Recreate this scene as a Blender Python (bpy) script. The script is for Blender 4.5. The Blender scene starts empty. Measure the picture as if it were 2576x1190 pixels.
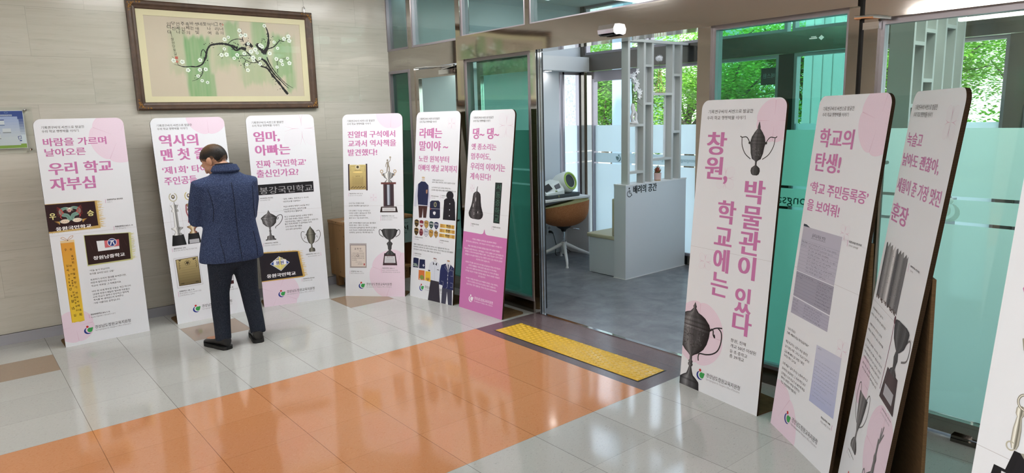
import bpy, bmesh, math, random
from mathutils import Vector, Matrix
from math import sin, cos, pi, radians as rad, sqrt
S = bpy.context.scene
COL = S.collection
RND = random.Random(7)

# ------------------------------------------------------------------ camera, world, light, exposure
cam = bpy.data.cameras.new('camera')
cam.sensor_fit = 'HORIZONTAL'; cam.sensor_width = 36.0
cam.lens = 36.0 * 1729.17 / 2576.0
cam.clip_start = 0.05; cam.clip_end = 300
camo = bpy.data.objects.new('camera', cam); COL.objects.link(camo)
CAM = Vector((-0.0073, -4.3451, 1.6941))
def _rot(rx, ry, rz):
    return Matrix.Rotation(rz, 3, 'Z') @ Matrix.Rotation(rx, 3, 'X') @ Matrix.Rotation(ry, 3, 'Y')
camo.matrix_world = Matrix.Translation(CAM) @ _rot(rad(79.91782), rad(8.50288), rad(-47.98483)).to_4x4()
S.camera = camo
S.view_settings.view_transform = 'Standard'; S.view_settings.look = 'None'
S.view_settings.gamma = 1.0; S.view_settings.use_curve_mapping = False
S.view_settings.exposure = 0.08
S.cycles.max_bounces = 8; S.cycles.diffuse_bounces = 4; S.cycles.glossy_bounces = 5
S.cycles.transmission_bounces = 6; S.cycles.transparent_max_bounces = 20
S.cycles.sample_clamp_indirect = 6.0; S.cycles.caustics_reflective = False; S.cycles.caustics_refractive = False
w = bpy.data.worlds.new('sky'); S.world = w; w.use_nodes = True
_bg = w.node_tree.nodes['Background']
SKY_STRENGTH = 4.2
_tc = w.node_tree.nodes.new('ShaderNodeTexCoord'); _sx = w.node_tree.nodes.new('ShaderNodeSeparateXYZ')
_rp = w.node_tree.nodes.new('ShaderNodeValToRGB')
w.node_tree.links.new(_tc.outputs['Generated'], _sx.inputs[0]); w.node_tree.links.new(_sx.outputs['Z'], _rp.inputs[0])
_rp.color_ramp.elements[0].position = 0.0; _rp.color_ramp.elements[0].color = (0.55, 0.62, 0.66, 1)
_rp.color_ramp.elements[1].position = 0.55; _rp.color_ramp.elements[1].color = (0.62, 0.78, 1.0, 1)
_e = _rp.color_ramp.elements.new(0.06); _e.color = (0.92, 0.96, 1.0, 1)
w.node_tree.links.new(_rp.outputs[0], _bg.inputs['Color']); _bg.inputs['Strength'].default_value = SKY_STRENGTH
sun = bpy.data.lights.new('sun', 'SUN'); sun.energy = 7.0; sun.angle = rad(3); sun.color = (1, .96, .88)
suno = bpy.data.objects.new('sun', sun); COL.objects.link(suno)
suno.rotation_euler = Vector((0.62, 0.25, -0.74)).to_track_quat('-Z', 'Y').to_euler()   # high, from behind the hall: lights the trees, stays out of the rooms
LAMP_E = 17.0      # ceiling panel emission
TUBE_E = 42.0
DOWN_E = 30.0
VEST_E = 5.5; VEST_E2 = 14.0   # fill panels added to brighten the vestibule

# ------------------------------------------------------------------ helpers
def lin(c):
    c = c / 255.0
    return c / 12.92 if c <= 0.04045 else ((c + 0.055) / 1.055) ** 2.4
def rgb(r, g, b): return (lin(r), lin(g), lin(b), 1.0)
def mix(a, b, t): return tuple(a[i] * (1 - t) + b[i] * t for i in range(3)) + (1.0,)

def mat(name, col=(0.8, 0.8, 0.8, 1), rough=0.5, metal=0.0, spec=0.5, emit=None, estr=0.0, trans=0.0, ior=1.45, coat=0.0):
    m = bpy.data.materials.new(name); m.use_nodes = True
    b = m.node_tree.nodes['Principled BSDF']
    b.inputs['Base Color'].default_value = col; b.inputs['Roughness'].default_value = rough
    b.inputs['Metallic'].default_value = metal; b.inputs['Specular IOR Level'].default_value = spec
    b.inputs['IOR'].default_value = ior; b.inputs['Transmission Weight'].default_value = trans
    b.inputs['Coat Weight'].default_value = coat
    if emit: b.inputs['Emission Color'].default_value = emit; b.inputs['Emission Strength'].default_value = estr
    return m
class NT:
    """small node helper on a material"""
    def __init__(s, m): s.m = m; s.t = m.node_tree; s.b = s.t.nodes['Principled BSDF']; s.out = s.t.nodes['Material Output']
    def n(s, typ, **kw):
        nd = s.t.nodes.new('ShaderNode' + typ)
        for k, v in kw.items(): setattr(nd, k, v)
        return nd
    def l(s, a, b): s.t.links.new(a, b)
    def coord(s, scale=(1, 1, 1), loc=(0, 0, 0), kind='Object'):
        tc = s.n('TexCoord'); mp = s.n('Mapping'); mp.inputs['Scale'].default_value = scale; mp.inputs['Location'].default_value = loc
        s.l(tc.outputs[kind], mp.inputs[0]); return mp.outputs[0]
    def noise(s, vec, scale, detail=2, rough=0.5, dist=0):
        nd = s.n('TexNoise'); nd.inputs['Scale'].default_value = scale; nd.inputs['Detail'].default_value = detail
        nd.inputs['Roughness'].default_value = rough; nd.inputs['Distortion'].default_value = dist
        if vec is not None: s.l(vec, nd.inputs['Vector'])
        return nd.outputs['Fac']
    def ramp(s, fac, stops, interp='LINEAR'):
        r = s.n('ValToRGB'); r.color_ramp.interpolation = interp
        while len(r.color_ramp.elements) < len(stops): r.color_ramp.elements.new(0.5)
        for e, (p, c) in zip(r.color_ramp.elements, stops): e.position = p; e.color = c
        s.l(fac, r.inputs[0]); return r.outputs[0]
    def mix(s, fac, a, b, blend='MIX'):
        m = s.n('MixRGB', blend_type=blend)
        for i, v in ((0, fac), (1, a), (2, b)):
            if hasattr(v, 'is_output'): s.l(v, m.inputs[i])
            else: m.inputs[i].default_value = v
        return m.outputs[0]
    def math(s, op, a, b=0.0, c=0.0):
        m = s.n('Math', operation=op)
        for i, v in ((0, a), (1, b), (2, c)):
            if hasattr(v, 'is_output'): s.l(v, m.inputs[i])
            else: m.inputs[i].default_value = v
        return m.outputs[0]
    def base(s, c): s.l(c, s.b.inputs['Base Color'])
    def bump(s, h, strength=0.2, dist=0.01):
        bp = s.n('Bump'); bp.inputs['Strength'].default_value = strength; bp.inputs['Distance'].default_value = dist
        s.l(h, bp.inputs['Height']); s.l(bp.outputs[0], s.b.inputs['Normal']); return bp

class MB:
    """collects shapes, links them as ONE mesh object"""
    def __init__(s): s.v = []; s.f = []; s.mi = []; s.c = []; s.k = 0
    def add(s, vs, fs, mi=None, col=None):
        o = len(s.v); s.v += [tuple(p) for p in vs]
        for f in fs: s.f.append(tuple(i + o for i in f)); s.mi.append(s.k if mi is None else mi); s.c.append(col)
        return s
    def box(s, x0, x1, y0, y1, z0, z1, mi=None):
        return s.add([(x0,y0,z0),(x1,y0,z0),(x1,y1,z0),(x0,y1,z0),(x0,y0,z1),(x1,y0,z1),(x1,y1,z1),(x0,y1,z1)],
                     [(0,3,2,1),(4,5,6,7),(0,1,5,4),(1,2,6,5),(2,3,7,6),(3,0,4,7)], mi)
    def bbox(s, x0, x1, y0, y1, z0, z1, r=0.01, mi=None):
        """box with bevelled edges"""
        bm = bmesh.new(); bmesh.ops.create_cube(bm, size=1)
        for v in bm.verts: v.co = Vector(((x0+x1)/2+v.co.x*(x1-x0), (y0+y1)/2+v.co.y*(y1-y0), (z0+z1)/2+v.co.z*(z1-z0)))
        bmesh.ops.bevel(bm, geom=bm.edges[:], offset=r, segments=3, profile=0.5, affect='EDGES')
        bm.verts.index_update()
        s.add([v.co[:] for v in bm.verts], [tuple(v.index for v in f.verts) for f in bm.faces], mi); bm.free(); return s
    def obox(s, c, ax, ay, az, mi=None):
        c, ax, ay, az = Vector(c), Vector(ax), Vector(ay), Vector(az)
        P = [c + ax*i + ay*j + az*k for k in (-1,1) for j in (-1,1) for i in (-1,1)]
        return s.add(P, [(0,2,3,1),(4,5,7,6),(0,1,5,4),(1,3,7,5),(3,2,6,7),(2,0,4,6)], mi)
    def tube(s, pts, r, n=8, cap=True, mi=None, flat=None):
        pts = [Vector(p) for p in pts]; rs = r if isinstance(r, (list, tuple)) else [r]*len(pts)
        rings = []; prev = None
        for i, p in enumerate(pts):
            t = (pts[min(i+1, len(pts)-1)] - pts[max(i-1, 0)]).normalized()
            if prev is None:
                a = Vector((0,0,1)) if abs(t.z) < 0.9 else Vector((1,0,0)); u = t.cross(a).normalized()
            else: u = (prev - t*prev.dot(t)).normalized()
            prev = u; v = t.cross(u)
            rings.append([p + (u*cos(2*pi*k/n) + v*sin(2*pi*k/n)*(flat or 1))*rs[i] for k in range(n)])
        vs = [q for rg in rings for q in rg]; fs = []
        for i in range(len(pts)-1):
            for k in range(n): fs.append((i*n+k, i*n+(k+1)%n, (i+1)*n+(k+1)%n, (i+1)*n+k))
        if cap: fs.append(tuple(range(n-1,-1,-1))); fs.append(tuple((len(pts)-1)*n+k for k in range(n)))
        return s.add(vs, fs, mi)
    def lathe(s, prof, c=(0,0,0), n=24, mi=None, sx=1, sy=1):
        vs = []; fs = []
        for r, z in prof:
            for k in range(n): vs.append((c[0]+r*sx*cos(2*pi*k/n), c[1]+r*sy*sin(2*pi*k/n), c[2]+z))
        for i in range(len(prof)-1):
            for k in range(n): fs.append((i*n+k, i*n+(k+1)%n, (i+1)*n+(k+1)%n, (i+1)*n+k))
        if prof[0][0] > 1e-5: fs.append(tuple(range(n-1,-1,-1)))
        if prof[-1][0] > 1e-5: fs.append(tuple((len(prof)-1)*n+k for k in range(n)))
        return s.add(vs, fs, mi)
    def loft(s, rings, cap=True, mi=None):
        n = len(rings[0]); vs = [q for r in rings for q in r]; fs = []
        for i in range(len(rings)-1):
            for k in range(n): fs.append((i*n+k, i*n+(k+1)%n, (i+1)*n+(k+1)%n, (i+1)*n+k))
        if cap: fs.append(tuple(range(n-1,-1,-1))); fs.append(tuple((len(rings)-1)*n+k for k in range(n)))
        return s.add(vs, fs, mi)
    def ball(s, c, r, n=12, m=8, mi=None, sc=(1,1,1)):
        prof = [(max(1e-6, r*sin(pi*i/m)), -r*cos(pi*i/m)) for i in range(m+1)]
        vs = []; fs = []
        for rr, z in prof:
            for k in range(n): vs.append((c[0]+rr*cos(2*pi*k/n)*sc[0], c[1]+rr*sin(2*pi*k/n)*sc[1], c[2]+z*sc[2]))
        for i in range(m):
            for k in range(n): fs.append((i*n+k, i*n+(k+1)%n, (i+1)*n+(k+1)%n, (i+1)*n+k))
        return s.add(vs, fs, mi)
    def prism(s, poly, f0, f1, mi=None):
        """poly: 2D points; f0/f1 map a 2D point to the near / far 3D point"""
        n = len(poly); vs = [f0(*p) for p in poly] + [f1(*p) for p in poly]
        fs = [tuple(range(n)), tuple(range(2*n-1, n-1, -1))] + [(k, k+n, (k+1)%n+n, (k+1)%n) for k in range(n)]
        return s.add(vs, fs, mi)
    def build(s, name, mats, parent=None, smooth=False, fix=True):
        me = bpy.data.meshes.new(name); me.from_pydata(s.v, [], s.f)
        mats = mats if isinstance(mats, (list, tuple)) else [mats]
        for m in mats: me.materials.append(m)
        if len(mats) > 1: me.polygons.foreach_set('material_index', s.mi)
        if any(c is not None for c in s.c):
            at = me.color_attributes.new('Col', 'FLOAT_COLOR', 'CORNER'); buf = []
            for p, c in zip(me.polygons, s.c):
                if isinstance(c, list):
                    for q in c: buf += list(q)
                else: buf += list(c or (1,1,1,1)) * p.loop_total
            at.data.foreach_set('color', buf)
        me.update()
        if fix and not any(c is not None for c in s.c):
            bm = bmesh.new(); bm.from_mesh(me); bmesh.ops.recalc_face_normals(bm, faces=bm.faces[:]); bm.to_mesh(me); bm.free()
        if smooth:
            me.polygons.foreach_set('use_smooth', [True]*len(me.polygons))
            try: me.set_sharp_from_angle(angle=rad(40))
            except Exception: pass
        o = bpy.data.objects.new(name, me); COL.objects.link(o)
        if parent is not None: o.parent = parent
        return o
def tag(o, label=None, cat=None, group=None, kind=None):
    if label: o['label'] = label
    if cat: o['category'] = cat
    if group: o['group'] = group
    if kind: o['kind'] = kind
    return o
def thing(name, label, cat, loc=(0,0,0), rz=0.0, group=None):
    o = bpy.data.objects.new(name, None); o.empty_display_size = 0.1; COL.objects.link(o)
    o.location = loc; o.rotation_euler = (0, 0, rz)
    return tag(o, label, cat, group)
def struct(o): o['kind'] = 'structure'; return o
def sroot(name):
    o = bpy.data.objects.new(name, None); o.empty_display_size = 0.1; COL.objects.link(o); o['kind'] = 'structure'; return o

# text outlines -> flat polygons
_tc_cache = {}
_ts = bpy.data.scenes.new('lettering_outlines')      # empty side scene, so that outlining a word does not re-evaluate the hall
def text_polys(s, res=2, off=0.0):
    key = (s, res, off)
    if key in _tc_cache: return _tc_cache[key]
    cu = bpy.data.curves.new('t', 'FONT'); cu.body = s; cu.size = 1; cu.resolution_u = res; cu.offset = off
    o = bpy.data.objects.new('t', cu); _ts.collection.objects.link(o)
    with bpy.context.temp_override(scene=_ts, view_layer=_ts.view_layers[0]): dg = bpy.context.evaluated_depsgraph_get(); dg.update()
    me = bpy.data.meshes.new_from_object(o.evaluated_get(dg))
    vs = [(v.co.x, v.co.y) for v in me.vertices]; fs = [tuple(p.vertices) for p in me.polygons]
    bpy.data.objects.remove(o); bpy.data.curves.remove(cu); bpy.data.meshes.remove(me)
    xs = [p[0] for p in vs] or [0, 1]; ys = [p[1] for p in vs] or [0, 1]
    _tc_cache[key] = (vs, fs, min(xs), max(xs), min(ys), max(ys)); return _tc_cache[key]
def text_prefetch(items):
    """outline many words in one go: one line each, told apart by their height"""
    by = {}
    for t, res, off in items:
        if (t, res, off) not in _tc_cache: by.setdefault((res, off), []).append(t)
    for (res, off), ts in by.items():
        ts = list(dict.fromkeys(ts)); STEP = 4.0
        cu = bpy.data.curves.new('t', 'FONT'); cu.body = '\n'.join(ts); cu.size = 1; cu.resolution_u = res; cu.offset = off; cu.space_line = STEP
        o = bpy.data.objects.new('t', cu); _ts.collection.objects.link(o)
        with bpy.context.temp_override(scene=_ts, view_layer=_ts.view_layers[0]): dg = bpy.context.evaluated_depsgraph_get(); dg.update()
        me = bpy.data.meshes.new_from_object(o.evaluated_get(dg)); n = len(ts)
        rows = [([], [], {}) for _ in ts]
        for p in me.polygons:
            k = min(n-1, max(0, int(round(-(me.vertices[p.vertices[0]].co.y-.4)/STEP)))); V, F, idx = rows[k]
            f = []
            for i in p.vertices:
                if i not in idx: idx[i] = len(V); c = me.vertices[i].co; V.append((c.x, c.y+k*STEP))
                f.append(idx[i])
            F.append(tuple(f))
        for t, (V, F, _) in zip(ts, rows):
            xs = [p[0] for p in V] or [0, 1]; ys = [p[1] for p in V] or [0, 1]
            _tc_cache[(t, res, off)] = (V, F, min(xs), max(xs), min(ys), max(ys))
        bpy.data.objects.remove(o); bpy.data.curves.remove(cu); bpy.data.meshes.remove(me)
def text_fit(s, u0, u1, vm, h, bold=0.0, res=2):
    """list of (verts2d, faces) filling the given box"""
    vs, fs, x0, x1, y0, y1 = text_polys(s, res, 0.010 if bold >= .02 else 0.0); out = []
    ks = [0.0] if bold <= 0 else ([-1, 1] if bold < .03 else [-1, 0, 1])
    pad = bold; sx = (u1-u0)/max(1e-6, (x1-x0) + 2*pad); sy = h/max(1e-6, y1-y0)
    for k in ks:
        out.append(([(u0 + (x-x0+pad+k*bold)*sx, vm - h/2 + (y-y0)*sy) for x, y in vs], fs))
    return out

# ------------------------------------------------------------------ materials
def m_stone():
    m = mat('travertine_wall', rough=0.19, spec=0.38); N = NT(m)
    co = N.coord((1,1,1)); sx = N.n('SeparateXYZ'); N.l(co, sx.inputs[0])
    ax = N.math('ADD', sx.outputs['X'], sx.outputs['Y'])
    row = N.math('FLOOR', N.math('DIVIDE', sx.outputs['Z'], 0.375))
    odd = N.math('MULTIPLY', N.math('FLOORED_MODULO', row, 2.0), 0.4)
    sh = N.math('SUBTRACT', N.math('SUBTRACT', ax, 2.3+0.637), odd)
    col = N.math('FLOOR', N.math('DIVIDE', sh, 0.8))
    fx = N.math('ABSOLUTE', N.math('SUBTRACT', N.math('FRACT', N.math('DIVIDE', sh, 0.8)), 0.5))
    fz = N.math('ABSOLUTE', N.math('SUBTRACT', N.math('FRACT', N.math('DIVIDE', sx.outputs['Z'], 0.375)), 0.5))
    g = N.math('MAXIMUM', N.math('GREATER_THAN', fx, 0.4986), N.math('GREATER_THAN', fz, 0.4968))
    off = N.n('CombineXYZ'); N.l(N.math('MULTIPLY', row, 3.7), off.inputs[0]); N.l(N.math('MULTIPLY', col, 5.3), off.inputs[2])
    va = N.n('VectorMath', operation='ADD'); N.l(co, va.inputs[0]); N.l(off.outputs[0], va.inputs[1])
    mp = N.n('Mapping'); mp.inputs['Scale'].default_value = (0.9, 0.9, 16); N.l(va.outputs[0], mp.inputs[0])
    n1 = N.noise(mp.outputs[0], 1.6, 5, 0.62, 0.6)
    mp2 = N.n('Mapping'); mp2.inputs['Scale'].default_value = (2.2, 2.2, 42); N.l(va.outputs[0], mp2.inputs[0])
    n2 = N.noise(mp2.outputs[0], 2.0, 4, 0.7, 0.8)
    c1 = N.ramp(n1, [(0.25, rgb(186,182,171)), (0.5, rgb(194,190,180)), (0.75, rgb(200,196,187))])
    f2 = N.ramp(n2, [(0.0, (1,1,1,1)), (0.30, (1,1,1,1)), (0.42, (0,0,0,1)), (1, (0,0,0,1))])
    c2 = N.mix(N.math('MULTIPLY', f2, 0.30), c1, rgb(128,122,110))
    wn = N.n('TexWhiteNoise', noise_dimensions='2D'); cb = N.n('CombineXYZ'); N.l(row, cb.inputs[0]); N.l(col, cb.inputs[1]); N.l(cb.outputs[0], wn.inputs['Vector'])
    c3 = N.mix(N.math('MULTIPLY', wn.outputs['Value'], 0.16), c2, rgb(150,146,136))
    N.base(N.mix(N.math('MULTIPLY', g, 0.38), c3, rgb(100,96,88)))
    return m
def floor_mat(name, cols, fleck, flw, rough=0.09, extra=None, gl=0.75):
    m = mat(name, rough=rough, spec=0.5); N = NT(m)
    co = N.coord(); sx = N.n('SeparateXYZ'); N.l(co, sx.inputs[0])
    TX, TY = 0.45, 0.4358
    fx = N.math('ABSOLUTE', N.math('SUBTRACT', N.math('FRACT', N.math('DIVIDE', sx.outputs['X'], TX)), 0.5))
    fy = N.math('ABSOLUTE', N.math('SUBTRACT', N.math('FRACT', N.math('DIVIDE', sx.outputs['Y'], TY)), 0.5))
    gx = N.math('GREATER_THAN', fx, 0.5-0.0016/TX)
    gy = N.math('GREATER_THAN', fy, 0.5-0.0011/TY)
    g = N.math('MAXIMUM', gx, N.math('MULTIPLY', gy, 0.62))
    wn = N.n('TexWhiteNoise', noise_dimensions='2D'); cb = N.n('CombineXYZ')
    N.l(N.math('FLOOR', N.math('DIVIDE', sx.outputs['X'], TX)), cb.inputs[0]); N.l(N.math('FLOOR', N.math('DIVIDE', sx.outputs['Y'], TY)), cb.inputs[1]); N.l(cb.outputs[0], wn.inputs['Vector'])
    big = N.noise(co, 3.0, 3)
    t = N.math('ADD', N.math('MULTIPLY', wn.outputs['Value'], 0.55), N.math('MULTIPLY', big, 0.45))
    c = N.mix(t, cols[0], cols[1])
    mp = N.n('Mapping'); mp.inputs['Scale'].default_value = (70, 190, 1); mp.inputs['Rotation'].default_value = (0,0,0.25); N.l(co, mp.inputs[0])
    n1 = N.noise(mp.outputs[0], 1.0, 2, 0.6, 1.0)
    f1 = N.ramp(n1, [(0, (1,1,1,1)), (flw, (1,1,1,1)), (flw+0.045, (0,0,0,1)), (1, (0,0,0,1))])
    c = N.mix(N.math('MULTIPLY', f1, 0.55), c, fleck[0])
    mp2 = N.n('Mapping'); mp2.inputs['Scale'].default_value = (80, 210, 1); mp2.inputs['Location'].default_value = (7,3,0); mp2.inputs['Rotation'].default_value = (0,0,-0.3); N.l(co, mp2.inputs[0])
    n2 = N.noise(mp2.outputs[0], 1.0, 2, 0.6, 1.2)
    f2 = N.ramp(n2, [(0, (0,0,0,1)), (0.64, (0,0,0,1)), (0.69, (1,1,1,1)), (1, (1,1,1,1))])
    c = N.mix(N.math('MULTIPLY', f2, 0.45), c, fleck[1])
    N.base(N.mix(N.math('MULTIPLY', g, gl), c, fleck[2]))
    wv = N.noise(co, 2.4, 2, 0.4)
    N.bump(wv, 0.05, 0.02)
    return m
M = {}
M['stone'] = m_stone()
M['f_white'] = floor_mat('white_fleck_tile', (rgb(174,175,172), rgb(186,187,184)), (rgb(138,138,132), rgb(206,206,202), rgb(96,94,88)), 0.33)
M['f_orange'] = floor_mat('orange_fleck_tile', (rgb(190,130,88), rgb(200,141,100)), (rgb(176,106,62), rgb(222,170,128), rgb(108,66,36)), 0.36)
M['f_brown'] = floor_mat('taupe_fleck_tile', (rgb(146,126,108), rgb(152,132,112)), (rgb(128,108,92), rgb(165,146,128), rgb(96,84,74)), 0.33)
M['f_purple'] = floor_mat('dark_maroon_tile', (rgb(92,76,78), rgb(102,86,88)), (rgb(74,60,64), rgb(120,106,106), rgb(56,46,50)), 0.36, rough=0.2)
def m_vest():
    m = mat('grey_vinyl_floor', rough=0.27); N = NT(m); co = N.coord()
    n = N.noise(co, 5, 6, 0.65, 0.4); n2 = N.noise(co, 60, 3)
    c = N.ramp(n, [(0.3, rgb(96,98,104)), (0.7, rgb(124,127,133))]); N.base(N.mix(N.math('MULTIPLY', n2, 0.25), c, rgb(86,88,94))); return m
M['f_vest'] = m_vest()
def m_steel(name, col, rough, wav=0.06):
    m = mat(name, col, rough, 1.0); N = NT(m); co = N.coord()
    n = N.noise(co, 1.7, 1, 0.4); N.bump(n, wav, 0.05)
    s = N.noise(N.coord((1,1,120)), 3, 2); rr = N.ramp(s, [(0.3, (rough*.8,)*3+(1,)), (0.7, (rough*1.4,)*3+(1,))]); N.l(rr, N.b.inputs['Roughness']); return m
M['steel'] = m_steel('polished_steel', rgb(182,176,170), 0.06, 0.07)
M['chrome'] = m_steel('bright_chrome', rgb(222,222,224), 0.06, 0.02)
M['dsteel'] = m_steel('dark_steel', rgb(120,114,108), 0.16, 0.05)
M['alu'] = mat('grey_aluminium', rgb(150,144,150), 0.35, 0.7)
M['rubber'] = mat('black_rubber', rgb(18,18,20), 0.5)
M['white'] = mat('white_paint', rgb(212,212,214), 0.5)
M['vwall'] = mat('pale_grey_panel', rgb(196,200,206), 0.45)
M['ceil'] = mat('ceiling_white', rgb(225,224,220), 0.8)
M['base'] = mat('grey_baseboard', rgb(158,158,166), 0.3)
M['lattice'] = mat('grey_lattice_paint', rgb(178,180,178), 0.45)
def emis(name, col, s):
    return mat(name, (0.9,0.9,0.9,1), 0.5, emit=col, estr=s)
M['lamp'] = emis('lamp_diffuser', (.985, .99, .975, 1), LAMP_E)
M['tube'] = emis('tube_diffuser', (1, .98, .95, 1), TUBE_E)
M['vfill'] = emis('vestibule_fill_diffuser', (.93, .97, 1, 1), VEST_E)
M['vfill2'] = emis('vestibule_fill_diffuser_bright', (1, .99, .93, 1), VEST_E2)  # stronger fill, added to lift the right-hand shelf screen
M['down'] = emis('downlight_diffuser', (1, .97, .92, 1), DOWN_E)
def m_glass(name, tint, refl=1.0):
    """tint = colour of the whole pane; each of its two faces takes the square root"""
    m = bpy.data.materials.new(name); m.use_nodes = True; N = NT(m); N.t.nodes.remove(N.b)
    tr = N.n('BsdfTransparent'); tr.inputs[0].default_value = tuple(sqrt(c) for c in tint[:3])+(1,)
    gl = N.n('BsdfGlossy'); gl.inputs['Roughness'].default_value = 0.0; gl.inputs[0].default_value = (.95,.97,.96,1)
    g = N.n('NewGeometry'); d = N.n('VectorMath', operation='DOT_PRODUCT'); N.l(g.outputs['Normal'], d.inputs[0]); N.l(g.outputs['Incoming'], d.inputs[1])
    c = N.math('SUBTRACT', 1.0, N.math('ABSOLUTE', d.outputs['Value']))
    f = N.math('ADD', N.math('MULTIPLY', N.math('POWER', c, 5.0), 0.9), 0.04)
    mx = N.n('MixShader'); N.l(N.math('MINIMUM', N.math('MULTIPLY', f, refl), 1.0), mx.inputs[0])
    N.l(tr.outputs[0], mx.inputs[1]); N.l(gl.outputs[0], mx.inputs[2]); N.l(mx.outputs[0], N.out.inputs[0]); return m
def m_frost(name, col, clear=0.12, diff=0.25, dcol=None):
    m = bpy.data.materials.new(name); m.use_nodes = True; N = NT(m); N.t.nodes.remove(N.b)
    tl = N.n('BsdfTranslucent'); tl.inputs[0].default_value = col
    tr = N.n('BsdfTransparent'); tr.inputs[0].default_value = col
    df = N.n('BsdfDiffuse'); df.inputs[0].default_value = dcol or col
    m1 = N.n('MixShader'); m1.inputs[0].default_value = clear; N.l(tl.outputs[0], m1.inputs[1]); N.l(tr.outputs[0], m1.inputs[2])
    m2 = N.n('MixShader'); m2.inputs[0].default_value = diff; N.l(m1.outputs[0], m2.inputs[1]); N.l(df.outputs[0], m2.inputs[2])
    N.l(m2.outputs[0], N.out.inputs[0]); return m
M['g_clear'] = m_glass('clear_glass', (.95,.98,.97,1), 0.6)
M['g_pic'] = m_glass('picture_glass', (.97,.98,.97,1), 0.22)
M['g_door'] = m_glass('green_tinted_glass', (.74,.92,.84,1))
M['g_double'] = m_glass('deep_green_glass', (.22,.60,.47,1), 1.2)
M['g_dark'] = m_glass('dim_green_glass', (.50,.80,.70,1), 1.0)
M['g_top'] = m_glass('transom_glass', (.34,.50,.47,1), 2.0)
M['frost'] = m_frost('frosted_film', (.56,.635,.665,1), 0.07, 0.30)
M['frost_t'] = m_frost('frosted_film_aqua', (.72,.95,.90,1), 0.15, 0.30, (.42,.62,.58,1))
M['frost_underlit'] = m_frost('frosted_film_underlit', (.30,.50,.45,1), 0.30, 0.35, (.06,.14,.12,1))  # film copy with its weak backlight put into a darker colour
M['frost_band'] = m_frost('frosted_film_band', (.40,.48,.51,1), 0.10, 0.35)
M['card'] = None
def m_card():
    m = mat('brown_cardboard', rgb(96,74,50), 0.8, spec=0.2); N = NT(m); n = N.noise(N.coord((4,4,40)), 6, 4)
    N.base(N.ramp(n, [(0.3, rgb(86,66,44)), (0.7, rgb(106,82,56))])); return m
M['card'] = m_card()
def m_cell():
    m = mat('honeycomb_board_edge', rgb(50,38,28), 0.9, spec=0.1); N = NT(m); co = N.coord((1,1,1))
    wv = N.n('TexWave', wave_type='BANDS', bands_direction='Z'); wv.inputs['Scale'].default_value = 85; wv.inputs['Distortion'].default_value = 3.0; N.l(co, wv.inputs['Vector'])
    N.base(N.ramp(wv.outputs['Fac'], [(0.35, rgb(22,17,13)), (0.75, rgb(72,54,38))])); return m
M['cell'] = m_cell()
M['paper'] = mat('white_board_face', rgb(220,222,228), 0.42, spec=0.35)
def m_print():
    m = mat('ink_print', rough=0.45, spec=0.3); N = NT(m); a = N.n('VertexColor', layer_name='Col'); N.base(a.outputs['Color']); return m
M['print'] = m_print()
M['pink'] = mat('pink_ink', rgb(188,116,164), 0.45, spec=0.3)
M['black'] = mat('black_ink', rgb(38,34,38), 0.5, spec=0.3)
M['grey'] = mat('grey_ink', rgb(120,116,122), 0.5, spec=0.3)
M['wink'] = mat('white_ink', rgb(238,232,238), 0.5, spec=0.3)
def m_wood(name, a, b, sc=(1.2, 14, 1.2)):
    m = mat(name, rough=0.4); N = NT(m); co = N.coord(sc); n = N.noise(co, 2.2, 5, 0.6, 0.7); k = N.noise(N.coord((3,3,3)), 7, 1)
    c = N.ramp(n, [(0.3, a), (0.7, b)]); N.base(N.mix(N.ramp(k, [(0, (0,0,0,1)), (0.72, (0,0,0,1)), (0.76, (1,1,1,1)), (1, (1,1,1,1))]), c, mix(a, (0.02,0.01,0.005,1), .6))); return m
M['pine'] = m_wood('pine_wood', rgb(150,112,72), rgb(178,138,94), (8, 8, 0.8))

# ------------------------------------------------------------------ the room shell
# floor of the hall: one slab, coloured tile zones
TX, TY = 0.45, 0.4358
def zone(x0, x1, y0, y1, mb, k):
    mb.add([(x0,y0,0),(x1,y0,0),(x1,y1,0),(x0,y1,0)], [(0,1,2,3)], k)
fl = MB()
X0, X1, Y0, Y1 = -6.0, 3.82, -7.6, 2.3
ys = [Y0, -4*TY, 0.0, 3*TY, 4*TY, Y1]
zone(X0, X1, ys[0], ys[1], fl, 0)
zone(X0, 3.15, ys[1], ys[2], fl, 1); zone(3.15, X1, ys[1], ys[2], fl, 2)
zone(X0, X1, ys[2], ys[3], fl, 0); zone(X0, X1, ys[4], ys[5], fl, 0)
x = -4.05 - 2*TX
xs = [X0]
i = -12
while i*TX < X0: i += 3
while i*TX < X1:
    if i*TX >= X0:
        xs.append(i*TX); xs.append(min((i+1)*TX, X1))
    i += 3
xs.append(X1)
for a in range(len(xs)-1):
    if xs[a+1]-xs[a] > 1e-4: zone(xs[a], xs[a+1], ys[3], ys[4], fl, 3 if a % 2 == 1 else 0)
fl.add([(X0,Y0,-.1),(X1,Y0,-.1),(X1,Y1,-.1),(X0,Y1,-.1)], [(3,2,1,0)], 0)
struct(fl.build('floor', [M['f_white'], M['f_orange'], M['f_purple'], M['f_brown']], fix=False))
struct(MB().box(3.82, 6.45, -5.6, 2.0, -.1, 0.0).build('floor_vestibule', M['f_vest']))
struct(MB().box(3.80, 3.835, -1.64, -0.05, 0.0, 0.006).build('trim_1', M['chrome']))            # threshold strip
struct(MB().box(X0, 4.4, 2.3, 2.5, -.1, 3.1).build('wall_left', M['stone']))
bb = MB().box(X0, 3.78, 2.285, 2.3, 0, 0.085).box(X0, 3.78, 2.279, 2.3, 0.07, 0.085)
struct(bb.build('baseboard_left', M['base']))
struct(MB().box(X0-.2, X0, Y0, 2.5, -.1, 3.1).build('wall_back', M['stone']))
struct(MB().box(X0, X1, Y0-.2, Y0, -.1, 3.1).build('wall_right', M['stone']))
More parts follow.
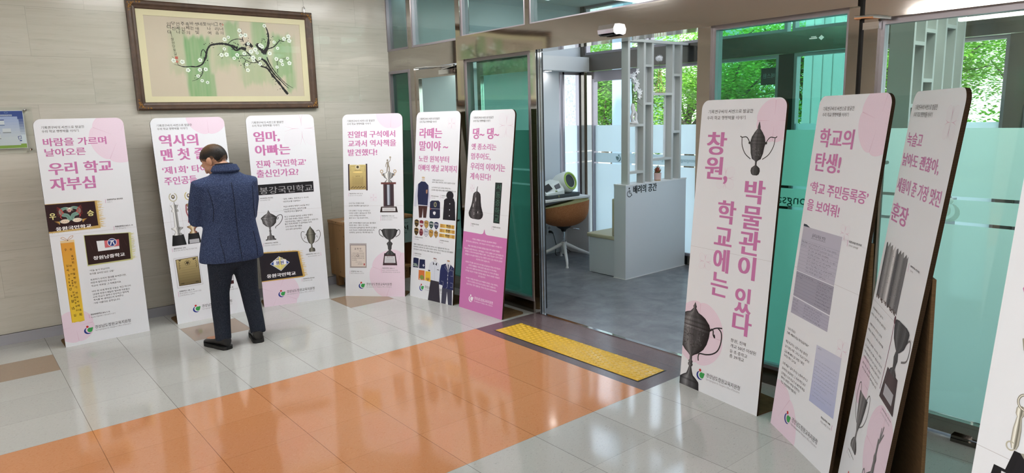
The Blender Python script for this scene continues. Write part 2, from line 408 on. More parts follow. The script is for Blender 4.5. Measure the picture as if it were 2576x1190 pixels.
struct(MB().box(X0-.2, 3.9, Y0-.2, 2.5, 3.0, 3.15).build('ceiling', M['ceil']))

# ------------------------------------------------------------------ inner entrance front (plane X = 3.83)
def frame_pane(root, y0, y1, z0, z1, xc, gm, fw=0.02, fm=None, th=0.008, fx=0.035, side=(1,1,1,1)):
    """metal frame (left, right, bottom, top) with one pane; y0<y1"""
    f = MB(); fm = fm or M['alu']
    if side[0]: f.box(xc-fx, xc+fx, y0, y0+fw, z0, z1)
    if side[1]: f.box(xc-fx, xc+fx, y1-fw, y1, z0, z1)
    if side[2]: f.box(xc-fx, xc+fx, y0+fw, y1-fw, z0, z0+fw)
    if side[3]: f.box(xc-fx, xc+fx, y0+fw, y1-fw, z1-fw, z1)
    f.build('frame', fm, root)
    return MB().box(xc-th/2, xc+th/2, y0+fw*.9, y1-fw*.9, z0+fw*.9, z1-fw*.9).build('pane', gm, root)
XE = 3.83
struct(MB().box(3.74, 3.93, -2.64, 0.95, 2.205, 2.41).build('trim_2', M['steel']))               # beam over the sliding door
struct(MB().box(3.80, 3.87, 1.01, 2.3, 2.19, 2.395).build('trim_3', M['steel']))                # beam over the hinged door
struct(MB().box(3.775, 3.885, 0.94, 1.01, 0, 3.0).build('trim_4', M['steel']))                  # post between the two doors
struct(MB().box(3.80, 3.865, -0.062, 0.012, 0, 2.205).build('trim_5', M['chrome']))                # left jamb of the opening
struct(MB().box(3.806, 3.819, -0.066, -0.060, 0, 2.205).build('trim_22', M['rubber'])); struct(MB().box(3.838, 3.844, -0.065, -0.060, 0, 2.205).build('trim_23', M['dsteel']))
struct(MB().box(3.77, 3.89, -1.735, -1.64, 0, 2.205).build('trim_6', M['steel']))               # right jamb
p = MB().box(3.77, 3.885, -2.64, -2.585, 0, 2.205).box(3.77, 3.885, -2.735, -2.665, 0, 3.0)
struct(p.build('trim_7', M['steel']))
struct(MB().box(3.80, 3.86, -2.666, -2.639, 0, 2.41).build('trim_8', M['rubber']))
struct(MB().box(3.76, 3.93, -6.0, -2.735, 2.135, 2.41).build('trim_9', M['steel']))             # beam over the right hinged door
struct(MB().box(3.775, 3.885, -3.76, -3.68, 0, 2.135).build('trim_10', M['steel']))
struct(MB().box(3.70, 3.83, -7.6, -6.0, 0, 3.0).build('wall_front', M['stone']))
# sliding door leaf, open, standing behind the fixed pane: only its steel edge shows
sl = sroot('door_1')
MB().box(3.885, 3.925, 0.0, 0.05, 0.02, 2.2).build('stile', M['chrome'], sl)
MB().box(3.885, 3.925, 0.80, 0.85, 0.02, 2.2).build('stile', M['steel'], sl)
MB().box(3.885, 3.925, 0.05, 0.80, 0.02, 0.11).build('rail', M['dsteel'], sl)
MB().box(3.885, 3.925, 0.05, 0.80, 2.06, 2.2).build('rail', M['steel'], sl)
MB().box(3.901, 3.909, 0.05, 0.80, 0.11, 2.06).build('pane', M['g_dark'], sl)
MB().box(3.885, 3.925, -.012, 0.0, 0.02, 2.2).build('door_seal', M['rubber'], sl)
MB().lathe([(0, 0), (.007, 0), (.007, .004), (0, .004)], (0,0,0), 12).build('lock', M['rubber'], sl).matrix_local = Matrix.Translation((3.799, -0.03, .52)) @ Matrix.Rotation(-pi/2, 4, 'Y')
def film(root, y0, y1, x, mlow, mband, zt=1.57, parts=True, zb=0.13, b=(1.235, 1.11), gap=0.016):
    t = 0.0015
    def sheet(z0, z1): return MB().add([(x,y0,z0),(x,y1,z0),(x,y1,z1),(x,y0,z1)], [(0,1,2,3)])
    sheet(b[0]+gap/2, zt).build('frosted_film', mlow, root)
    sheet(b[1]+gap/2, b[0]-gap/2).build('frosted_band', mband, root)
    sheet(zb, b[1]-gap/2).build('frosted_film', mlow, root)
# fixed pane left of the opening
wl = sroot('window_1')
frame_pane(wl, 0.012, 0.90, 0.10, 2.205, XE, M['g_dark'], 0.022)
film(wl, .034, .878, XE+.012, M['frost_underlit'], M['frost_underlit'])
MB().box(3.79, 3.87, 0.012, 0.94, 0.0, 0.10).build('bottom_rail', M['dsteel'], wl)
MB().box(3.775, 3.885, 0.90, 0.94, 0, 2.205).build('stile', M['steel'], wl)
# fixed pane right of the opening, aqua frosted film below eye height
wr = sroot('window_2')
frame_pane(wr, -2.585, -1.735, 0.10, 2.205, XE, M['g_double'], 0.022, M['alu'])
film(wr, -2.562, -1.76, XE+.012, M['frost_t'], M['frost_t'])
MB().box(3.79, 3.87, -2.585, -1.735, 0.0, 0.10).build('bottom_rail', M['dsteel'], wr)
# hinged door on the left (closed) with a narrow side light
dl = sroot('door_2')
MB().box(3.80, 3.86, 1.80, 1.88, 0, 2.19).build('post', M['steel'], dl)
MB().box(3.81, 3.85, 1.03, 1.80, 2.085, 2.175).box(3.81, 3.85, 1.03, 1.80, 0.01, 0.13).box(3.81, 3.85, 1.03, 1.09, 0.13, 2.085).box(3.81, 3.85, 1.735, 1.80, 0.13, 2.085).build('frame', M['steel'], dl)
MB().box(3.826, 3.834, 1.09, 1.735, 0.13, 2.085).build('pane', M['g_door'], dl)
MB().tube([(3.77, 1.12, .62), (3.77, 1.12, 1.35)], .014, 10).tube([(3.77, 1.12, .70), (3.81, 1.12, .70)], .009, 8).tube([(3.77, 1.12, 1.27), (3.81, 1.12, 1.27)], .009, 8).build('handle', M['rubber'], dl)
ca = MB().box(3.765, 3.80, 1.06, 1.30, 2.10, 2.14).tube([(3.76, 1.09, 2.165), (3.74, 1.45, 2.182), (3.77, 1.72, 2.185)], .009, 8).tube([(3.775, 1.05, 2.17), (3.775, 1.25, 2.15)], .012, 8)
ca.build('door_closer', M['chrome'], dl)
film(dl, 1.095, 1.73, XE+.012, M['frost_underlit'], M['frost_underlit'])
sd = sroot('window_3')
frame_pane(sd, 1.88, 2.30, 0.10, 2.19, XE, M['g_double'], 0.03)
MB().box(3.79, 3.87, 1.88, 2.30, 0.0, 0.10).build('bottom_rail', M['dsteel'], sd)
film(sd, 1.91, 2.27, XE+.012, M['frost_underlit'], M['frost_underlit'])
# hinged door on the right
dr = sroot('door_3')
MB().box(3.805, 3.855, -3.68, -2.735, 2.105, 2.135).box(3.805, 3.855, -2.755, -2.735, 0.02, 2.105).box(3.805, 3.855, -3.68, -3.65, .02, 2.105).build('frame', M['alu'], dr)
MB().box(3.80, 3.86, -3.65, -2.755, 0.025, 0.105).build('bottom_rail', M['steel'], dr)
MB().box(3.826, 3.834, -3.65, -2.755, 0.105, 2.105).build('pane', M['g_door'], dr)
film(dr, -3.648, -2.757, XE+.012, M['frost_t'], M['frost_t'], 1.578, True, .107)
MB().box(3.77, 3.80, -3.36, -3.22, .002, .02).box(3.775, 3.80, -3.30, -3.22, .02, .035).build('floor_hinge', M['dsteel'], dr)
MB().box(3.765, 3.80, -2.74, -2.66, 2.085, 2.12).tube([(3.76, -2.62, 2.15), (3.75, -2.72, 2.145), (3.765, -2.80, 2.13)], .01, 8).build('door_closer', M['chrome'], dr)
MB().tube([(3.76, -2.80, .30), (3.76, -2.80, 1.62)], .016, 10).tube([(3.76, -2.80, .5), (3.83, -2.80, .5)], .01, 8).tube([(3.76, -2.80, 1.4), (3.83, -2.80, 1.4)], .01, 8).build('handle', M['dsteel'], dr)
wz = sroot('window_4')
frame_pane(wz, -6.0, -3.76, 0.10, 2.135, XE, M['g_door'], 0.03); MB().box(3.79, 3.87, -6.0, -3.76, 0, .10).build('bottom_rail', M['dsteel'], wz)
# the emblem etched on the right door
def emblem_polys():
    def arc(cx, cy, r, a0, a1, n=20, sy=1): return [(cx+r*cos(rad(a0+(a1-a0)*i/n)), cy+r*sy*sin(rad(a0+(a1-a0)*i/n))) for i in range(n+1)]
    red = arc(-.06, .40, .13, 0, 360, 22)[:-1]
    out_, inn = arc(-.02, -.08, .43, 115, 300, 24, .92), arc(.13, -.01, .40, 300, 128, 24, .92)
    blue = out_ + inn
    green = arc(.16, -.02, .27, 60, 330, 26) + [(.43, -.02), (.50, .18), (.42, .27)]
    return red, blue, green
# transom lights above the beams
def transom(n, y0, y1, x=XE, z0=2.41, z1=3.0, g='g_top', fw=.02):
    t = sroot('window_%d' % n); frame_pane(t, y0, y1, z0, z1, x, M[g], fw, M['alu']); return t
for n, (a, b, z) in enumerate(((1.87, 2.30, 2.395), (1.01, 1.80, 2.395), (0.05, 0.94, 2.41), (-1.66, 0.0, 2.41), (-2.665, -1.72, 2.41), (-4.3, -2.735, 2.41), (-6.0, -4.3, 2.41))):
    transom(5+n, a, b, z0=z)
for n, (a, b) in enumerate(((1.80, 1.87), (0.0, 0.05), (-1.72, -1.66))):
    struct(MB().box(3.79, 3.87, a, b, 2.395 if n == 0 else 2.41, 3.0).build('trim_%d' % (11+n), M['steel']))
se = thing('door_sensor', 'small chrome motion sensor on the steel beam over the open doorway', 'sensor', (3.74, -0.94, 2.27))
q = MB()
prof = []
for yy in (-.075, .075):
    prof.append([(0, yy, -.035), (-.035, yy, -.04), (-.06, yy, -.028), (-.066, yy, 0), (-.05, yy, .032), (0, yy, .036)])
q.loft(prof).build('housing', M['chrome'], se)
MB().obox((-.035, 0, -.0405), (.02,0,0), (0,.06,0), (0,0,.002)).build('lens', M['rubber'], se)

# ------------------------------------------------------------------ vestibule shell and outer glass front (plane X = 6.3)
XO = 6.3
struct(MB().box(3.885, 5.87, 1.85, 2.0, 0, 2.98).build('wall_vestibule', M['vwall']))
struct(MB().box(5.87, 6.35, 1.85, 2.0, 2.2, 2.37).box(5.87, 6.35, 1.86, 2.0, 2.37, 2.98).build('wall_vestibule.001', M['vwall']))
struct(MB().box(4.3, 4.4, 2.0, 2.5, 0, 3.0).build('sky_block_vestibule', M['vwall']))  # added panel, blocks the sky behind the side light
struct(MB().box(3.885, 6.25, 1.70, 1.86, 2.205, 2.37).build('trim_14', M['white']))              # bulkhead with the downlight
struct(MB().box(3.885, 6.5, -5.6, 2.0, 2.98, 3.1).build('ceiling_vestibule', M['ceil']))
struct(MB().box(3.885, 6.5, -5.75, -5.6, 0, 3.0).build('wall_vestibule.002', M['vwall']))
w2 = sroot('window_20')
f = MB().box(5.865, 5.90, 1.86, 1.95, 0, 2.2).box(5.95, 5.98, 1.87, 1.93, 0.1, 2.2).box(6.23, 6.26, 1.87, 1.93, .1, 2.2).box(5.90, 6.26, 1.87, 1.93, 2.17, 2.2).box(5.90, 6.26, 1.87, 1.93, 0, .13)
f.build('frame', M['alu'], w2)
MB().box(5.90, 6.25, 1.896, 1.904, .1, 2.18).build('pane', M['g_clear'], w2)
for a, b in ((1.23, 1.55), (1.095, 1.215), (.13, 1.08)): MB().add([(5.98,1.906,a),(6.23,1.906,a),(6.23,1.906,b),(5.98,1.906,b)], [(0,1,2,3)]).build('frosted_film', M['frost'], w2)
struct(MB().box(6.25, 6.36, 1.80, 1.92, 0, 2.98).build('trim_15', M['dsteel']))
struct(MB().box(6.26, 6.36, 1.68, 1.76, 0, 2.2).build('trim_16', M['steel']))
struct(MB().box(6.24, 6.38, -5.6, 1.80, 2.205, 2.40).build('trim_17', M['dsteel']))
def outer(n, y0, y1, mull=True, fr=True, zt=2.2):
    t = sroot('window_%d' % n)
    frame_pane(t, y0, y1, 0.10, zt, XO, M['g_clear'], .03, M['alu'])
    if fr: film(t, y0+.03, y1-.03, XO-.006, M['frost'], M['frost_band'], 1.55, zb=.13, b=(1.222, 1.09))
    MB().box(XO-.04, XO+.04, y0, y1, 0, .10).build('bottom_rail', M['dsteel'], t); return t
outer(21, 0.85, 1.68, zt=2.11); outer(22, 0.10, 0.85); outer(23, -0.78, 0.10)
struct(MB().box(6.26, 6.36, -0.93, -0.78, 0, 2.2).build('trim_18', M['rubber']))
outer(24, -1.50, -0.93); outer(25, -2.64, -1.62)
struct(MB().box(6.24, 6.36, -1.62, -1.50, 0, 2.2).build('trim_19', M['dsteel'])); struct(MB().box(6.24, 6.36, -2.76, -2.64, 0, 2.2).build('trim_20', M['dsteel']))
outer(26, -4.2, -2.76); outer(27, -5.6, -4.2)
struct(MB().box(6.28, 6.33, .85, 1.68, 2.11, 2.2).build('trim_21', M['alu']))
for n, (a, b) in enumerate(((0.85, 1.80), (-0.85, 0.80), (-2.64, -0.9), (-5.6, -2.7))):
    t = sroot('window_%d' % (30+n)); frame_pane(t, a, b, 2.40, 2.98, XO, M['g_clear'], .03, M['alu'])
# etched emblems and reversed lettering on the outer glass bands
def etch(root, x, yc, zc, s, m, mirror=1, name='etched_emblem'):
    b = MB()
    for pl in emblem_polys():
        P = [(x, yc - mirror*px*s, zc + py*s) for px, py in pl]
        b.prism(pl, lambda px, py: (x-.002, yc - mirror*px*s, zc+py*s), lambda px, py: (x, yc - mirror*px*s, zc+py*s))
    return b.build(name, m, root)
M['etch'] = mat('clear_etch', rgb(120,150,155), 0.4)
M['etchw'] = m_frost('white_etch', (.97,1,1,1), .05, .35)
etch(bpy.data.objects['window_21'], XO-.008, 1.27, 1.155, .085, M['etch'], -1)
def flat_text(s, y0, y1, z, h, x, m, parent, name, mirror=False, bold=0.0, th=.0015):
    b = MB()
    for vs, fs in text_fit(s, 0, 1, 0, 1, bold, 2):
        P = [(x, (max(y0, y1) - abs(y1-y0)*(1-u if mirror else u)), z + v*h) for u, v in vs]
        b.add(P, fs)
    return b.build(name, m, parent, fix=False)
flat_text('Gyeongsangnam-do Changwon', 0.70, 0.13, 1.155, .055, XO-.009, M['etch'], bpy.data.objects['window_22'], 'etched_lettering', True)
flat_text('Gyeongsangnam-do', -2.50, -1.85, 1.155, .075, XE+.009, M['etch'], wr, 'etched_lettering', True)
etch(dr, XE+.009, -3.10, 1.17, .12, M['etchw'], -1)

# ------------------------------------------------------------------ exhibition boards
# printed content of the ten boards: (style, text, left, right, middle height, letter height) in metres on the board
SD = {
1: [
 ('title', '바람을 가르며', 0.0451, 0.4647, 1.5868, 0.0606),
 ('title', '날아오른', 0.0465, 0.3136, 1.5096, 0.0583),
 ('title', '우리 학교', 0.0541, 0.4839, 1.3866, 0.0933),
 ('title', '자부심', 0.0507, 0.3517, 1.2684, 0.0974),
 ('fa', '우', 0.0169, 0.0599, 1.0281, 0.0502),
 ('fa', '승', 0.2665, 0.3122, 1.0274, 0.0459),
 ('fa2', '웅원국민학교', 0.0464, 0.2841, 0.9294, 0.0293),
 ('bar', 0.4027, 1.0944, 1.1246),
 ('capb', '웅원초등학교 연도미상.', 0.4128, 0.5295, 1.1194, 0.0136),
 ('cap', '우승기', 0.4141, 0.4467, 1.1001, 0.0119),
 ('bar', 0.4366, 0.8695, 0.9035),
 ('capb', '창원남중학교 2015. 5. 10.', 0.446, 0.576, 0.8993, 0.0137),
 ('cap', '학교 교기(교기)', 0.446, 0.5207, 0.8807, 0.012),
 ('fb', '창원남중학교', 0.2656, 0.4897, 0.6694, 0.0308),
 ('rib', '우', 0.0812, 0.1003, 0.7634, 0.0206),
 ('rib', '승', 0.1172, 0.1344, 0.7611, 0.0175),
 ('rib', '제', 0.1199, 0.1336, 0.7078, 0.0191),
 ('rib', '24', 0.1187, 0.1365, 0.6858, 0.0143),
 ('rib', '회', 0.1188, 0.1332, 0.6576, 0.0191),
 ('rib', '일', 0.0788, 0.0937, 0.6385, 0.0175),
 ('rib', '시', 0.0767, 0.0916, 0.6032, 0.019),
 ('rib', '2', 0.0823, 0.0946, 0.5637, 0.0159),
 ('rib', '0', 0.0815, 0.0911, 0.534, 0.0143),
 ('rib', '1', 0.0811, 0.0852, 0.5074, 0.0159),
 ('rib', '6', 0.0796, 0.0919, 0.483, 0.0159),
 ('rib', '년', 0.0775, 0.0925, 0.4531, 0.0207),
 ('rib', '9', 0.0797, 0.0913, 0.3962, 0.0175),
 ('rib', '월', 0.0784, 0.0948, 0.3553, 0.0223),
 ('rib', '15', 0.0765, 0.0949, 0.2985, 0.0207),
 ('rib', '일', 0.0814, 0.098, 0.2414, 0.0207),
 ('rib', '종목', 0.1001, 0.116, 0.634, 0.0143),
 ('rib', '경', 0.1169, 0.1328, 0.6009, 0.0175),
 ('rib', '찰', 0.1159, 0.1324, 0.5685, 0.0175),
 ('rib', '청', 0.1148, 0.1313, 0.5361, 0.0176),
 ('rib', '장', 0.1146, 0.1311, 0.4987, 0.0192),
 ('rib', '기', 0.1142, 0.1294, 0.4606, 0.0192),
 ('rib', '전', 0.1145, 0.1296, 0.4157, 0.0176),
 ('rib', '국', 0.1132, 0.1298, 0.3815, 0.0176),
 ('rib', '사', 0.1146, 0.1305, 0.3462, 0.0176),
 ('rib', '격', 0.1147, 0.1299, 0.3118, 0.0192),
 ('rib', '대', 0.1191, 0.1357, 0.2781, 0.0176),
 ('rib', '회', 0.1182, 0.1355, 0.2409, 0.0224),
 ('rib', '소총', 0.0983, 0.1134, 0.5714, 0.0127),
 ('rib', '여', 0.0973, 0.1097, 0.5166, 0.0143),
 ('rib', '중', 0.0977, 0.11, 0.4962, 0.0143),
 ('rib', '부', 0.098, 0.1104, 0.4758, 0.0143),
 ('rib', '창', 0.0946, 0.1084, 0.4234, 0.0143),
 ('rib', '원', 0.0963, 0.1087, 0.4029, 0.0143),
 ('rib', '여', 0.098, 0.1117, 0.3813, 0.0144),
 ('rib', '자', 0.0998, 0.1122, 0.3615, 0.0144),
 ('rib', '중', 0.0996, 0.112, 0.337, 0.0144),
 ('rib', '학', 0.1007, 0.1131, 0.3107, 0.016),
 ('rib', '교', 0.1, 0.1124, 0.2814, 0.0144),
 ('body', '“하늘 높이 휘날리며', 0.2259, 0.3669, 0.5744, 0.0154),
 ('body', '승리를 알리던 낡은 깃발”', 0.2263, 0.4001, 0.5485, 0.0154),
 ('body', '트로피가 승리의 결과를 보여준다면,', 0.2268, 0.4798, 0.5005, 0.0154),
 ('body', '바람에 펄럭이던 우승기는', 0.2258, 0.4046, 0.4766, 0.0154),
 ('body', '학교의 ‘자부심’ 그 자체였어요.', 0.2278, 0.4387, 0.4506, 0.0154),
 ('body', '비단 천 위에 정성껏 수놓은 학교 마크와', 0.2261, 0.5031, 0.4069, 0.0154),
 ('body', '깃대에 층층이 매달린 빛바랜 리본들은', 0.2281, 0.4934, 0.3823, 0.0154),
 ('body', '우리 학교가 얼마나 당당하고 멋지게', 0.2273, 0.481, 0.3592, 0.0154),
 ('body', '역사를 써 내려왔는지 보여주는', 0.2284, 0.4426, 0.3364, 0.0154),
 ('body', '가장 아름다운 훈장입니다.', 0.2276, 0.4147, 0.3105, 0.0154),
 ('bar', 0.1844, 0.1974, 0.2284),
 ('capb', '창원여자중학교 2016. 9. 15.', 0.195, 0.3327, 0.2233, 0.0137),
 ('cap', '제24회 경찰청장기 전국사격 우승기', 0.1945, 0.3671, 0.2016, 0.0129),
 ('f', 'fill', 0.5531, 1.6098, 0.2044, 20),
 ('f', 'fill', 0.0834, 0.1528, 0.1305, 50),
],
2: [
 ('title', '역사의', 0.0501, 0.3619, 1.5681, 0.1012),
 ('title', '맨 첫 줄', 0.0488, 0.4178, 1.4488, 0.1013),
 ('title', '‘제1회’ 타이틀의', 0.0433, 0.5455, 1.3181, 0.0649),
 ('title', '주인공들', 0.0478, 0.309, 1.2273, 0.069),
 ('bar', 0.0376, 0.623, 0.6544),
 ('capb', '제황초등학교 1974.', 0.048, 0.1466, 0.6478, 0.0118),
 ('cap', '제1회 전국 국민학교 축산 경기대회 장려.', 0.0464, 0.2379, 0.6301, 0.0118),
 ('bar', 0.0378, 0.2328, 0.2791),
 ('capb', '진해중학교 1985. 5. 20.', 0.0477, 0.1712, 0.2773, 0.0127),
 ('cap', '제1회 진해지구 학교간 육상경기 대회', 0.0469, 0.2226, 0.258, 0.0119),
 ('cap', '(우승상배 중학교 남자부)', 0.0463, 0.168, 0.2393, 0.0119),
 ('capb', '창원여자중학교 1985. 8. 18.', 0.3471, 0.4958, 0.2405, 0.0123),
 ('cap', '제5회 교육감기 체육 축구대회 우승', 0.3357, 0.5313, 0.2195, 0.0122),
 ('f', 'fill', 0.4563, 1.7858, 0.1777, 45),
 ('f', 'line', 0.3019, -0.0493, 0.2559, 45),
],
3: [
 ('title', '엄마,', 0.0516, 0.2802, 1.5672, 0.0982),
 ('title', '아빠는', 0.0532, 0.3646, 1.4455, 0.0984),
 ('title', '진짜 ‘국민학교’', 0.05, 0.4966, 1.3199, 0.067),
 ('title', '출신인가요?', 0.0474, 0.4191, 1.2334, 0.071),
 ('pl', '봉강국민학교', 0.0594, 0.5356, 1.0768, 0.0649),
 ('capb', '봉강초등학교 연도미상.', 0.0585, 0.1714, 1.0078, 0.0111),
 ('cap', '봉강국민학교 현판', 0.0574, 0.1428, 0.9888, 0.0103),
 ('body', '“엄마, 아빠는 ‘초등학교’가 아니라', 0.2551, 0.4892, 0.9874, 0.0153),
 ('body', '‘국민학교’를 다녔대요!”', 0.2528, 0.417, 0.9625, 0.0153),
 ('body', '지금으로부터 정확히 30년을 전인', 0.2547, 0.4886, 0.9159, 0.0153),
 ('body', '1996년 전까지는 초등학교를', 0.2541, 0.4587, 0.8904, 0.0153),
 ('body', '‘국민학교’라고 불렀어요.', 0.2538, 0.4238, 0.8676, 0.0151),
 ('body', '창고 구석에서 발견된 오래된 방패와', 0.2551, 0.5121, 0.8205, 0.0151),
 ('body', '나무 현판 속에는 지금은 사라진', 0.2546, 0.4763, 0.7976, 0.0151),
 ('body', '‘국민학교’라는 이름이 그대로 남아 있답니다.', 0.2525, 0.5631, 0.7739, 0.0151),
 ('body', '물건 속에 박혀진 이 글자들을 보며', 0.2529, 0.4959, 0.7522, 0.0151),
 ('body', '우리 학교의 옛 이름을', 0.2549, 0.4071, 0.7272, 0.0151),
 ('body', '소리 내어 읽어보세요.', 0.2552, 0.403, 0.7019, 0.0151),
 ('bar', 0.0471, 0.5627, 0.5938),
 ('capb', '신방초등학교 1980년대.', 0.0579, 0.1774, 0.5907, 0.0116),
 ('cap', '창원교육구 종합체육대회 우승', 0.0558, 0.1998, 0.5696, 0.0108),
 ('bar', 0.5557, 0.4227, 0.4534),
 ('capb', '유림초등학교 1963. 5. 11.', 0.4157, 0.5449, 0.4481, 0.0119),
 ('cap', '국민학교체육대회, 우승', 0.4331, 0.543, 0.4266, 0.0111),
 ('fb', '웅원국민학교', 0.048, 0.3092, 0.2843, 0.0349),
 ('dt', '용원', 0.1399, 0.2103, 0.3981, 0.0351),
 ('bar', 0.3594, 0.1961, 0.2247),
 ('capb', '웅원초등학교 연도미상.', 0.3699, 0.4793, 0.2192, 0.0119),
 ('cap', '웅원국민학교 깃발', 0.3681, 0.4548, 0.2001, 0.0111),
 ('f', 'line', 0.483, 1.6322, 0.2028, 45),
 ('f', 'fill', 0.1341, 0.1125, 0.1945, 20),
],
4: [
 ('title', '진열대 구석에서', 0.0501, 0.5276, 1.5666, 0.0639),
 ('title', '교과서 역사책을', 0.0526, 0.5346, 1.4803, 0.064),
 ('title', '발견했다!', 0.0492, 0.345, 1.3942, 0.0641),
 ('bar', 0.0496, 0.9723, 1.0045),
 ('capb', '대산초등학교 1974. 12. 21.', 0.0583, 0.195, 0.9976, 0.0105),
 ('cap', '반공교육 우수 학교 표창장', 0.0596, 0.1845, 0.9783, 0.0097),
 ('body', '우리 학교 진열대 속에', 0.0497, 0.2016, 0.9042, 0.0153),
 ('body', '교과서 역사책이 숨어있다고?', 0.0493, 0.2518, 0.8799, 0.0153),
 ('body', '나라 문제가 가난을 이겨내보고', 0.0483, 0.2635, 0.8318, 0.0151),
 ('body', '외치던 시절의 ‘새마을운동 정례’,', 0.0496, 0.2753, 0.8082, 0.0151),
 ('body', '그리고 광복을 축하하며', 0.0491, 0.2135, 0.7849, 0.0151),
 ('body', '열던 ‘8.15 기념 트로피’까지,', 0.0487, 0.2446, 0.7613, 0.0151),
 ('body', '교정 구석에 잠들어 있던 낡은 물건들은', 0.0495, 0.3201, 0.7132, 0.0151),
 ('body', '단순한 점수 기록이 아니에요,', 0.0491, 0.2478, 0.6907, 0.0151),
 ('body', '우리나라의 굵직굵직한 역사적 순간들이', 0.0495, 0.3254, 0.667, 0.0152),
 ('body', '우리 학교와 어떻게 함께 흘러왔는지', 0.049, 0.3022, 0.6435, 0.0152),
 ('body', '보여주는 움직이는 역사책이랍니다.', 0.0503, 0.2921, 0.6208, 0.0152),
 ('bar', 0.3673, 0.7335, 0.7863),
 ('capb', '마천초등학교 1973. 8. 15.', 0.3782, 0.5067, 0.7801, 0.0117),
 ('cap', '웅천중학 국민학교단위 학예경연', 0.3778, 0.5334, 0.7608, 0.0109),
 ('cap', '체육대회 준우승(배구)', 0.3775, 0.4842, 0.7416, 0.0109),
 ('ct', '표 창 장', 0.0984, 0.1688, 0.4616, 0.0186),
 ('ct', '창원중학교', 0.1438, 0.1834, 0.4405, 0.0084),
 ('ct', '위 학교는 새마을 교육에 앞장', 0.0746, 0.1962, 0.4194, 0.0101),
 ('ct', '서 왔으며 그 공적이 크고 또한', 0.0708, 0.1959, 0.4017, 0.0101),
 ('ct', '타의 모범이 되므로 이에 표창', 0.0704, 0.1956, 0.3856, 0.0101),
 ('ct', '하며 새마을 유공학교로 인정', 0.0701, 0.1953, 0.3696, 0.0101),
 ('ct', '하고 표창함', 0.0698, 0.1201, 0.3519, 0.0101),
 ('ct', '1981년 12월 5일', 0.1065, 0.1664, 0.3333, 0.0068),
 ('ct', '교육감', 0.1282, 0.1767, 0.3147, 0.011),
 ('bar', 0.0471, 0.2165, 0.2478),
 ('capb', '양덕중학교 1981. 12. 5.', 0.0579, 0.1735, 0.2419, 0.011),
 ('cap', '표창장 새마을교육 유공학교', 0.0576, 0.1908, 0.2233, 0.0102),
 ('bar', 0.3665, 0.2268, 0.2792),
 ('capb', '대암초등학교 1984. 4. 7.', 0.3765, 0.5011, 0.2749, 0.011),
 ('cap', '제1회 기 전수급 중국일심 신생배', 0.3762, 0.5296, 0.2547, 0.0101),
 ('cap', '표창신생배 국민학교 야구대회 준우승', 0.3758, 0.5547, 0.2353, 0.0101),
 ('f', 'fill', 0.4935, 1.7716, 0.1581, 40),
 ('f', 'fill', 0.4912, 0.21, 0.2449, 25),
 ('f', 'line', 0.2995, 0.9587, 0.0462, 45),
],
5: [
 ('title', '라떼는', 0.0517, 0.3685, 1.5642, 0.0951),
 ('title', '말이야 ~', 0.0559, 0.4544, 1.4455, 0.0912),
 ('title', '노란 원복부터', 0.0533, 0.4722, 1.3247, 0.0596),
 ('title', '아빠의 옛날 교복까지', 0.0519, 0.5792, 1.2404, 0.0636),
 ('body', '“라떼은 놀리한 옷깃이', 0.2544, 0.4099, 1.1312, 0.0141),
 ('body', '엄마의 옛날 교복까지, 우리가 입었던 시간들”', 0.2555, 0.5701, 1.111, 0.0141),
 ('body', '노란 병아리 같던 유치원 원복을 떠나,', 0.2524, 0.5152, 1.0621, 0.0141),
 ('body', '긴소매 시절 까맣던 옛날 선배들의 교복으로!', 0.2513, 0.5809, 1.0389, 0.0141),
 ('bar', 0.2368, 0.9554, 0.9908),
 ('capb', '해군유치원 연도미상', 0.251, 0.3521, 0.9821, 0.0094),
 ('cap', '가을소풍복', 0.252, 0.3069, 0.964, 0.0086),
 ('bar', 0.3779, 0.9647, 1.0005),
 ('capb', '안악중학교 연도미상', 0.3916, 0.4946, 0.9927, 0.0093),
 ('cap', '동복교복', 0.3927, 0.4337, 0.9741, 0.0085),
 ('bandt', '주번', 0.4698, 0.5302, 0.7171, 0.0293),
 ('bandt', '주번', 0.4659, 0.5264, 0.6736, 0.0294),
 ('bandt', '주번', 0.4621, 0.5227, 0.6283, 0.0294),
 ('bar', 0.03, 0.5507, 0.5835),
 ('capb', '마산중학교 연도미상', 0.0426, 0.1551, 0.5773, 0.0108),
 ('cap', '주번 배지들', 0.0437, 0.0982, 0.5572, 0.0099),
 ('bar', 0.3855, 0.5532, 0.5858),
 ('capb', '무산중학교 연도미상', 0.3972, 0.5128, 0.5794, 0.0104),
 ('cap', '주번 완장', 0.3983, 0.4405, 0.5591, 0.0096),
 ('body', '아빠가 어깨에 두른 노오랗던 주번 완장과 우리가 불렀었지 매 향로 있는', 0.0274, 0.5293, 0.5079, 0.0153),
 ('body', '반에서만은 번쩍이며, 몸 교련만 시대마다 달라도, 학교의 처음 입은 옷과 설렘과', 0.0285, 0.5771, 0.4849, 0.0153),
 ('body', '친구들과의 소중한 추억은 언제나 똑같은 모양이랍니다.', 0.0298, 0.4179, 0.4603, 0.0153),
 ('bar', 0.0305, 0.3933, 0.427),
 ('capb', '안악중학교 연도미상', 0.0431, 0.1437, 0.4203, 0.0108),
 ('cap', '옛 중학교의 교복까지', 0.0442, 0.1407, 0.4017, 0.0099),
 ('f', 'line', 0.4874, 1.6496, 0.0664, 45),
],
6: [
 ('title', '댕~ 댕~', 0.0525, 0.4129, 1.5595, 0.0952),
 ('title', '옛 종소리는', 0.0467, 0.3874, 1.4455, 0.0554),
 ('title', '멈추어도,', 0.0477, 0.3211, 1.3606, 0.0597),
 ('title', '우리의 이야기는', 0.0475, 0.5197, 1.2735, 0.0641),
 ('title', '계속된다!', 0.0485, 0.3374, 1.1872, 0.0599),
 ('pl6', '서', 0.4207, 0.4782, 1.1082, 0.0534),
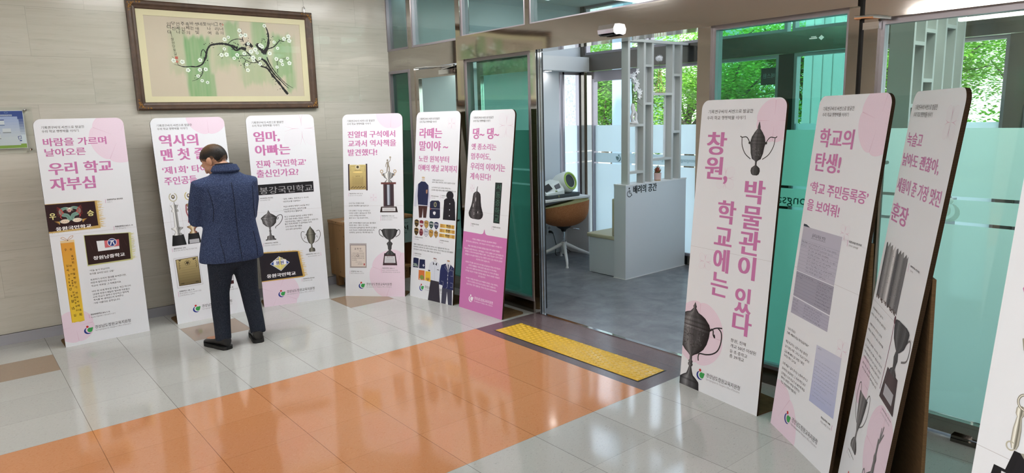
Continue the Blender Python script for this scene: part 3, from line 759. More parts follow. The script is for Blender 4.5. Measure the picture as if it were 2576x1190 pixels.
 ('pl6', '동', 0.4204, 0.478, 1.0429, 0.0535),
 ('pl6', '중', 0.4201, 0.4778, 0.9774, 0.0535),
 ('pl6', '하', 0.4198, 0.4776, 0.9118, 0.0536),
 ('pl6', '교', 0.4196, 0.4773, 0.8461, 0.0537),
 ('bar', 0.1, 0.7445, 0.7769),
 ('capb', '용남중학교 연도미상', 0.1114, 0.2146, 0.7671, 0.0111),
 ('cap', '학교종', 0.1129, 0.1435, 0.7496, 0.0103),
 ('bar', 0.3927, 0.7449, 0.7763),
 ('capb', '용남중학교 연도미상', 0.4044, 0.5053, 0.7688, 0.0108),
 ('cap', '현판', 0.4062, 0.4245, 0.7498, 0.01),
 ('bodyw', '“수많은 선배들의 손때 묻은 줄 끝에서 퍼져온', 0.1308, 0.4665, 0.6341, 0.0154),
 ('bodyw', '옛 종소리는 멈추었어도, 우리 학교의 이야기는 내일도 이어집니다.”', 0.0461, 0.5501, 0.6068, 0.0156),
 ('bodyw', '매일 아침 등굣길 친구들의 발걸음 줄을 당겨 교실로 깨웠던', 0.0807, 0.5153, 0.5691, 0.0155),
 ('bodyw', '종을소리 요란한 종소리는 이제 말없는 기억의 유물로 고이 남아있습니다.', 0.0265, 0.5718, 0.5402, 0.0156),
 ('bodyw', '새해면 그 종소리에 담았던 배움의 열정, 그리고 동심과 ‘우정’의 함께', 0.0431, 0.5549, 0.5161, 0.0156),
 ('bodyw', '선배들이 나누었던 따뜻한 온기는 여전히 우리가 걷는 복도와 운동장', 0.0427, 0.5576, 0.489, 0.0156),
 ('bodyw', '곳곳에 스며 있습니다.', 0.2047, 0.3951, 0.4634, 0.0154),
 ('bodyw', '바로도 창고를 나와 다시 우리 곁으로 돌아온 창원 39개 학교의', 0.0589, 0.5381, 0.4232, 0.0156),
 ('bodyw', '소중한 보물들은 이제 단순한 옛날 물건이 아니에요.', 0.1035, 0.4929, 0.3981, 0.0156),
 ('bodyw', '오늘 우리가 함께 다시 찾아내고 마주한 이 기억의 조각들은,', 0.0706, 0.5264, 0.3717, 0.0156),
 ('bodyw', '먼 훗날 내일의 아이들이 마주할 새로운 역사의 위대한 이정표가', 0.066, 0.5392, 0.3453, 0.0156),
 ('bodyw', '될 것입니다.', 0.2523, 0.3486, 0.3206, 0.0153),
 ('bodyw', '여러분이 매일 친구들과 웃고 떠들며 보내는 오늘 하루도,', 0.075, 0.5236, 0.2782, 0.0156),
 ('bodyw', '시간이 흐르면 우리 학교의 눈부신 역사가 된답니다.', 0.1028, 0.4962, 0.2536, 0.0156),
 ('bodyw', '오늘이라는 가장 아름다운 기억의 주인공이 되어보세요!', 0.0868, 0.5116, 0.2278, 0.0156),
 ('f', 'line', 0.4987, 1.6267, 0.1299, 45),
 ('f', 'line', 0.0905, 1.0805, 0.044, 45),
],
7: [
 ('title', '창', 0.062, 0.2145, 1.5068, 0.1335),
 ('title', '원', 0.0635, 0.2027, 1.363, 0.1322),
 ('title', ',', 0.2106, 0.2416, 1.2972, 0.0465),
 ('title', '학', 0.1902, 0.3273, 1.1128, 0.1348),
 ('title', '교', 0.1826, 0.3164, 0.9678, 0.1056),
 ('title', '박', 0.3728, 0.5147, 1.2454, 0.1304),
 ('title', '물', 0.3709, 0.5078, 1.0995, 0.1307),
 ('title', '관', 0.3665, 0.514, 0.9588, 0.137),
 ('title', '에', 0.1886, 0.3091, 0.8267, 0.1379),
 ('title', '는', 0.1857, 0.3179, 0.6826, 0.1397),
 ('title', '이', 0.3753, 0.4996, 0.8167, 0.132),
 ('title', '있', 0.3737, 0.4937, 0.6266, 0.145),
 ('title', '다', 0.371, 0.5087, 0.4909, 0.1308),
 ('sub', '창원, 진해', 0.372, 0.4811, 0.3799, 0.0217),
 ('sub', '개교 50년 이상된', 0.3732, 0.5556, 0.3481, 0.0217),
 ('sub', '유·초·중학교', 0.372, 0.4986, 0.3151, 0.0217),
 ('sub', '총 39개교', 0.373, 0.4789, 0.2873, 0.0217),
 ('f', 'fill', 0.5285, 1.6378, 0.1193, 45),
 ('f', 'line', 0.2267, 1.3101, 0.0813, 45),
 ('f', 'line', 0.1261, 0.8004, 0.0603, 45),
 ('f', 'fillline', 0.1207, 0.3558, 0.1992, 45),
],
8: [
 ('title', '학교의', 0.0552, 0.3616, 1.5545, 0.0916),
 ('title', '탄생!', 0.0474, 0.2868, 1.4347, 0.0952),
 ('title2', '‘학교 주민등록증’', 0.0358, 0.5475, 1.3034, 0.0601),
 ('title2', '을 보여줘!', 0.0345, 0.3397, 1.2146, 0.0601),
 ('body', '“우리 학교는', 0.0242, 0.1167, 0.5518, 0.0148),
 ('body', '언제, 어떻게 처음 태어났을까요?”', 0.028, 0.2617, 0.5268, 0.0148),
 ('body', '매일 등교하는 교문이 처음 열리던', 0.0305, 0.2636, 0.4803, 0.0148),
 ('body', '날의 떨림 서류, 그리고 학교가 걸어온', 0.0323, 0.2896, 0.4538, 0.0147),
 ('body', '길을 빼곡빼곡 일기처럼 기록한', 0.0327, 0.2439, 0.4264, 0.0147),
 ('body', '두꺼운 책이 있어요.', 0.0332, 0.1684, 0.4036, 0.0147),
 ('body', '오랜 세월이 흘러 종이는 노랗게 변하고', 0.0316, 0.3002, 0.3602, 0.0147),
 ('body', '모서리는 닳았지만, 그 속에 적힌 낡은', 0.034, 0.2894, 0.3314, 0.0147),
 ('body', '도장들은 우리 학교가 이 세상에 처음', 0.0358, 0.2877, 0.3048, 0.0147),
 ('body', '태어난 위대한 시작을 증명하는', 0.0394, 0.2435, 0.2819, 0.0147),
 ('body', '‘학교 주민등록증’이랍니다.', 0.0402, 0.2138, 0.2576, 0.0147),
 ('bar', 0.565, 0.224, 0.25),
 ('capb', '창원유치원 1980.', 0.4644, 0.551, 0.2456, 0.0104),
 ('cap', '창원유치원 인가서', 0.4665, 0.5542, 0.2253, 0.0104),
 ('bar', 0.4472, 1.0709, 1.1008),
 ('capb', '해군유치원 연도미상.', 0.4573, 0.5605, 1.0947, 0.0103),
 ('cap', '연혁지 일부내용', 0.46, 0.5348, 1.0773, 0.009),
 ('f', 'fill', 0.5341, 1.6421, 0.1558, 30),
 ('f', 'line', 0.4117, 1.1244, 0.0489, 45),
 ('f', 'line', 0.5424, 0.6038, 0.056, 45),
 ('f', 'fillline', 0.0396, 0.0259, 0.2324, 10),
],
9: [
 ('title', '녹슬고', 0.0272, 0.2316, 1.5695, 0.0552),
 ('title', '낡아도 괜찮아,', 0.0211, 0.4838, 1.4865, 0.0558),
 ('title', '훈장', 0.0135, 0.2522, 1.2698, 0.0778),
 ('title2', '세월이 준 가장 멋진', 0.0168, 0.5657, 1.3833, 0.058),
 ('body', '“왜 빛바래고 녹이 슬어도,', 0.021, 0.2041, 0.8468, 0.0101),
 ('body', '우리는 가장 자랑스런 훈장이죠.”', 0.0148, 0.2697, 0.82, 0.0101),
 ('body', '오래된 먼지의 빛 동안 간직해', 0.0252, 0.2301, 0.7767, 0.01),
 ('body', '때로는 투박하고 낡은 트로피들.', 0.0212, 0.281, 0.7485, 0.0099),
 ('body', '반짝이는 금빛은 아니어도 그래도', 0.0303, 0.2852, 0.7044, 0.0098),
 ('body', '그 안에 깃든 친구들의 환호와 학교의', 0.0234, 0.3098, 0.6763, 0.0098),
 ('body', '가장 빛났던 순간이 남아 있어요 감동은', 0.0259, 0.3148, 0.6516, 0.0097),
 ('body', '우렁차게 트로피 소리로 들려오는 함성이 되어', 0.0297, 0.3091, 0.6288, 0.0096),
 ('body', '흘린 땀으로 광낸 역사와 학교의', 0.0365, 0.3017, 0.6016, 0.0096),
 ('body', '주인공을 부르며 새겨있답니다.', 0.0443, 0.2985, 0.5812, 0.0095),
 ('bar', 0.3808, 1.0867, 1.1204),
 ('capb', '삼정중학교 연도미상.', 0.3997, 0.5128, 1.1137, 0.0074),
 ('cap', '상장', 0.4072, 0.443, 1.0973, 0.0067),
 ('bar', 0.4133, 0.5253, 0.5535),
 ('capb', '대산초등학교 연도미상.', 0.4226, 0.5516, 0.5511, 0.0059),
 ('cap', '건강달리기 대회 우승컵', 0.4215, 0.5385, 0.5332, 0.0059),
 ('bar', 0.0747, 0.1838, 0.2109),
 ('capb', '진해중학교 연도미상.', 0.0876, 0.1953, 0.2119, 0.0062),
 ('cap', '우승컵', 0.0882, 0.1345, 0.1925, 0.0055),
 ('f', 'line', 0.4996, 1.6434, 0.0729, 45),
 ('f', 'fill', 0.0887, 0.531, 0.1102, 45),
 ('f', 'fillline', 0.4789, 0.3792, 0.193, 45),
],
10: [
],
}
PW, PH, RC = 0.6, 1.76, 0.052
def round_outline(w=PW, h=PH, r=RC, n=8):
    P = [(0, 0), (w, 0)]
    P += [(w-r+r*cos(pi/2*i/n), h-r+r*sin(pi/2*i/n)) for i in range(n+1)]
    P += [(r-r*sin(pi/2*i/n), h-r+r*cos(pi/2*i/n)) for i in range(n+1)]
    return P
OUT = round_outline(PW, PH, RC)
def clip(poly, win=OUT):
    for i in range(len(win)):
        if not poly: return []
        a, b = win[i], win[(i+1) % len(win)]
        def ins(p): return (b[0]-a[0])*(p[1]-a[1]) - (b[1]-a[1])*(p[0]-a[0]) >= -1e-9
        res = []
        for j in range(len(poly)):
            p, q = poly[j-1], poly[j]
            ip, iq = ins(p), ins(q)
            if ip != iq:
                d1 = (b[0]-a[0])*(p[1]-a[1]) - (b[1]-a[1])*(p[0]-a[0]); d2 = (b[0]-a[0])*(q[1]-a[1]) - (b[1]-a[1])*(q[0]-a[0])
                t = d1/(d1-d2); res.append((p[0]+(q[0]-p[0])*t, p[1]+(q[1]-p[1])*t))
            if iq: res.append(q)
        poly = res
    return poly
def ell(cx, cy, rx, ry=None, n=20, a0=0, rot=0):
    ry = rx if ry is None else ry; o = []
    for i in range(n):
        a = a0 + 2*pi*i/n; x, y = rx*cos(a), ry*sin(a); o.append((cx+x*cos(rot)-y*sin(rot), cy+x*sin(rot)+y*cos(rot)))
    return o
def qd(x0, y0, x1, y1): return [(x0, y0), (x1, y0), (x1, y1), (x0, y1)]
STY = {'title': (5, .010), 'title2': (4, .010), 'body': (1, 0.0), 'bodyw': (1, 0.0), 'capb': (1, .010), 'cap': (1, 0.0), 'sub': (2, 0.0), 'fa': (2, .010), 'fa2': (2, .010), 'fb': (2, .010), 'rib': (1, 0.0), 'pl': (2, 0.0), 'dt': (2, .010), 'ct': (1, 0.0), 'bandt': (2, .010), 'pl6': (2, 0.0)}
text_prefetch([(it[1],)+STY[it[0]] for k in SD for it in SD[k] if it[0] in STY] + [(t_, 1, 0.0) for t_ in '기록연구사의 시선으로 발굴한|우리 학교 행정박물 이야기|Gyeongsangnam-do Changwon Office of Education'.split('|')] + [('경상남도창원교육지원청', 2, 0.0)]
              + [(c_, 1, 0.0) for c_ in '천녀의그리움이허나여뜻네생애빛바는축제의주인은언제나당신입니다설현당동길'])
class Print:
    """flat ink shapes on a board; uv in metres, later shapes lie on top"""
    def __init__(s, lean, w0=0.0003): s.mb = MB(); s.lean = lean; s.w = w0; s.win = OUT
    def P(s, u, v, w): return (u-PW/2, v*sin(s.lean)-w*cos(s.lean), v*cos(s.lean)+w*sin(s.lean))
    def up(s, d=0.00012): s.w += d; return s
    def poly(s, pts, col, cl=True):
        pts = [tuple(p) for p in pts]
        A = sum(pts[i-1][0]*pts[i][1]-pts[i][0]*pts[i-1][1] for i in range(len(pts)))
        if A < 0: pts = pts[::-1]
        if cl: pts = clip(pts, s.win)
        if len(pts) < 3: return s
        s.cnt = (getattr(s, 'cnt', 0)+1) % 40; w = s.w + s.cnt*2.5e-6
        s.mb.add([s.P(u, v, w) for u, v in pts], [tuple(range(len(pts)))], 0, col); return s
    def stroke(s, pts, w, col, close=False):
        pts = list(pts) + ([pts[0]] if close else []); ws = w if isinstance(w, (list, tuple)) else [w]*len(pts)
        L = []; R = []
        for i, p in enumerate(pts):
            a, b = pts[max(i-1, 0)], pts[min(i+1, len(pts)-1)]
            if close and i in (0, len(pts)-1): a, b = pts[-2], pts[1]
            dx, dy = b[0]-a[0], b[1]-a[1]; d = sqrt(dx*dx+dy*dy) or 1
            nx, ny = -dy/d*ws[i]/2, dx/d*ws[i]/2; L.append((p[0]+nx, p[1]+ny)); R.append((p[0]-nx, p[1]-ny))
        for i in range(len(pts)-1): s.poly([L[i], R[i], R[i+1], L[i+1]], col)
        return s
    def text(s, t, u0, u1, vm, h, col, bold=0.0, res=2):
        for vs, fs in text_fit(t, u0, u1, vm, h, bold, res):
            s.mb.add([s.P(u, v, s.w) for u, v in vs], fs, 0, col); s.w += .00004
        return s
    def shade(s, cx, segs, pal, slope=0.0, gain=None, ncol=10):
        """turned object seen from the side: (v, half width) rows, tones across from a palette"""
        for i in range(len(segs)-1):
            (v0, r0), (v1, r1) = segs[i][:2], segs[i+1][:2]
            g = segs[i][2] if len(segs[i]) > 2 else 1.0
            for j in range(ncol):
                a, b = -1+2*j/ncol, -1+2*(j+1)/ncol
                t = (j+.5)/ncol*(len(pal)-1); k = int(t); c = mix(pal[k], pal[min(k+1, len(pal)-1)], t-k); c = tuple(min(1, q*g) for q in c[:3])+(1,)
                s0, s1 = slope*(v0-segs[0][0]), slope*(v1-segs[0][0])
                s.poly([(cx+s0+a*r0, v0), (cx+s0+b*r0, v0), (cx+s1+b*r1, v1), (cx+s1+a*r1, v1)], c)
        return s
    def build(s, name, parent):
        return s.mb.build(name, M['print'], parent, fix=False)
SIL = [rgb(*[q]*3) for q in (70, 120, 215, 235, 150, 100, 170, 110, 60)]
DRK = [rgb(28,28,30), rgb(52,52,54), rgb(84,84,86), rgb(62,62,64), rgb(44,44,46), rgb(60,60,62), rgb(74,74,76), rgb(40,40,42), rgb(24,24,26)]
GRY = [rgb(48,47,48), rgb(92,90,92), rgb(136,134,136), rgb(104,102,104), rgb(80,78,80), rgb(112,110,112), rgb(86,84,86), rgb(58,57,58), rgb(40,39,40)]
GLD = [rgb(96,76,30), rgb(168,140,66), rgb(226,206,140), rgb(196,168,90), rgb(150,120,56), rgb(188,160,86), rgb(140,112,50), rgb(92,72,28)]
WHT = rgb(220,222,228)
PINK = rgb(188,116,164)
def spline(pts, n=6):
    o = []
    for i in range(len(pts)-1):
        p0, p1, p2, p3 = pts[max(i-1,0)], pts[i], pts[i+1], pts[min(i+2, len(pts)-1)]
        for k in range(n):
            t = k/n
            o.append(tuple(0.5*((2*p1[d]) + (-p0[d]+p2[d])*t + (2*p0[d]-5*p1[d]+4*p2[d]-p3[d])*t*t + (-p0[d]+3*p1[d]-3*p2[d]+p3[d])*t**3) for d in range(len(p1))))
    o.append(tuple(pts[-1])); return o
def flower(p, style, cx, cy, r, rot):
    big = style != 'line'
    fillc = mix(WHT, rgb(226,178,206), .46 if big else .05)
    linec = mix(WHT, rgb(206,138,178), .34 if big else .26)
    slit = mix(WHT, rgb(200,110,160), .62)
    for k in range(4):
        a = rad(rot) + k*pi/2
        pts = []
        for i in range(25):
            t = -1+2*i/24; ang = a + t*rad(44.6); rr = r*(1.0 - 0.06*abs(t)**6)
            if not big: rr = r*(1.0-0.45*abs(t)**2.2); ang = a + t*rad(34)
            pts.append((cx+rr*cos(ang), cy+rr*sin(ang)))
        if big:
            for i in range(24): p.poly([(cx, cy), pts[i], pts[i+1]], fillc)
            p.w += .00005
            m = 12 if style == 'fillline' else 9
            for q in range(m):
                sc = 0.30 + 0.68*q/(m-1)
                P2 = [(cx+(x-cx)*sc, cy+(y-cy)*sc) for x, y in pts]
                p.stroke(P2, .0011 if style == 'fillline' else .0007, linec)
            p.w -= .00005
        else:
            P2 = spline([(cx, cy)] + pts[::4] + [(cx, cy)], 3); P2 = [(cx+.02*r*cos(a), cy+.02*r*sin(a))] + pts
            for i in range(24): p.poly([(cx, cy), pts[i], pts[i+1]], fillc)
            p.w += .00005; p.stroke(pts, .0010, linec); p.w -= .00005
        b = a + pi/4; p.w += .0001
        if big: p.stroke([(cx+r*.25*cos(b), cy+r*.25*sin(b)), (cx+r*.6*cos(b), cy+r*.6*sin(b)), (cx+r*.92*cos(b), cy+r*.92*sin(b))], [.0008, .0026, .0046], mix(WHT, slit, .75))
        else:
            for sg in (-1, 1):
                e = b + sg*.16
                p.stroke([(cx+r*.10*cos(b), cy+r*.10*sin(b)), (cx+r*.4*cos(b+sg*.02), cy+r*.4*sin(b+sg*.02)), (cx+r*.78*cos(e), cy+r*.78*sin(e))], [.0010, .0034, .0008], mix(WHT, slit, .7))
        p.w -= .0001
def emblem(p, cx, cy, s, white=False):
    red, blue, green = emblem_polys(); W = rgb(238,232,238)
    for pl, c in ((blue, rgb(34,52,130)), (green, rgb(58,152,80)), (red, rgb(186,44,48))):
        if white: c = W
        pts = [(cx+x*s, cy+y*s) for x, y in pl]
        if pl is blue:
            n = len(pts)//2
            for i in range(n-1): p.poly([pts[i], pts[i+1], pts[-2-i], pts[-1-i]], c)
        else:
            m = (sum(q[0] for q in pts)/len(pts), sum(q[1] for q in pts)/len(pts))
            for i in range(len(pts)): p.poly([m, pts[i-1], pts[i]], c)
STYLE = {'title': ('headline_text', 'pink', .028, 5), 'title2': ('headline_text', 'pink', .022, 4), 'body': ('body_text', 'black', .006, 1), 'bodyw': ('body_text', 'wink', .006, 1),
         'capb': ('caption_text', 'black', .02, 1), 'cap': ('caption_text', 'grey', 0, 1), 'sub': ('body_text', 'black', .006, 2)}
def board(k, x, y, yaw, lean, label, full=False, white_logo=False, flap=.27):
    r = thing('exhibition_board', label, 'sign', (x, y, 0), yaw, 'exhibition boards standing in the hall')
    L = lean
    def P(u, v, w): return (u-PW/2, v*sin(L)-w*cos(L), v*cos(L)+w*sin(L))
    TH = .016
    b = MB(); o = round_outline()
    n = len(o); vs = [P(u, v, 0) for u, v in o] + [P(u, v, -TH) for u, v in o]
    b.add(vs[:n], [tuple(range(n))], 0); b.add(vs[n:], [tuple(range(n-1, -1, -1))], 2)
    for i in range(n): b.add([vs[i], vs[(i+1)%n], vs[n+(i+1)%n], vs[n+i]], [(3,2,1,0)], 1)
    b.build('board', [M['paper'], M['cell'], M['card']], r, fix=False)
    # crease across the middle
    p = Print(L, .0002); p.stroke([(0, .879), (.6, .879)], .0012, rgb(178,172,176)); p.build('crease', r)
    # cardboard easel at the back, and the flap lying on the floor
    h = 1.12; yb = h*sin(L) + TH*cos(L); wd = PW/2 if full else .11
    s = MB()
    yo = yb + (0.0 if full else .0)
    s.add([(-wd, yo, h*cos(L)-.01), (wd, yo, h*cos(L)-.01), (wd, yo+.012, h*cos(L)-.01), (-wd, yo+.012, h*cos(L)-.01), (-wd, yo+.02, .008), (wd, yo+.02, .008), (wd, yo+.032, .008), (-wd, yo+.032, .008)],
          [(0,1,2,3), (7,6,5,4), (0,4,5,1), (1,5,6,2), (2,6,7,3), (3,7,4,0)])
    s.build('easel_back', M['card'], r)
    D = flap if not full else .20; rc = .05
    fl_ = [(-PW/2, .018), (PW/2, .018)] + [(PW/2-rc+rc*cos(pi/2*i/6), D-rc+rc*sin(pi/2*i/6)) for i in range(7)] + [(-PW/2+rc-rc*sin(pi/2*i/6), D-rc+rc*cos(pi/2*i/6)) for i in range(7)]
    MB().prism(fl_, lambda a, c: (a, c, .0), lambda a, c: (a, c, .008)).build('floor_flap', M['card'], r)
    # printing
    layers = {}
    hd = [('기록연구사의 시선으로 발굴한', .055, .383, 1.692, .0215), ('우리 학교 행정박물 이야기', .047, .333, 1.656, .0215)] if k in (7,) else \
         [('기록연구사의 시선으로 발굴한', .0475, .326, 1.6965, .0205), ('우리 학교 행정박물 이야기', .0475, .285, 1.668, .0195)]
    t = Print(L, .0006)
    for s_, a, c, v, hh in hd: t.text(s_, a, c, v, hh, rgb(40,36,40), .006, 1)
    t.build('intro_text', r)
    last = None; pieces = []
    for it in SD[k]:
        if it[0] == 'f':
            q = Print(L, .0003); flower(q, *it[1:]); pieces.append(('flower_pattern', q)); last = None
        elif it[0] == 'bar':
            q = Print(L, .0006); q.poly(qd(it[1]-.0013, it[2], it[1]+.0013, it[3]), rgb(206,140,184)); pieces.append(('caption_text', q)); last = ('bar', q, it)
        elif it[0] in STYLE:
            nm, mk, bd, res = STYLE[it[0]]
            same = False
            if last is not None and last[0] == 'bar' and nm == 'caption_text': same = True
            elif last is not None and last[0] == nm and nm != 'headline_text':
                gap = last[2][4]-last[2][5]/2-(it[4]+it[5]/2); same = -it[5] < gap < it[5]*1.0 and it[0] != 'capb'
            elif last is not None and nm == last[0] == 'headline_text':
                gap = last[2][4]-last[2][5]/2-(it[4]+it[5]/2); same = it[1] == ','
            if not same: q = Print(L, .0006); pieces.append((nm, q))
            col = {'pink': PINK, 'black': rgb(40,36,40), 'grey': rgb(118,112,120), 'wink': rgb(240,232,240)}[mk]
            if nm == 'headline_text' and it[5] < .075: bd = .021
            w_ = q.w; q.text(it[1], it[2], it[3], it[4], it[5], col, bd, res); q.w = w_
            last = (nm, q, it)
    for nm, q in pieces: q.build(nm, r)
    for it in ([] if k == 10 else [1]):
        q = Print(L, .0006); wc = rgb(240,232,240)
        cx, cy = (.1045, .108) if k == 9 and False else (.1655, .105)
        emblem(q, cx, cy, .068, white_logo); q.build('emblem', r)
        q = Print(L, .0006); q.text('경상남도창원교육지원청', .2125, .4685, .1185, .027, wc if white_logo else rgb(40,36,40), .006, 2)
        q.text('Gyeongsangnam-do Changwon Office of Education', .2115, .4685, .0915, .0155, wc if white_logo else rgb(150,144,152), 0, 1)
        q.build('office_name_text', r)
    return r, L
def ptext(p, style, **kw):
    for it in p_items: pass
def styled(p, k, style, col, bold=0.0, res=1):
    for it in SD[k]:
        if it[0] == style: p.text(it[1], it[2], it[3], it[4], it[5], col, bold, res)
def fringe(p, pts, nx, ny, col, n=40, ln=.03, w=.0022, seed=3):
    R = random.Random(seed)
    for i in range(n):
        t = (i+.5)/n*(len(pts)-1); k = int(t); f = t-k; a, b = pts[k], pts[min(k+1, len(pts)-1)]
        x, y = a[0]+(b[0]-a[0])*f, a[1]+(b[1]-a[1])*f; l = ln*(.6+.7*R.random())
        e = (x+nx*l+R.uniform(-.006,.006), y+ny*l+R.uniform(-.008,.008)); m = ((x+e[0])/2+R.uniform(-.003,.003), (y+e[1])/2+R.uniform(-.004,.004))
        p.stroke([(x, y), m, e], [w*1.6, w*1.2, w*.6], mix(col, rgb(240,226,170), R.random()*.6))
def scribble(p, u0, u1, v, h, col, n, seed):
    """handwriting: short pen strokes in word groups"""
    R = random.Random(seed); u = u0
    while u < u1:
        for _ in range(R.randint(2, 5)):
            if u > u1: break
            for q in range(3):
                a, b = u+R.uniform(0, h*.7), v+R.uniform(-h/2, h/2); c, d = u+R.uniform(0, h*.8), v+R.uniform(-h/2, h/2)
                p.stroke([(a, b), (c, d)], h*.10, col)
            u += h*.85
        u += h*.6

# board 1: flags and a ribbon
BD = {}
r, L = board(1, 0.849, 1.8704, 0.0233, 0.0227, 'board with two dark flags and a long yellow ribbon, beside the blue notice'); BD[1] = r
p = Print(L, .0005)
p.poly([(0, 1.1247), (.346, 1.1215), (.345, .902), (0, .902)], rgb(188,156,92)); p.up()
p.poly([(0, 1.121), (.328, 1.117), (.332, .925), (0, .912)], rgb(44,24,28)); p.up()
fringe(p, [(.340, 1.12), (.343, .91)], 1, 0, rgb(196,164,96), 46, .034)
fringe(p, [(.0, .913), (.31, .916)], 0, -1, rgb(176,146,84), 60, .012, .0016, 5)
def dragon(p, cx, cy, sx):
    teal, red_, cream, gold = rgb(116,150,140), rgb(176,70,66), rgb(222,208,190), rgb(206,158,84)
    body = spline([(cx+sx*.045, cy+.052), (cx+sx*.02, cy+.06), (cx-sx*.012, cy+.045), (cx-sx*.006, cy+.015), (cx+sx*.026, cy+.002), (cx+sx*.034, cy-.028), (cx+sx*.006, cy-.045), (cx-sx*.03, cy-.038)], 6)
    nb = len(body)
    p.stroke(body, [.012+.016*sin(pi*i/(nb-1)) for i in range(nb)], teal); p.up()
    for i in range(2, nb-2, 2): p.stroke([(body[i][0]-.006, body[i][1]+.004), (body[i][0]+.006, body[i][1]-.004)], .002, rgb(60,84,80))
    for i in range(7): p.stroke([(cx-sx*(.006-.002*i), cy+.05-.004*i), (cx-sx*(.035+.002*(i%3)), cy+.075-.012*i)], [.005, .001], red_)
    p.poly(ell(cx+sx*.042, cy+.052, .016, .011), teal); p.up()
    for i in range(4): p.stroke([(cx+sx*.05, cy+.058-.004*i), (cx+sx*(.07), cy+.066-.010*i)], [.004, .001], cream)
    p.poly(ell(cx+sx*.046, cy+.056, .004), rgb(240,236,220))
    p.poly(ell(cx+sx*.005, cy-.04, .030, .016, 24), cream); p.up()
    for i in range(4): p.stroke([(cx-.018+.012*i, cy-.036), (cx-.012+.012*i, cy-.048)], .002, rgb(178,130,120))
    for i in range(6): p.stroke([(cx-sx*.03, cy-.04-.002*i), (cx-sx*(.062-.006*i), cy-.034-.006*i)], [.004, .001], gold)
    p.stroke([(cx-sx*.01, cy+.02), (cx-sx*.02, cy-.005), (cx-sx*.012, cy-.02)], [.006, .008, .003], red_)
dragon(p, .108, 1.022, 1); p.w -= .0003; dragon(p, .200, 1.024, -1)
p.poly(ell(.151, 1.061, .0125, .012, 24), rgb(214,176,168)); p.up(); p.stroke(ell(.151, 1.061, .008, .0078, 20), .0022, rgb(150,80,80), True); p.poly(ell(.151, 1.061, .0035), rgb(160,90,90)); p.up()
styled(p, 1, 'fa', rgb(226,216,150), .03, 2); styled(p, 1, 'fa2', rgb(240,238,240), .03, 2)
p.build('dragon_flag_picture', r)
p = Print(L, .0005)
p.poly([(.222, .860), (.551, .841), (.541, .616), (.221, .612)], rgb(186,186,128)); p.up()
p.poly([(.2265, .856), (.535, .838), (.528, .626), (.2255, .622)], rgb(44,26,26)); p.up()
fringe(p, [(.548, .84), (.540, .62)], 1, 0, rgb(190,190,130), 44, .026, .002, 9)
for i in range(9): p.stroke([(.25+.03*i, .83-.012*(i%3)), (.27+.03*i, .74-.02*(i%4))], [.0008, .003, ][:2], rgb(66,42,40))
p.up(); p.poly([(.303, .802), (.357, .800), (.356, .750), (.357, .740), (.457, .742), (.457, .719), (.306, .719)], rgb(222,224,228), True)
p.up(); p.poly([(.358, .798), (.461, .796), (.459, .744), (.357, .741)], rgb(196,100,108)); p.up()
p.poly(ell(.410, .777, .033, .033, 28), rgb(226,228,232)); p.up(); p.poly(ell(.410, .777, .029, .029, 28), rgb(38,54,120)); p.up()
for q in (qd(.392, .788, .428, .794), [(.404, .788), (.411, .788), (.401, .757), (.393, .757)], [(.411, .788), (.418, .788), (.428, .757), (.420, .757)]): p.poly(q, rgb(236,236,240))
styled(p, 1, 'fb', rgb(240,238,240), .02, 2)
p.build('emblem_flag_picture', r)
p = Print(L, .0005)
for i in range(24):
    v0, v1 = .82-.6335*i/24, .82-.6335*(i+1)/24; t = i/23
    p.poly([(.0633, v0), (.1555-.0053*i/24, v0), (.1555-.0053*(i+1)/24, v1), (.0633, v1)], mix(rgb(208,146,58), rgb(222,190,56), t))
p.poly([(.0633, .8366), (.1555, .8346), (.1553, .815), (.0633, .817)], rgb(216,192,150)); p.up()
p.stroke([(.1535, .83), (.1475, .19)], .0035, rgb(224,196,120)); p.stroke([(.066, .82), (.066, .19)], .002, rgb(186,130,40))
p.poly([(.063, .192), (.08, .184), (.1, .188), (.12, .182), (.15, .187), (.15, .194)], rgb(214,182,54))
cord = spline([(.112, .832), (.085, .845), (.070, .855), (.085, .862), (.110, .842), (.132, .862), (.152, .866), (.142, .850), (.114, .836)], 5); p.up()
p.stroke(cord, .003, rgb(186,130,80)); p.poly(ell(.112, .834, .004), rgb(60,40,30))
styled(p, 1, 'rib', rgb(44,34,26), .012, 1)
p.build('ribbon_picture', r)

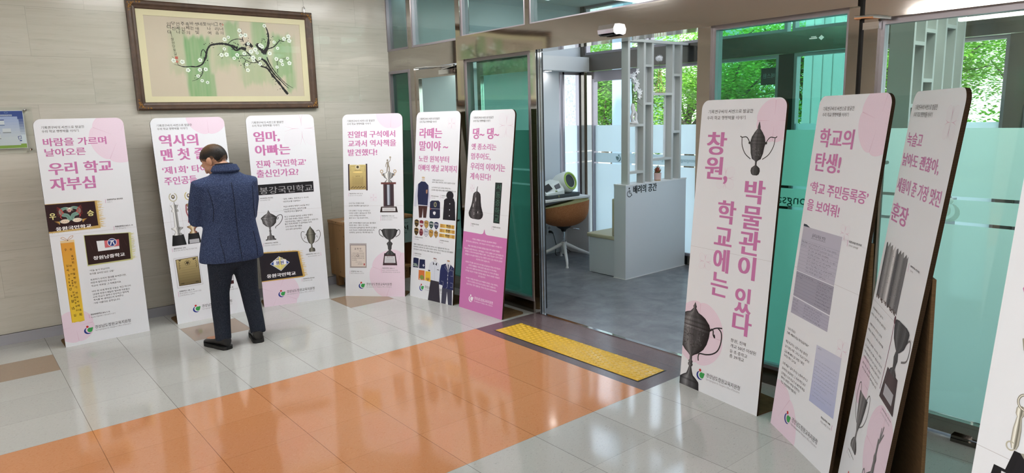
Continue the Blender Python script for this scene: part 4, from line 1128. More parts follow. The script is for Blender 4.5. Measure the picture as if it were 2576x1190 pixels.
# board 2: trophies, a plaque
r, L = board(2, 1.6737, 1.9022, -0.0066, 0.1011, 'board with two tall trophies and a gold plaque, half hidden by the standing man'); BD[2] = r
def column_cup(p, cx, vb, vt, w, pal, base, laurel, rib=None):
    h = vt-vb
    p.shade(cx, [(vb, w*.52), (vb+.02*h, w*.52), (vb+.20*h, w*.40)], [rgb(20,20,22), rgb(34,34,36), rgb(46,46,48), rgb(24,24,26)], 0); p.up()
    p.shade(cx, [(vb+.19*h, w*.28), (vb+.22*h, w*.30), (vb+.24*h, w*.16), (vb+.28*h, w*.22), (vb+.31*h, w*.42), (vb+.33*h, w*.44), (vb+.345*h, w*.18), (vb+.355*h, w*.17), (vb+.62*h, w*.155), (vb+.63*h, w*.26), (vb+.66*h, w*.25), (vb+.68*h, w*.17), (vb+.72*h, w*.24), (vb+.75*h, w*.30), (vb+.76*h, w*.08), (vb+.82*h, w*.03)], pal); p.up()
    for sg in (-1, 1):
        for q in range(5):
            a = rad(-75+30*q); rr = .075*h
            p.poly(ell(cx+sg*rr*cos(a)*.85, vb+.90*h+rr*sin(a), .012, .0045, 10, 0, (a+pi/2) if sg > 0 else (-a+pi/2)), laurel)
    p.up(); p.poly(ell(cx, vb+.905*h, .014, .018, 18), rgb(90,84,70)); p.poly(ell(cx, vb+.91*h, .007, .009, 14), rgb(214,208,190)); p.up()
    if rib:
        p.stroke(spline([(cx-.03, vb+.74*h), (cx-.034, vb+.6*h), (cx-.022, vb+.5*h), (cx-.028, vb+.40*h)], 4), .010, rib); p.stroke(spline([(cx+.02, vb+.74*h), (cx+.034, vb+.66*h), (cx+.02, vb+.52*h)], 4), .009, rib)
p = Print(L, .0005)
p.stroke(spline([(.055, .70), (.056, .9), (.062, 1.02), (.10, 1.05), (.142, 1.0), (.15, .85), (.15, .73)], 6), .0016, rgb(196,192,196)); p.up()
column_cup(p, .0985, .672, 1.135, .110, SIL[1:-1], None, rgb(176,172,150))
p.build('silver_trophy_picture', r)
p = Print(L, .0005); column_cup(p, .2235, .674, 1.135, .105, [rgb(96,70,52), rgb(176,150,110), rgb(226,214,190), rgb(140,96,80), rgb(86,56,48)], None, rgb(190,176,120), rgb(150,84,92))
p.poly(qd(.182, .678, .262, .712), rgb(172,172,178)); p.build('ribboned_trophy_picture', r)
p = Print(L, .0005)
p.poly([(.0356, .5685), (.2369, .5699), (.2481, .3082), (.0352, .3054)], rgb(196,196,204)); p.up(); p.poly([(.041, .562), (.2345, .564), (.2425, .314), (.042, .312)], rgb(220,220,226)); p.up()
p.poly([(.050, .5535), (.2325, .5595), (.2325, .3225), (.0525, .324)], rgb(52,46,38)); p.up()
for i in range(10): p.poly([(.0545, .5495-.0222*i), (.2290, .5555-.0228*i), (.2290, .5555-.0228*(i+1)), (.0545+.0002*i, .5495-.0222*(i+1))], mix(rgb(176,158,112), rgb(108,94,64), (i/9)**.8))
p.up()
for q in range(5):
    a = pi/2+2*pi*q/5; p.stroke(ell(.142+.0135*cos(a), .515+.0135*sin(a), .0105, .0105, 14), .0022, rgb(60,50,34), True)
p.poly(ell(.142, .515, .011, .011, 16), rgb(70,60,44))
for sg in (-1, 1):
    cx = .142+sg*.058
    p.poly([(cx-.016, .545), (cx+.016, .549), (cx+sg*.006, .533), (cx, .540), (cx-sg*.006, .531)], rgb(40,34,26))
    for q in range(7): p.poly(ell(cx+sg*.010+(q%2)*.004, .525-.009*q, .004, .0028, 8), rgb(62,52,34))
    for q in range(4): p.poly(ell(cx+sg*.01-.006*q*sg, .340+.003*(q%2), .005, .003, 8), rgb(60,52,34))
for q in range(6): p.stroke([(.085, .475-.021*q), (.2, .478-.021*q)], .0010, rgb(108,94,62))
p.build('plaque_picture', r)
p = Print(L, .0005); p.poly([(.4468, .432), (.5118, .430), (.5049, .2691), (.4384, .2695)], rgb(64,26,28)); p.up(); p.poly(qd(.470, .30, .505, .345), rgb(196,196,204)); p.up(); p.text('7', .479, .497, .3225, .032, rgb(40,30,34), .02, 1)
p.shade(.478, [(.43, .03), (.45, .010), (.50, .010), (.53, .03), (.57, .035)], SIL); p.build('wooden_base_picture', r)

# board 3: lidded cups, a name plate, a dark flag
r, L = board(3, 2.4162, 1.8435, -0.2273, 0.0753, 'board with a black engraved name plate, two lidded cups and a dark flag'); BD[3] = r
p = Print(L, .0005); p.poly([(.0434, 1.1328), (.545, 1.1363), (.5426, 1.0373), (.0415, 1.0376)], rgb(26,25,30)); p.up()
styled(p, 3, 'pl', rgb(152,152,156), .008, 2); p.build('name_plate_picture', r)
def handle(p, pts, w, col): p.stroke(spline(pts, 6), w, col)
p = Print(L, .0005); cx = .1175
handle(p, [(.178, .820), (.196, .838), (.222, .846), (.236, .832), (.232, .80), (.205, .762), (.170, .738), (.168, .722)], .0055, rgb(70,68,70))
handle(p, [(.178, .82), (.190, .806), (.200, .815), (.196, .828)], .005, rgb(60,58,60)); p.up()
p.shade(cx, [(.6164, .046), (.624, .047), (.630, .034), (.655, .030), (.662, .010), (.69, .007), (.705, .010), (.715, .006), (.738, .009, .8), (.750, .034, .9), (.775, .058, 1.1), (.812, .065, .7), (.818, .071, 1.4), (.826, .072, .6), (.834, .062, .9), (.852, .040, 1.1), (.866, .014), (.876, .010), (.884, .006), (.8962, .001)], GRY); p.up()
for i in range(7): p.poly(ell(cx-.04+.013*i, .782+.008*((i*3)%4), .005, .007, 8), rgb(84,82,84))
p.build('lidded_cup_picture', r)
p = Print(L, .0005); cx = .4785
for sg in (-1, 1):
    handle(p, [(cx+sg*.055, .662), (cx+sg*.076, .668), (cx+sg*.088, .650), (cx+sg*.086, .612), (cx+sg*.066, .575), (cx+sg*.034, .556)], .0045, rgb(72,70,68))
    handle(p, [(cx+sg*.05, .634), (cx+sg*.034, .634)], .006, rgb(40,38,36)); handle(p, [(cx+sg*.066, .60), (cx+sg*.052, .612), (cx+sg*.06, .62)], .0035, rgb(72,70,68))
p.up(); p.shade(cx, [(.4687, .026), (.480, .029), (.500, .026), (.510, .008), (.535, .006), (.545, .010), (.556, .026), (.60, .038), (.628, .041, .7), (.636, .044, 1.2), (.642, .042), (.655, .036), (.672, .030, 1.1), (.686, .018), (.700, .008), (.7129, .001)], [rgb(50,48,44), rgb(96,94,86), rgb(140,138,126), rgb(104,102,94), rgb(74,72,66), rgb(46,44,40)])
p.build('small_cup_picture', r)
p = Print(L, .0005); p.poly([(0, .512), (.33, .498), (.36, .486), (.392, .245), (.375, .238), (0, .236)], rgb(196,158,84)); p.up()
p.poly([(0, .502), (.345, .486), (.372, .250), (0, .2436)], rgb(34,29,36)); p.up()
fringe(p, [(.352, .495), (.385, .245)], 1, 0, rgb(204,166,86), 46, .030, .0022, 4); fringe(p, [(.05, .505), (.35, .492)], 0, 1, rgb(186,150,84), 40, .010, .0016, 6); p.up()
D = [(.1713, .4594), (.263, .3943), (.1797, .3205), (.0876, .3952)]; c = (.1755, .392)
p.poly(D, rgb(226,230,238)); p.up(); p.poly([(c[0]+(a-c[0])*.93, c[1]+(b-c[1])*.93) for a, b in D], rgb(40,76,150)); p.up()
p.poly([(.112, .382), (.240, .384), (.1797, .3275)], rgb(214,202,120)); p.poly([(.135, .43), (.222, .43), (.236, .385), (.116, .383)], rgb(206,196,140)); p.up()
p.poly(qd(.171, .34, .183, .452), rgb(228,214,130)); p.poly(qd(.150, .436, .204, .443), rgb(228,214,130)); p.up()
for sg in (-1, 1): p.poly(qd(.1765+sg*.033-.024, .378, .1765+sg*.033+.024, .424), rgb(232,232,238))
p.up(); styled(p, 3, 'dt', rgb(30,44,110), .02, 2); styled(p, 3, 'fb', rgb(240,238,242), .03, 2); p.build('diamond_flag_picture', r)

# board 4
r, L = board(4, 3.0646, 1.5214, -0.8324, 0.1285, 'board with a gold plaque and a tall figure trophy, before the wooden table', flap=.2); BD[4] = r
p = Print(L, .0005)
for u in (.0487, .227): p.poly(qd(u, 1.028, u+.016, 1.284), rgb(52,38,48))
for i in range(12): p.poly(qd(.062, 1.036+.02*i, .229, 1.036+.02*(i+1)), mix(rgb(164,142,94), rgb(196,178,118), (i/11)))
p.up(); p.stroke(ell(.146, 1.254, .020, .020, 22), .005, rgb(206,202,190), True); p.poly(ell(.146, 1.254, .012, .012, 14), rgb(60,58,56))
p.stroke([(.075, 1.215), (.075, 1.262), (.115, 1.262)], .002, rgb(70,56,34)); p.stroke([(.178, 1.262), (.218, 1.262), (.218, 1.21)], .002, rgb(70,56,34))
p.poly(ell(.146, 1.205, .05, .008, 20), rgb(222,200,130)); p.text('대산초등학교', .115, .178, 1.221, .009, rgb(70,56,34), .01, 1); p.text('표 창 장', .125, .168, 1.165, .012, rgb(60,48,30), .01, 1)
p.stroke([(.098, 1.165), (.098, 1.072), (.196, 1.072), (.196, 1.165)], .0016, rgb(80,66,42))
for i in range(6): p.text('위 학교는 반공교육에 힘써', .106, .190, 1.146-.0115*i, .007, rgb(80,66,42), 0, 1)
for i in range(16): p.poly(ell(.078+.0095*i, 1.052+.006*(i%3), .005, .004, 8), rgb(66,52,32))
p.build('plaque_picture', r)
p = Print(L, .0005); cx = .452
p.shade(cx, [(.815, .089), (.818, .089), (.868, .078), (.870, .078)], [rgb(40,24,26), rgb(58,36,38), rgb(34,20,22)]); p.up(); p.poly(qd(cx-.066, .826, cx+.066, .860), rgb(206,204,208)); p.up()
for i in range(3): p.stroke([(cx-.05, .834+.009*i), (cx+.05, .834+.009*i)], .0014, rgb(110,106,110))
p.poly(qd(cx-.048, .872, cx+.048, 1.085), rgb(48,34,42)); p.up()
p.poly(qd(cx-.052, .872, cx-.036, 1.085), rgb(70,48,54)); p.poly(qd(cx+.036, .872, cx+.052, 1.085), rgb(60,42,48)); p.shade(cx, [(.885, .016), (1.08, .016)], [rgb(90,94,110), rgb(196,202,214), rgb(130,136,150), rgb(80,84,96)])
p.up(); p.poly(qd(cx-.075, 1.085, cx+.075, 1.103), rgb(96,52,50)); p.up()
p.shade(cx, [(1.103, .040), (1.118, .028), (1.128, .014), (1.135, .020), (1.15, .042), (1.175, .056), (1.187, .058), (1.192, .030), (1.20, .018), (1.21, .016)], SIL); p.up()
for sg in (-1, 1):
    p.stroke([(cx+sg*.045, 1.165), (cx+sg*.062, 1.172), (cx+sg*.066, 1.19)], .006, rgb(150,126,90)); p.stroke(ell(cx+sg*.066, 1.208, .0125, .014, 16), .006, rgb(164,140,100), True)
fg = rgb(138,130,118); p.stroke([(cx-.012, 1.205), (cx-.008, 1.245), (cx-.002, 1.27)], [.010, .012, .014], fg); p.stroke([(cx+.012, 1.205), (cx+.010, 1.245), (cx, 1.27)], [.010, .012, .014], fg)
p.stroke([(cx-.002, 1.262), (cx-.004, 1.30)], [.018, .022], fg); p.poly(ell(cx-.006, 1.313, .0085, .011), fg); p.stroke([(cx-.012, 1.298), (cx-.022, 1.275), (cx-.024, 1.25)], .006, fg); p.stroke([(cx+.004, 1.297), (cx+.020, 1.31), (cx+.022, 1.335)], .006, fg); p.poly(ell(cx+.022, 1.342, .009), rgb(164,156,140))
p.build('figure_trophy_picture', r)
p = Print(L, .0005); cx = .4545
for sg in (-1, 1): handle(p, [(cx+sg*.075, .632), (cx+sg*.092, .650), (cx+sg*.104, .634), (cx+sg*.096, .600), (cx+sg*.060, .576)], .006, rgb(46,44,48))
p.up(); p.shade(cx, [(.303, .072), (.3045, .072), (.418, .056), (.4195, .056)], [rgb(56,34,40), rgb(74,48,54), rgb(44,26,32)]); p.up(); p.poly([(cx-.056, .326), (cx+.056, .326), (cx+.050, .392), (cx-.050, .392)], rgb(202,200,206)); p.up(); p.text('준우승', cx-.03, cx+.03, .383, .010, rgb(60,50,54), .01, 1)
for i in range(4): p.stroke([(cx-.044, .366-.011*i), (cx+.044, .366-.011*i)], .0014, rgb(112,108,114))
p.shade(cx, [(.405, .044), (.418, .046), (.44, .022), (.448, .010), (.462, .018), (.492, .020), (.512, .030), (.520, .026), (.535, .009), (.550, .011), (.562, .036), (.59, .064), (.625, .076), (.646, .080), (.648, .072, .5), (.656, .060, .5)], DRK)
p.build('black_cup_picture', r)
p = Print(L, .0005); p.poly([(.05, .5158), (.2217, .5154), (.2182, .2758), (.048, .2757)], rgb(172,164,166)); p.up(); p.poly(qd(.0575, .284, .2145, .500), rgb(108,98,98)); p.up(); p.poly(qd(.061, .288, .211, .4965), rgb(212,200,192)); p.up()
styled(p, 4, 'ct', rgb(54,46,46), .008, 1); p.poly(qd(.188, .301, .203, .320), rgb(176,92,92)); p.stroke(ell(.130, .395, .012, .010, 12), .003, rgb(46,40,40), True); p.build('certificate_picture', r)

# board 5: uniforms
r, L = board(5, 3.365, 1.0015, -1.4195, 0.1142, 'board with pictures of old school uniforms and rows of badges'); BD[5] = r
NAVY = rgb(36,42,74)
p = Print(L, .0005); cx = .130
p.poly(qd(.112, 1.115, .152, 1.150), rgb(206,196,190)); p.poly(ell(.13, 1.150, .022, .006), rgb(196,170,130)); p.up()
p.stroke([(.062, 1.075), (.038, .98), (.030, .87)], [.03, .038, .034], rgb(196,198,214)); p.stroke([(.200, 1.07), (.216, .98), (.216, .88)], [.03, .036, .03], rgb(196,198,214)); p.up()
p.poly([(.060, 1.085), (.105, 1.112), (.160, 1.110), (.206, 1.080), (.212, .990), (.205, .885), (.070, .880), (.058, .97)], NAVY); p.up()
p.stroke([(.132, 1.10), (.134, .89)], .002, rgb(20,24,48)); p.poly([(.176, 1.035), (.198, 1.038), (.197, 1.008), (.187, .998), (.177, 1.006)], rgb(160,120,96)); p.poly(qd(.072, .876, .204, .890), rgb(190,192,206))
p.poly([(.075, .880), (.205, .884), (.192, .772), (.150, .770), (.142, .86), (.132, .77), (.092, .765)], rgb(70,44,40)); p.build('jacket_picture', r)
p = Print(L, .0005); p.poly([(.238, .925), (.262, .940), (.355, .945), (.376, .930), (.3845, .79), (.37, .7804), (.25, .772), (.2376, .785)], rgb(32,36,62)); p.up(); p.stroke([(.239, .862), (.382, .868)], .003, rgb(190,190,200)); p.poly(ell(.312, .905, .020, .024), rgb(150,146,116)); p.up(); p.poly(ell(.313, .905, .012, .014), rgb(60,64,70)); p.poly([(.285, .835), (.312, .842), (.325, .83), (.312, .806), (.288, .815)], rgb(222,222,228)); p.poly(qd(.242, .852, .256, .868), rgb(170,70,60)); p.build('bag_picture', r)
p = Print(L, .0005); p.poly([(.4295, .955), (.455, .972), (.555, .976), (.574, .9413), (.589, .7772), (.4233, .7737)], rgb(30,27,34)); p.poly(ell(.505, 1.0, .048, .040, 24), rgb(30,27,34)); p.up()
for v in (.925, .87, .815): p.poly(ell(.508, v, .006), rgb(186,186,192))
p.build('coat_picture', r)
p = Print(L, .0005)
cs = [(rgb(176,140,72), rgb(38,34,34)), (rgb(206,200,204), rgb(130,44,58)), (rgb(186,150,84), rgb(58,46,28)), (rgb(24,62,58), rgb(206,206,210)), (rgb(32,40,78), rgb(206,206,214)), (rgb(186,148,66), rgb(34,30,30)), (rgb(104,34,50), rgb(170,120,120)), (rgb(206,206,216), rgb(40,52,100)), (rgb(196,152,78), rgb(60,40,24)), (rgb(178,138,76), rgb(60,44,30))]
for q in range(10):
    u = .060+.0697*(q % 5); v = .7105 if q < 5 else .631; a, b = cs[q]
    sh = [(u-.030, v+.026), (u-.014, v+.034), (u, v+.036), (u+.014, v+.034), (u+.030, v+.026), (u+.029, v-.008), (u+.016, v-.026), (u, v-.037), (u-.016, v-.026), (u-.029, v-.008)]
    if q == 6: sh = ell(u, v, .027, .034, 20)
    if q == 9: sh = [(u-.024, v+.022), (u-.012, v+.022), (u-.012, v+.032), (u+.012, v+.032), (u+.012, v+.022), (u+.024, v+.022), (u+.024, v-.01), (u, v-.036), (u-.024, v-.01)]
    p.w = .0005; p.poly(sh, b if q in (0, 5, 1) else a); p.up(); p.stroke(sh, .0035, a if q in (0, 5, 1) else b, True); p.up()
    if q in (1,): p.poly(qd(u-.026, v-.012, u+.026, v+.006), a); p.up()
    p.text('주번', u-.020, u+.020, v+.010, .020, a if q in (0, 5) else b, .02, 1); p.stroke([(u-.012, v-.014), (u+.012, v-.014)], .003, a if q in (0, 5) else b)
p.build('badge_picture', r)
p = Print(L, .0005)
for u0, u1, v0, v1 in ((.390, .580, .699, .733), (.386, .589, .656, .688), (.383, .591, .611, .6435)):
    for i in range(6): p.poly(qd(u0+(u1-u0)*i/6, v0, u0+(u1-u0)*(i+1)/6, v1), mix(rgb(190,148,66), rgb(222,190,106), (i*37 % 5)/4))
    p.up()
    for d in (-.006, .006): p.stroke([(u0+.012, (v0+v1)/2+d), (u0+.06, (v0+v1)/2+d)], .0028, rgb(120,44,34)); p.stroke([(u1-.06, (v0+v1)/2+d), (u1-.012, (v0+v1)/2+d)], .0028, rgb(120,44,34))
    p.w -= .00012
p.w += .0003; styled(p, 5, 'bandt', rgb(30,26,26), .03, 2); p.build('arm_band_picture', r)
p = Print(L, .0005)
p.poly([(.032, .376), (.060, .380), (.11, .378), (.108, .288), (.0305, .284)], rgb(32,38,72)); p.poly([(.122, .372), (.2, .376), (.2052, .29), (.118, .284)], rgb(32,38,72)); p.up()
for q in range(14): p.poly(ell(.045+.012*(q%5), .300+.010*(q//5), .005), (rgb(206,212,200), rgb(90,130,110))[q % 2])
p.poly(qd(.178, .305, .184, .332), rgb(220,220,226)); p.poly(qd(.168, .316, .194, .322), rgb(220,220,226))
p.poly([(.116, .268), (.2, .272), (.2047, .178), (.116, .174)], rgb(200,112,60)); p.up(); p.poly(ell(.165, .202, .030, .022), rgb(120,140,70)); p.text('장미', .125, .185, .184, .012, rgb(226,220,210), .02, 1)
p.w = .0005; p.poly([(.212, .268), (.285, .272), (.2883, .1757), (.210, .180)], rgb(220,182,56)); p.up(); p.poly([(.225, .195), (.238, .215), (.250, .200), (.264, .216), (.275, .195), (.250, .178)], rgb(160,120,60))
p.build('shirts_picture', r)
p = Print(L, .0005); cx = .338
p.poly([(.315, .395), (.365, .395), (.360, .405), (.320, .408)], rgb(120,60,50)); p.poly(qd(.320, .36, .362, .40), rgb(206,204,210)); p.up()
p.poly([(.30, .372), (.268, .350), (.252, .285), (.275, .268), (.290, .29), (.290, .19), (.405, .188), (.420, .29), (.420, .33), (.395, .365), (.36, .372)], rgb(204,208,220)); p.up()
p.poly([(.312, .372), (.335, .350), (.318, .340)], rgb(44,44,56)); p.poly([(.372, .372), (.345, .350), (.366, .338)], rgb(44,44,56)); p.stroke([(.340, .35), (.342, .19)], .0018, rgb(150,154,168)); p.poly(qd(.372, .300, .402, .306), rgb(60,60,74)); p.poly(qd(.250, .275, .278, .286), rgb(60,60,74))
p.poly([(.290, .195), (.405, .193), (.432, -.001), (.262, -.001)], rgb(52,48,58)); p.up()
for i in range(6): p.stroke([(.31+.016*i, .19), (.285+.024*i, .0)], .0022, rgb(38,35,44))
p.build('girls_uniform_picture', r)
p = Print(L, .0012)
p.poly([(.452, .15), (.585, .145), (.592, 0), (.540, 0), (.520, .12), (.508, 0), (.448, 0)], rgb(62,62,80)); p.up()
p.poly(qd(.500, .37, .545, .402), rgb(212,210,214)); p.poly(ell(.522, .402, .02, .006), rgb(170,120,80)); p.up()
p.poly([(.490, .375), (.430, .355), (.415, .30), (.408, .17), (.455, .168), (.460, .145), (.600, .142), (.606, .30), (.600, .345), (.552, .372), (.524, .300)], rgb(34,40,84)); p.up()
p.poly([(.497, .372), (.524, .300), (.548, .372), (.535, .385), (.505, .385)], rgb(214,212,216)); p.up(); p.poly([(.516, .370), (.530, .370), (.527, .315), (.520, .31)], rgb(40,44,74))
for pl in ([(.497, .372), (.478, .34), (.524, .296), (.572, .34), (.548, .372)], [(.524, .296), (.522, .16), (.505, .146)], [(.435, .205), (.462, .205), (.464, .168)], [(.560, .205), (.590, .205), (.590, .165), (.560, .165)], [(.556, .318), (.592, .318), (.592, .268), (.560, .268)]): p.stroke(pl, .0024, rgb(186,188,200))
for v in (.27, .235, .20): p.poly(ell(.522, v, .005), rgb(220,220,220))
p.build('boys_uniform_picture', r)

# board 6: bell and pink text
r, L = board(6, 3.4458, 0.3404, -1.5418, 0.121, 'board with a school bell above a pink lower half with white text', white_logo=True); BD[6] = r
p = Print(L, .00025)
pk = rgb(194,116,172)
top = [(0, .690), (.20, .690)] + spline([(.20, .690), (.255, .690), (.282, .702), (.296, .7355), (.310, .702), (.337, .690), (.39, .690)], 6) + [(.6, .690)]
for i in range(len(top)-1): p.poly([(top[i][0], 0), (top[i+1][0], 0), top[i+1], top[i]], pk)
p.build('pink_field', r)
p = Print(L, .0005)
p.stroke([(.166, 1.10), (.160, 1.072), (.160, 1.045)], [.006, .010, .014], rgb(34,32,34)); p.up()
p.shade(.162, [(.8117, .040), (.818, .072), (.835, .094), (.858, .102), (.875, .098), (.89, .088, 1.3), (.897, .086, .8), (.93, .070), (.97, .060, .9), (1.01, .055), (1.035, .048, 1.2), (1.048, .030), (1.054, .016), (1.056, .006)], [rgb(30,27,28), rgb(58,54,56), rgb(96,92,94), rgb(60,56,58), rgb(44,40,42), rgb(62,58,60), rgb(40,36,38), rgb(24,22,24)]); p.up()
for a, b, c, d in ((.120, .93, .004, .018), (.19, .875, .004, .010), (.138, .86, .003, .014), (.150, .985, .004, .02)): p.poly(ell(a, b, c, d, 10), rgb(206,206,206))
p.stroke([(.068, .872), (.115, .862), (.2, .860), (.258, .870)], .003, rgb(84,80,82)); p.build('bell_picture', r)
p = Print(L, .0005); p.poly([(.4025, 1.1473), (.4923, 1.1498), (.4893, .8036), (.4076, .8035)], rgb(28,40,38)); p.up()
R = random.Random(2)
for i in range(46): a, b = R.uniform(.41, .485), R.uniform(.81, 1.14); p.stroke([(a, b), (a+R.uniform(-.012, .010), b+R.uniform(-.012, .010))], .002, rgb(52,74,68))
p.up(); styled(p, 6, 'pl6', rgb(70,104,90), .012, 2); p.build('name_plate_picture', r)

# board 7: vertical headline
r, L = board(7, 3.3661, -2.1079, -1.7229, 0.0859, 'board with a vertical pink headline and two black lidded trophies'); BD[7] = r
p = Print(L, .0007); cx = .4335
for sg in (-1, 1): handle(p, [(cx+sg*.124, 1.553), (cx+sg*.112, 1.546), (cx+sg*.082, 1.548), (cx+sg*.064, 1.532), (cx+sg*.058, 1.520)], .0050, rgb(40,36,36)); handle(p, [(cx+sg*.112, 1.546), (cx+sg*.106, 1.50), (cx+sg*.080, 1.455), (cx+sg*.040, 1.427)], .0046, rgb(48,44,44)); p.poly(ell(cx+sg*.056, 1.516, .007), rgb(36,34,34))
p.up(); p.shade(cx, [(1.3374, .014), (1.345, .026), (1.362, .032), (1.378, .028), (1.388, .014), (1.393, .006), (1.412, .006), (1.418, .010), (1.428, .030), (1.46, .042), (1.49, .046), (1.506, .050, .8), (1.514, .054, 1.1), (1.524, .050, .7), (1.530, .049, 1.1), (1.545, .045, .75), (1.551, .043, 1.1), (1.566, .032, .8), (1.572, .029, 1.2), (1.587, .016), (1.595, .009), (1.602, .010), (1.610, .008), (1.6329, .001)], [rgb(40,38,38), rgb(78,76,78), rgb(92,90,92), rgb(62,60,62), rgb(70,68,70), rgb(56,54,54), rgb(44,42,42), rgb(34,32,32)]); p.up()
R = random.Random(5)
for i in range(40): a, b = cx+R.uniform(-.03, .03), R.uniform(1.44, 1.495); p.poly(ell(a, b, .003, .0024, 7), rgb(*[R.randint(48, 110)]*3))
p.build('trophy_picture', r)
p = Print(L, .0007); cx = .078
handle(p, [(.214, .392), (.225, .405), (.236, .398), (.240, .372), (.252, .360), (.246, .378)], .009, rgb(34,33,36)); handle(p, [(.218, .395), (.244, .414), (.272, .424), (.303, .430)], [.010, .010, .008, .003]*0 or .008, rgb(40,39,42)); handle(p, [(.268, .424), (.298, .402), (.303, .35), (.285, .292), (.246, .258), (.196, .240), (.146, .232), (.136, .21), (.140, .186)], .0085, rgb(46,45,48))
p.up(); p.shade(cx, [(-.02, .082), (.004, .084), (.016, .082, 1.2), (.04, .080, .7), (.052, .076, 1.2), (.070, .050), (.082, .028), (.10, .020), (.132, .010), (.140, .018, 1.3), (.148, .020), (.156, .014), (.166, .018, 1.3), (.176, .010), (.20, .010), (.212, .026), (.228, .056), (.262, .094), (.300, .117), (.345, .130), (.372, .133, 1.9), (.385, .134, .6), (.396, .140, 1.2), (.412, .130, .7), (.424, .126, 1.2), (.440, .108, .8), (.456, .090), (.470, .060), (.478, .034), (.492, .020), (.504, .010), (.512, .015), (.522, .009), (.540, .001)],
    [rgb(40,39,42), rgb(66,65,68), rgb(96,95,98), rgb(120,119,122), rgb(84,83,86), rgb(62,61,64), rgb(74,73,76), rgb(54,53,56), rgb(36,35,38), rgb(26,25,28)], 0, None, 16); p.up()
R = random.Random(8)
for i in range(70):
    a, b = cx+R.uniform(-.07, .09), R.uniform(.25, .35); t = R.uniform(0, pi); c = R.choice([rgb(40,39,42), rgb(96,95,98), rgb(70,69,72)])
    p.stroke([(a, b), (a+.010*cos(t), b+.010*sin(t)), (a+.016*cos(t+.6), b+.016*sin(t+.6))], [.003, .004, .001], c)
p.text('창원국민학교', .002, .15, .374, .016, rgb(40,38,40), .01, 1); p.build('large_trophy_picture', r)

# board 8: handwritten registers
r, L = board(8, 3.1293, -2.7427, -2.1907, 0.108, 'board with photographs of handwritten register pages and a bluish letter', True); BD[8] = r
p = Print(L, .0005); pg = rgb(176,174,190)
p.poly([(.031, 1.100), (.398, 1.105), (.3947, .8704), (.0288, .865)], pg); p.poly([(.031, 1.100), (.10, 1.101), (.06, 1.112), (.031, 1.112)], rgb(46,52,66)); p.up()
for i in range(9): p.stroke([(.03, 1.03-.018*i), (.396, 1.036-.018*i)], .0008, rgb(128,126,146))
p.text('을지유치원 연혁', .13, .255, 1.068, .02, rgb(50,46,60), 0, 1); p.stroke([(.12, 1.052), (.262, 1.055)], .0012, rgb(70,66,80))
for i in range(9): scribble(p, .115 if i else .035, .37-.03*(i % 3), 1.022-.0175*i, .010, rgb(56,52,70), 1, 40+i)
for i in range(2): scribble(p, .035, .09, 1.022-.0175*i, .009, rgb(56,52,70), 1, 60+i)
p.build('register_page_picture', r)
p = Print(L, .0005); p.poly([(.030, .862), (.396, .867), (.399, .7282), (.0346, .7312)], rgb(150,148,164)); p.up()
for i in range(7): p.stroke([(.032, .842-.017*i), (.397, .846-.017*i)], .0008, rgb(110,108,126))
for i in range(8): scribble(p, .25, .385-.02*(i % 3), .852-.0155*i, .009, rgb(46,44,58), 1, 80+i)
for i in range(2): scribble(p, .036, .2-.1*i, .852-.0155*i, .009, rgb(46,44,58), 1, 95+i)
p.build('register_page_picture', r)
p = Print(L, .0005); p.poly([(.0346, .726), (.399, .723), (.4008, .6458), (.0356, .6387)], rgb(166,164,182)); p.up()
for i in range(4): p.stroke([(.036, .708-.017*i), (.40, .707-.016*i)], .0008, rgb(124,122,142)); scribble(p, .038, .10, .714-.0165*i, .009, rgb(50,47,62), 1, 110+i)
for i in range(5): scribble(p, .16, .33-.02*(i % 2), .712-.0145*i, .009, rgb(50,47,62), 1, 120+i)
p.build('register_page_picture', r)
p = Print(L, .0005)
for i in range(8): p.poly([(.3298+.00136*i, .5594-.0354*i), (.5495+.0018*i, .5689-.0361*i), (.5495+.0018*(i+1), .5689-.0361*(i+1)), (.3298+.00136*(i+1), .5594-.0354*(i+1))], mix(rgb(186,188,208), rgb(166,172,204), i/7))
p.up(); scribble(p, .345, .38, .548, .008, rgb(84,84,104), 1, 9)
for i in range(11): scribble(p, .36 if i > 5 else .345, .53-.05*(i % 3) if i > 5 else .535, .49-.0175*i, .0055, rgb(84,84,104), 1, 140+i)
p.build('approval_letter_picture', r)

# board 9: rusty cups
r, L = board(9, 2.7203, -3.1932, -2.5303, 0.1174, 'leaning board with a torn metal scroll and worn silver cups, its brown cardboard easel showing', True); BD[9] = r
BD9H = 1.02
p = Print(L, .0005)
sc = [(.0366, 1.1401), (.06, 1.158), (.085, 1.14), (.10, 1.150), (.118, 1.128), (.16, 1.150), (.20, 1.135), (.25, 1.140), (.30, 1.13), (.3575, 1.1191), (.354, 1.05), (.345, .985), (.3245, .9047), (.30, .895), (.26, .91), (.20, .90), (.14, .915), (.09, .90), (.0357, .9067)]
tones = [rgb(74,72,76), rgb(110,108,112), rgb(146,144,146), rgb(120,118,120), rgb(160,158,160), rgb(210,208,210), rgb(90,88,92), rgb(64,62,66), rgb(112,110,112), rgb(130,128,130), rgb(86,84,88), rgb(100,98,102)]
for i in range(24):
    u0, u1 = .0366+.0133*i, .0366+.0133*(i+1); c = mix(tones[i*len(tones)//24], tones[min(i*len(tones)//24+1, 11)], (i*len(tones)/24) % 1)
    e0, e1 = .011*sin(i*2.1)+.004*sin(i*5.3), .011*sin((i+1)*2.1)+.004*sin((i+1)*5.3)
    p.poly([(u0, .905+.006*sin(i*1.7)), (u1, .905+.006*sin((i+1)*1.7)), (u1, 1.135+e1), (u0, 1.135+e0)], c)
p.up(); R = random.Random(12)
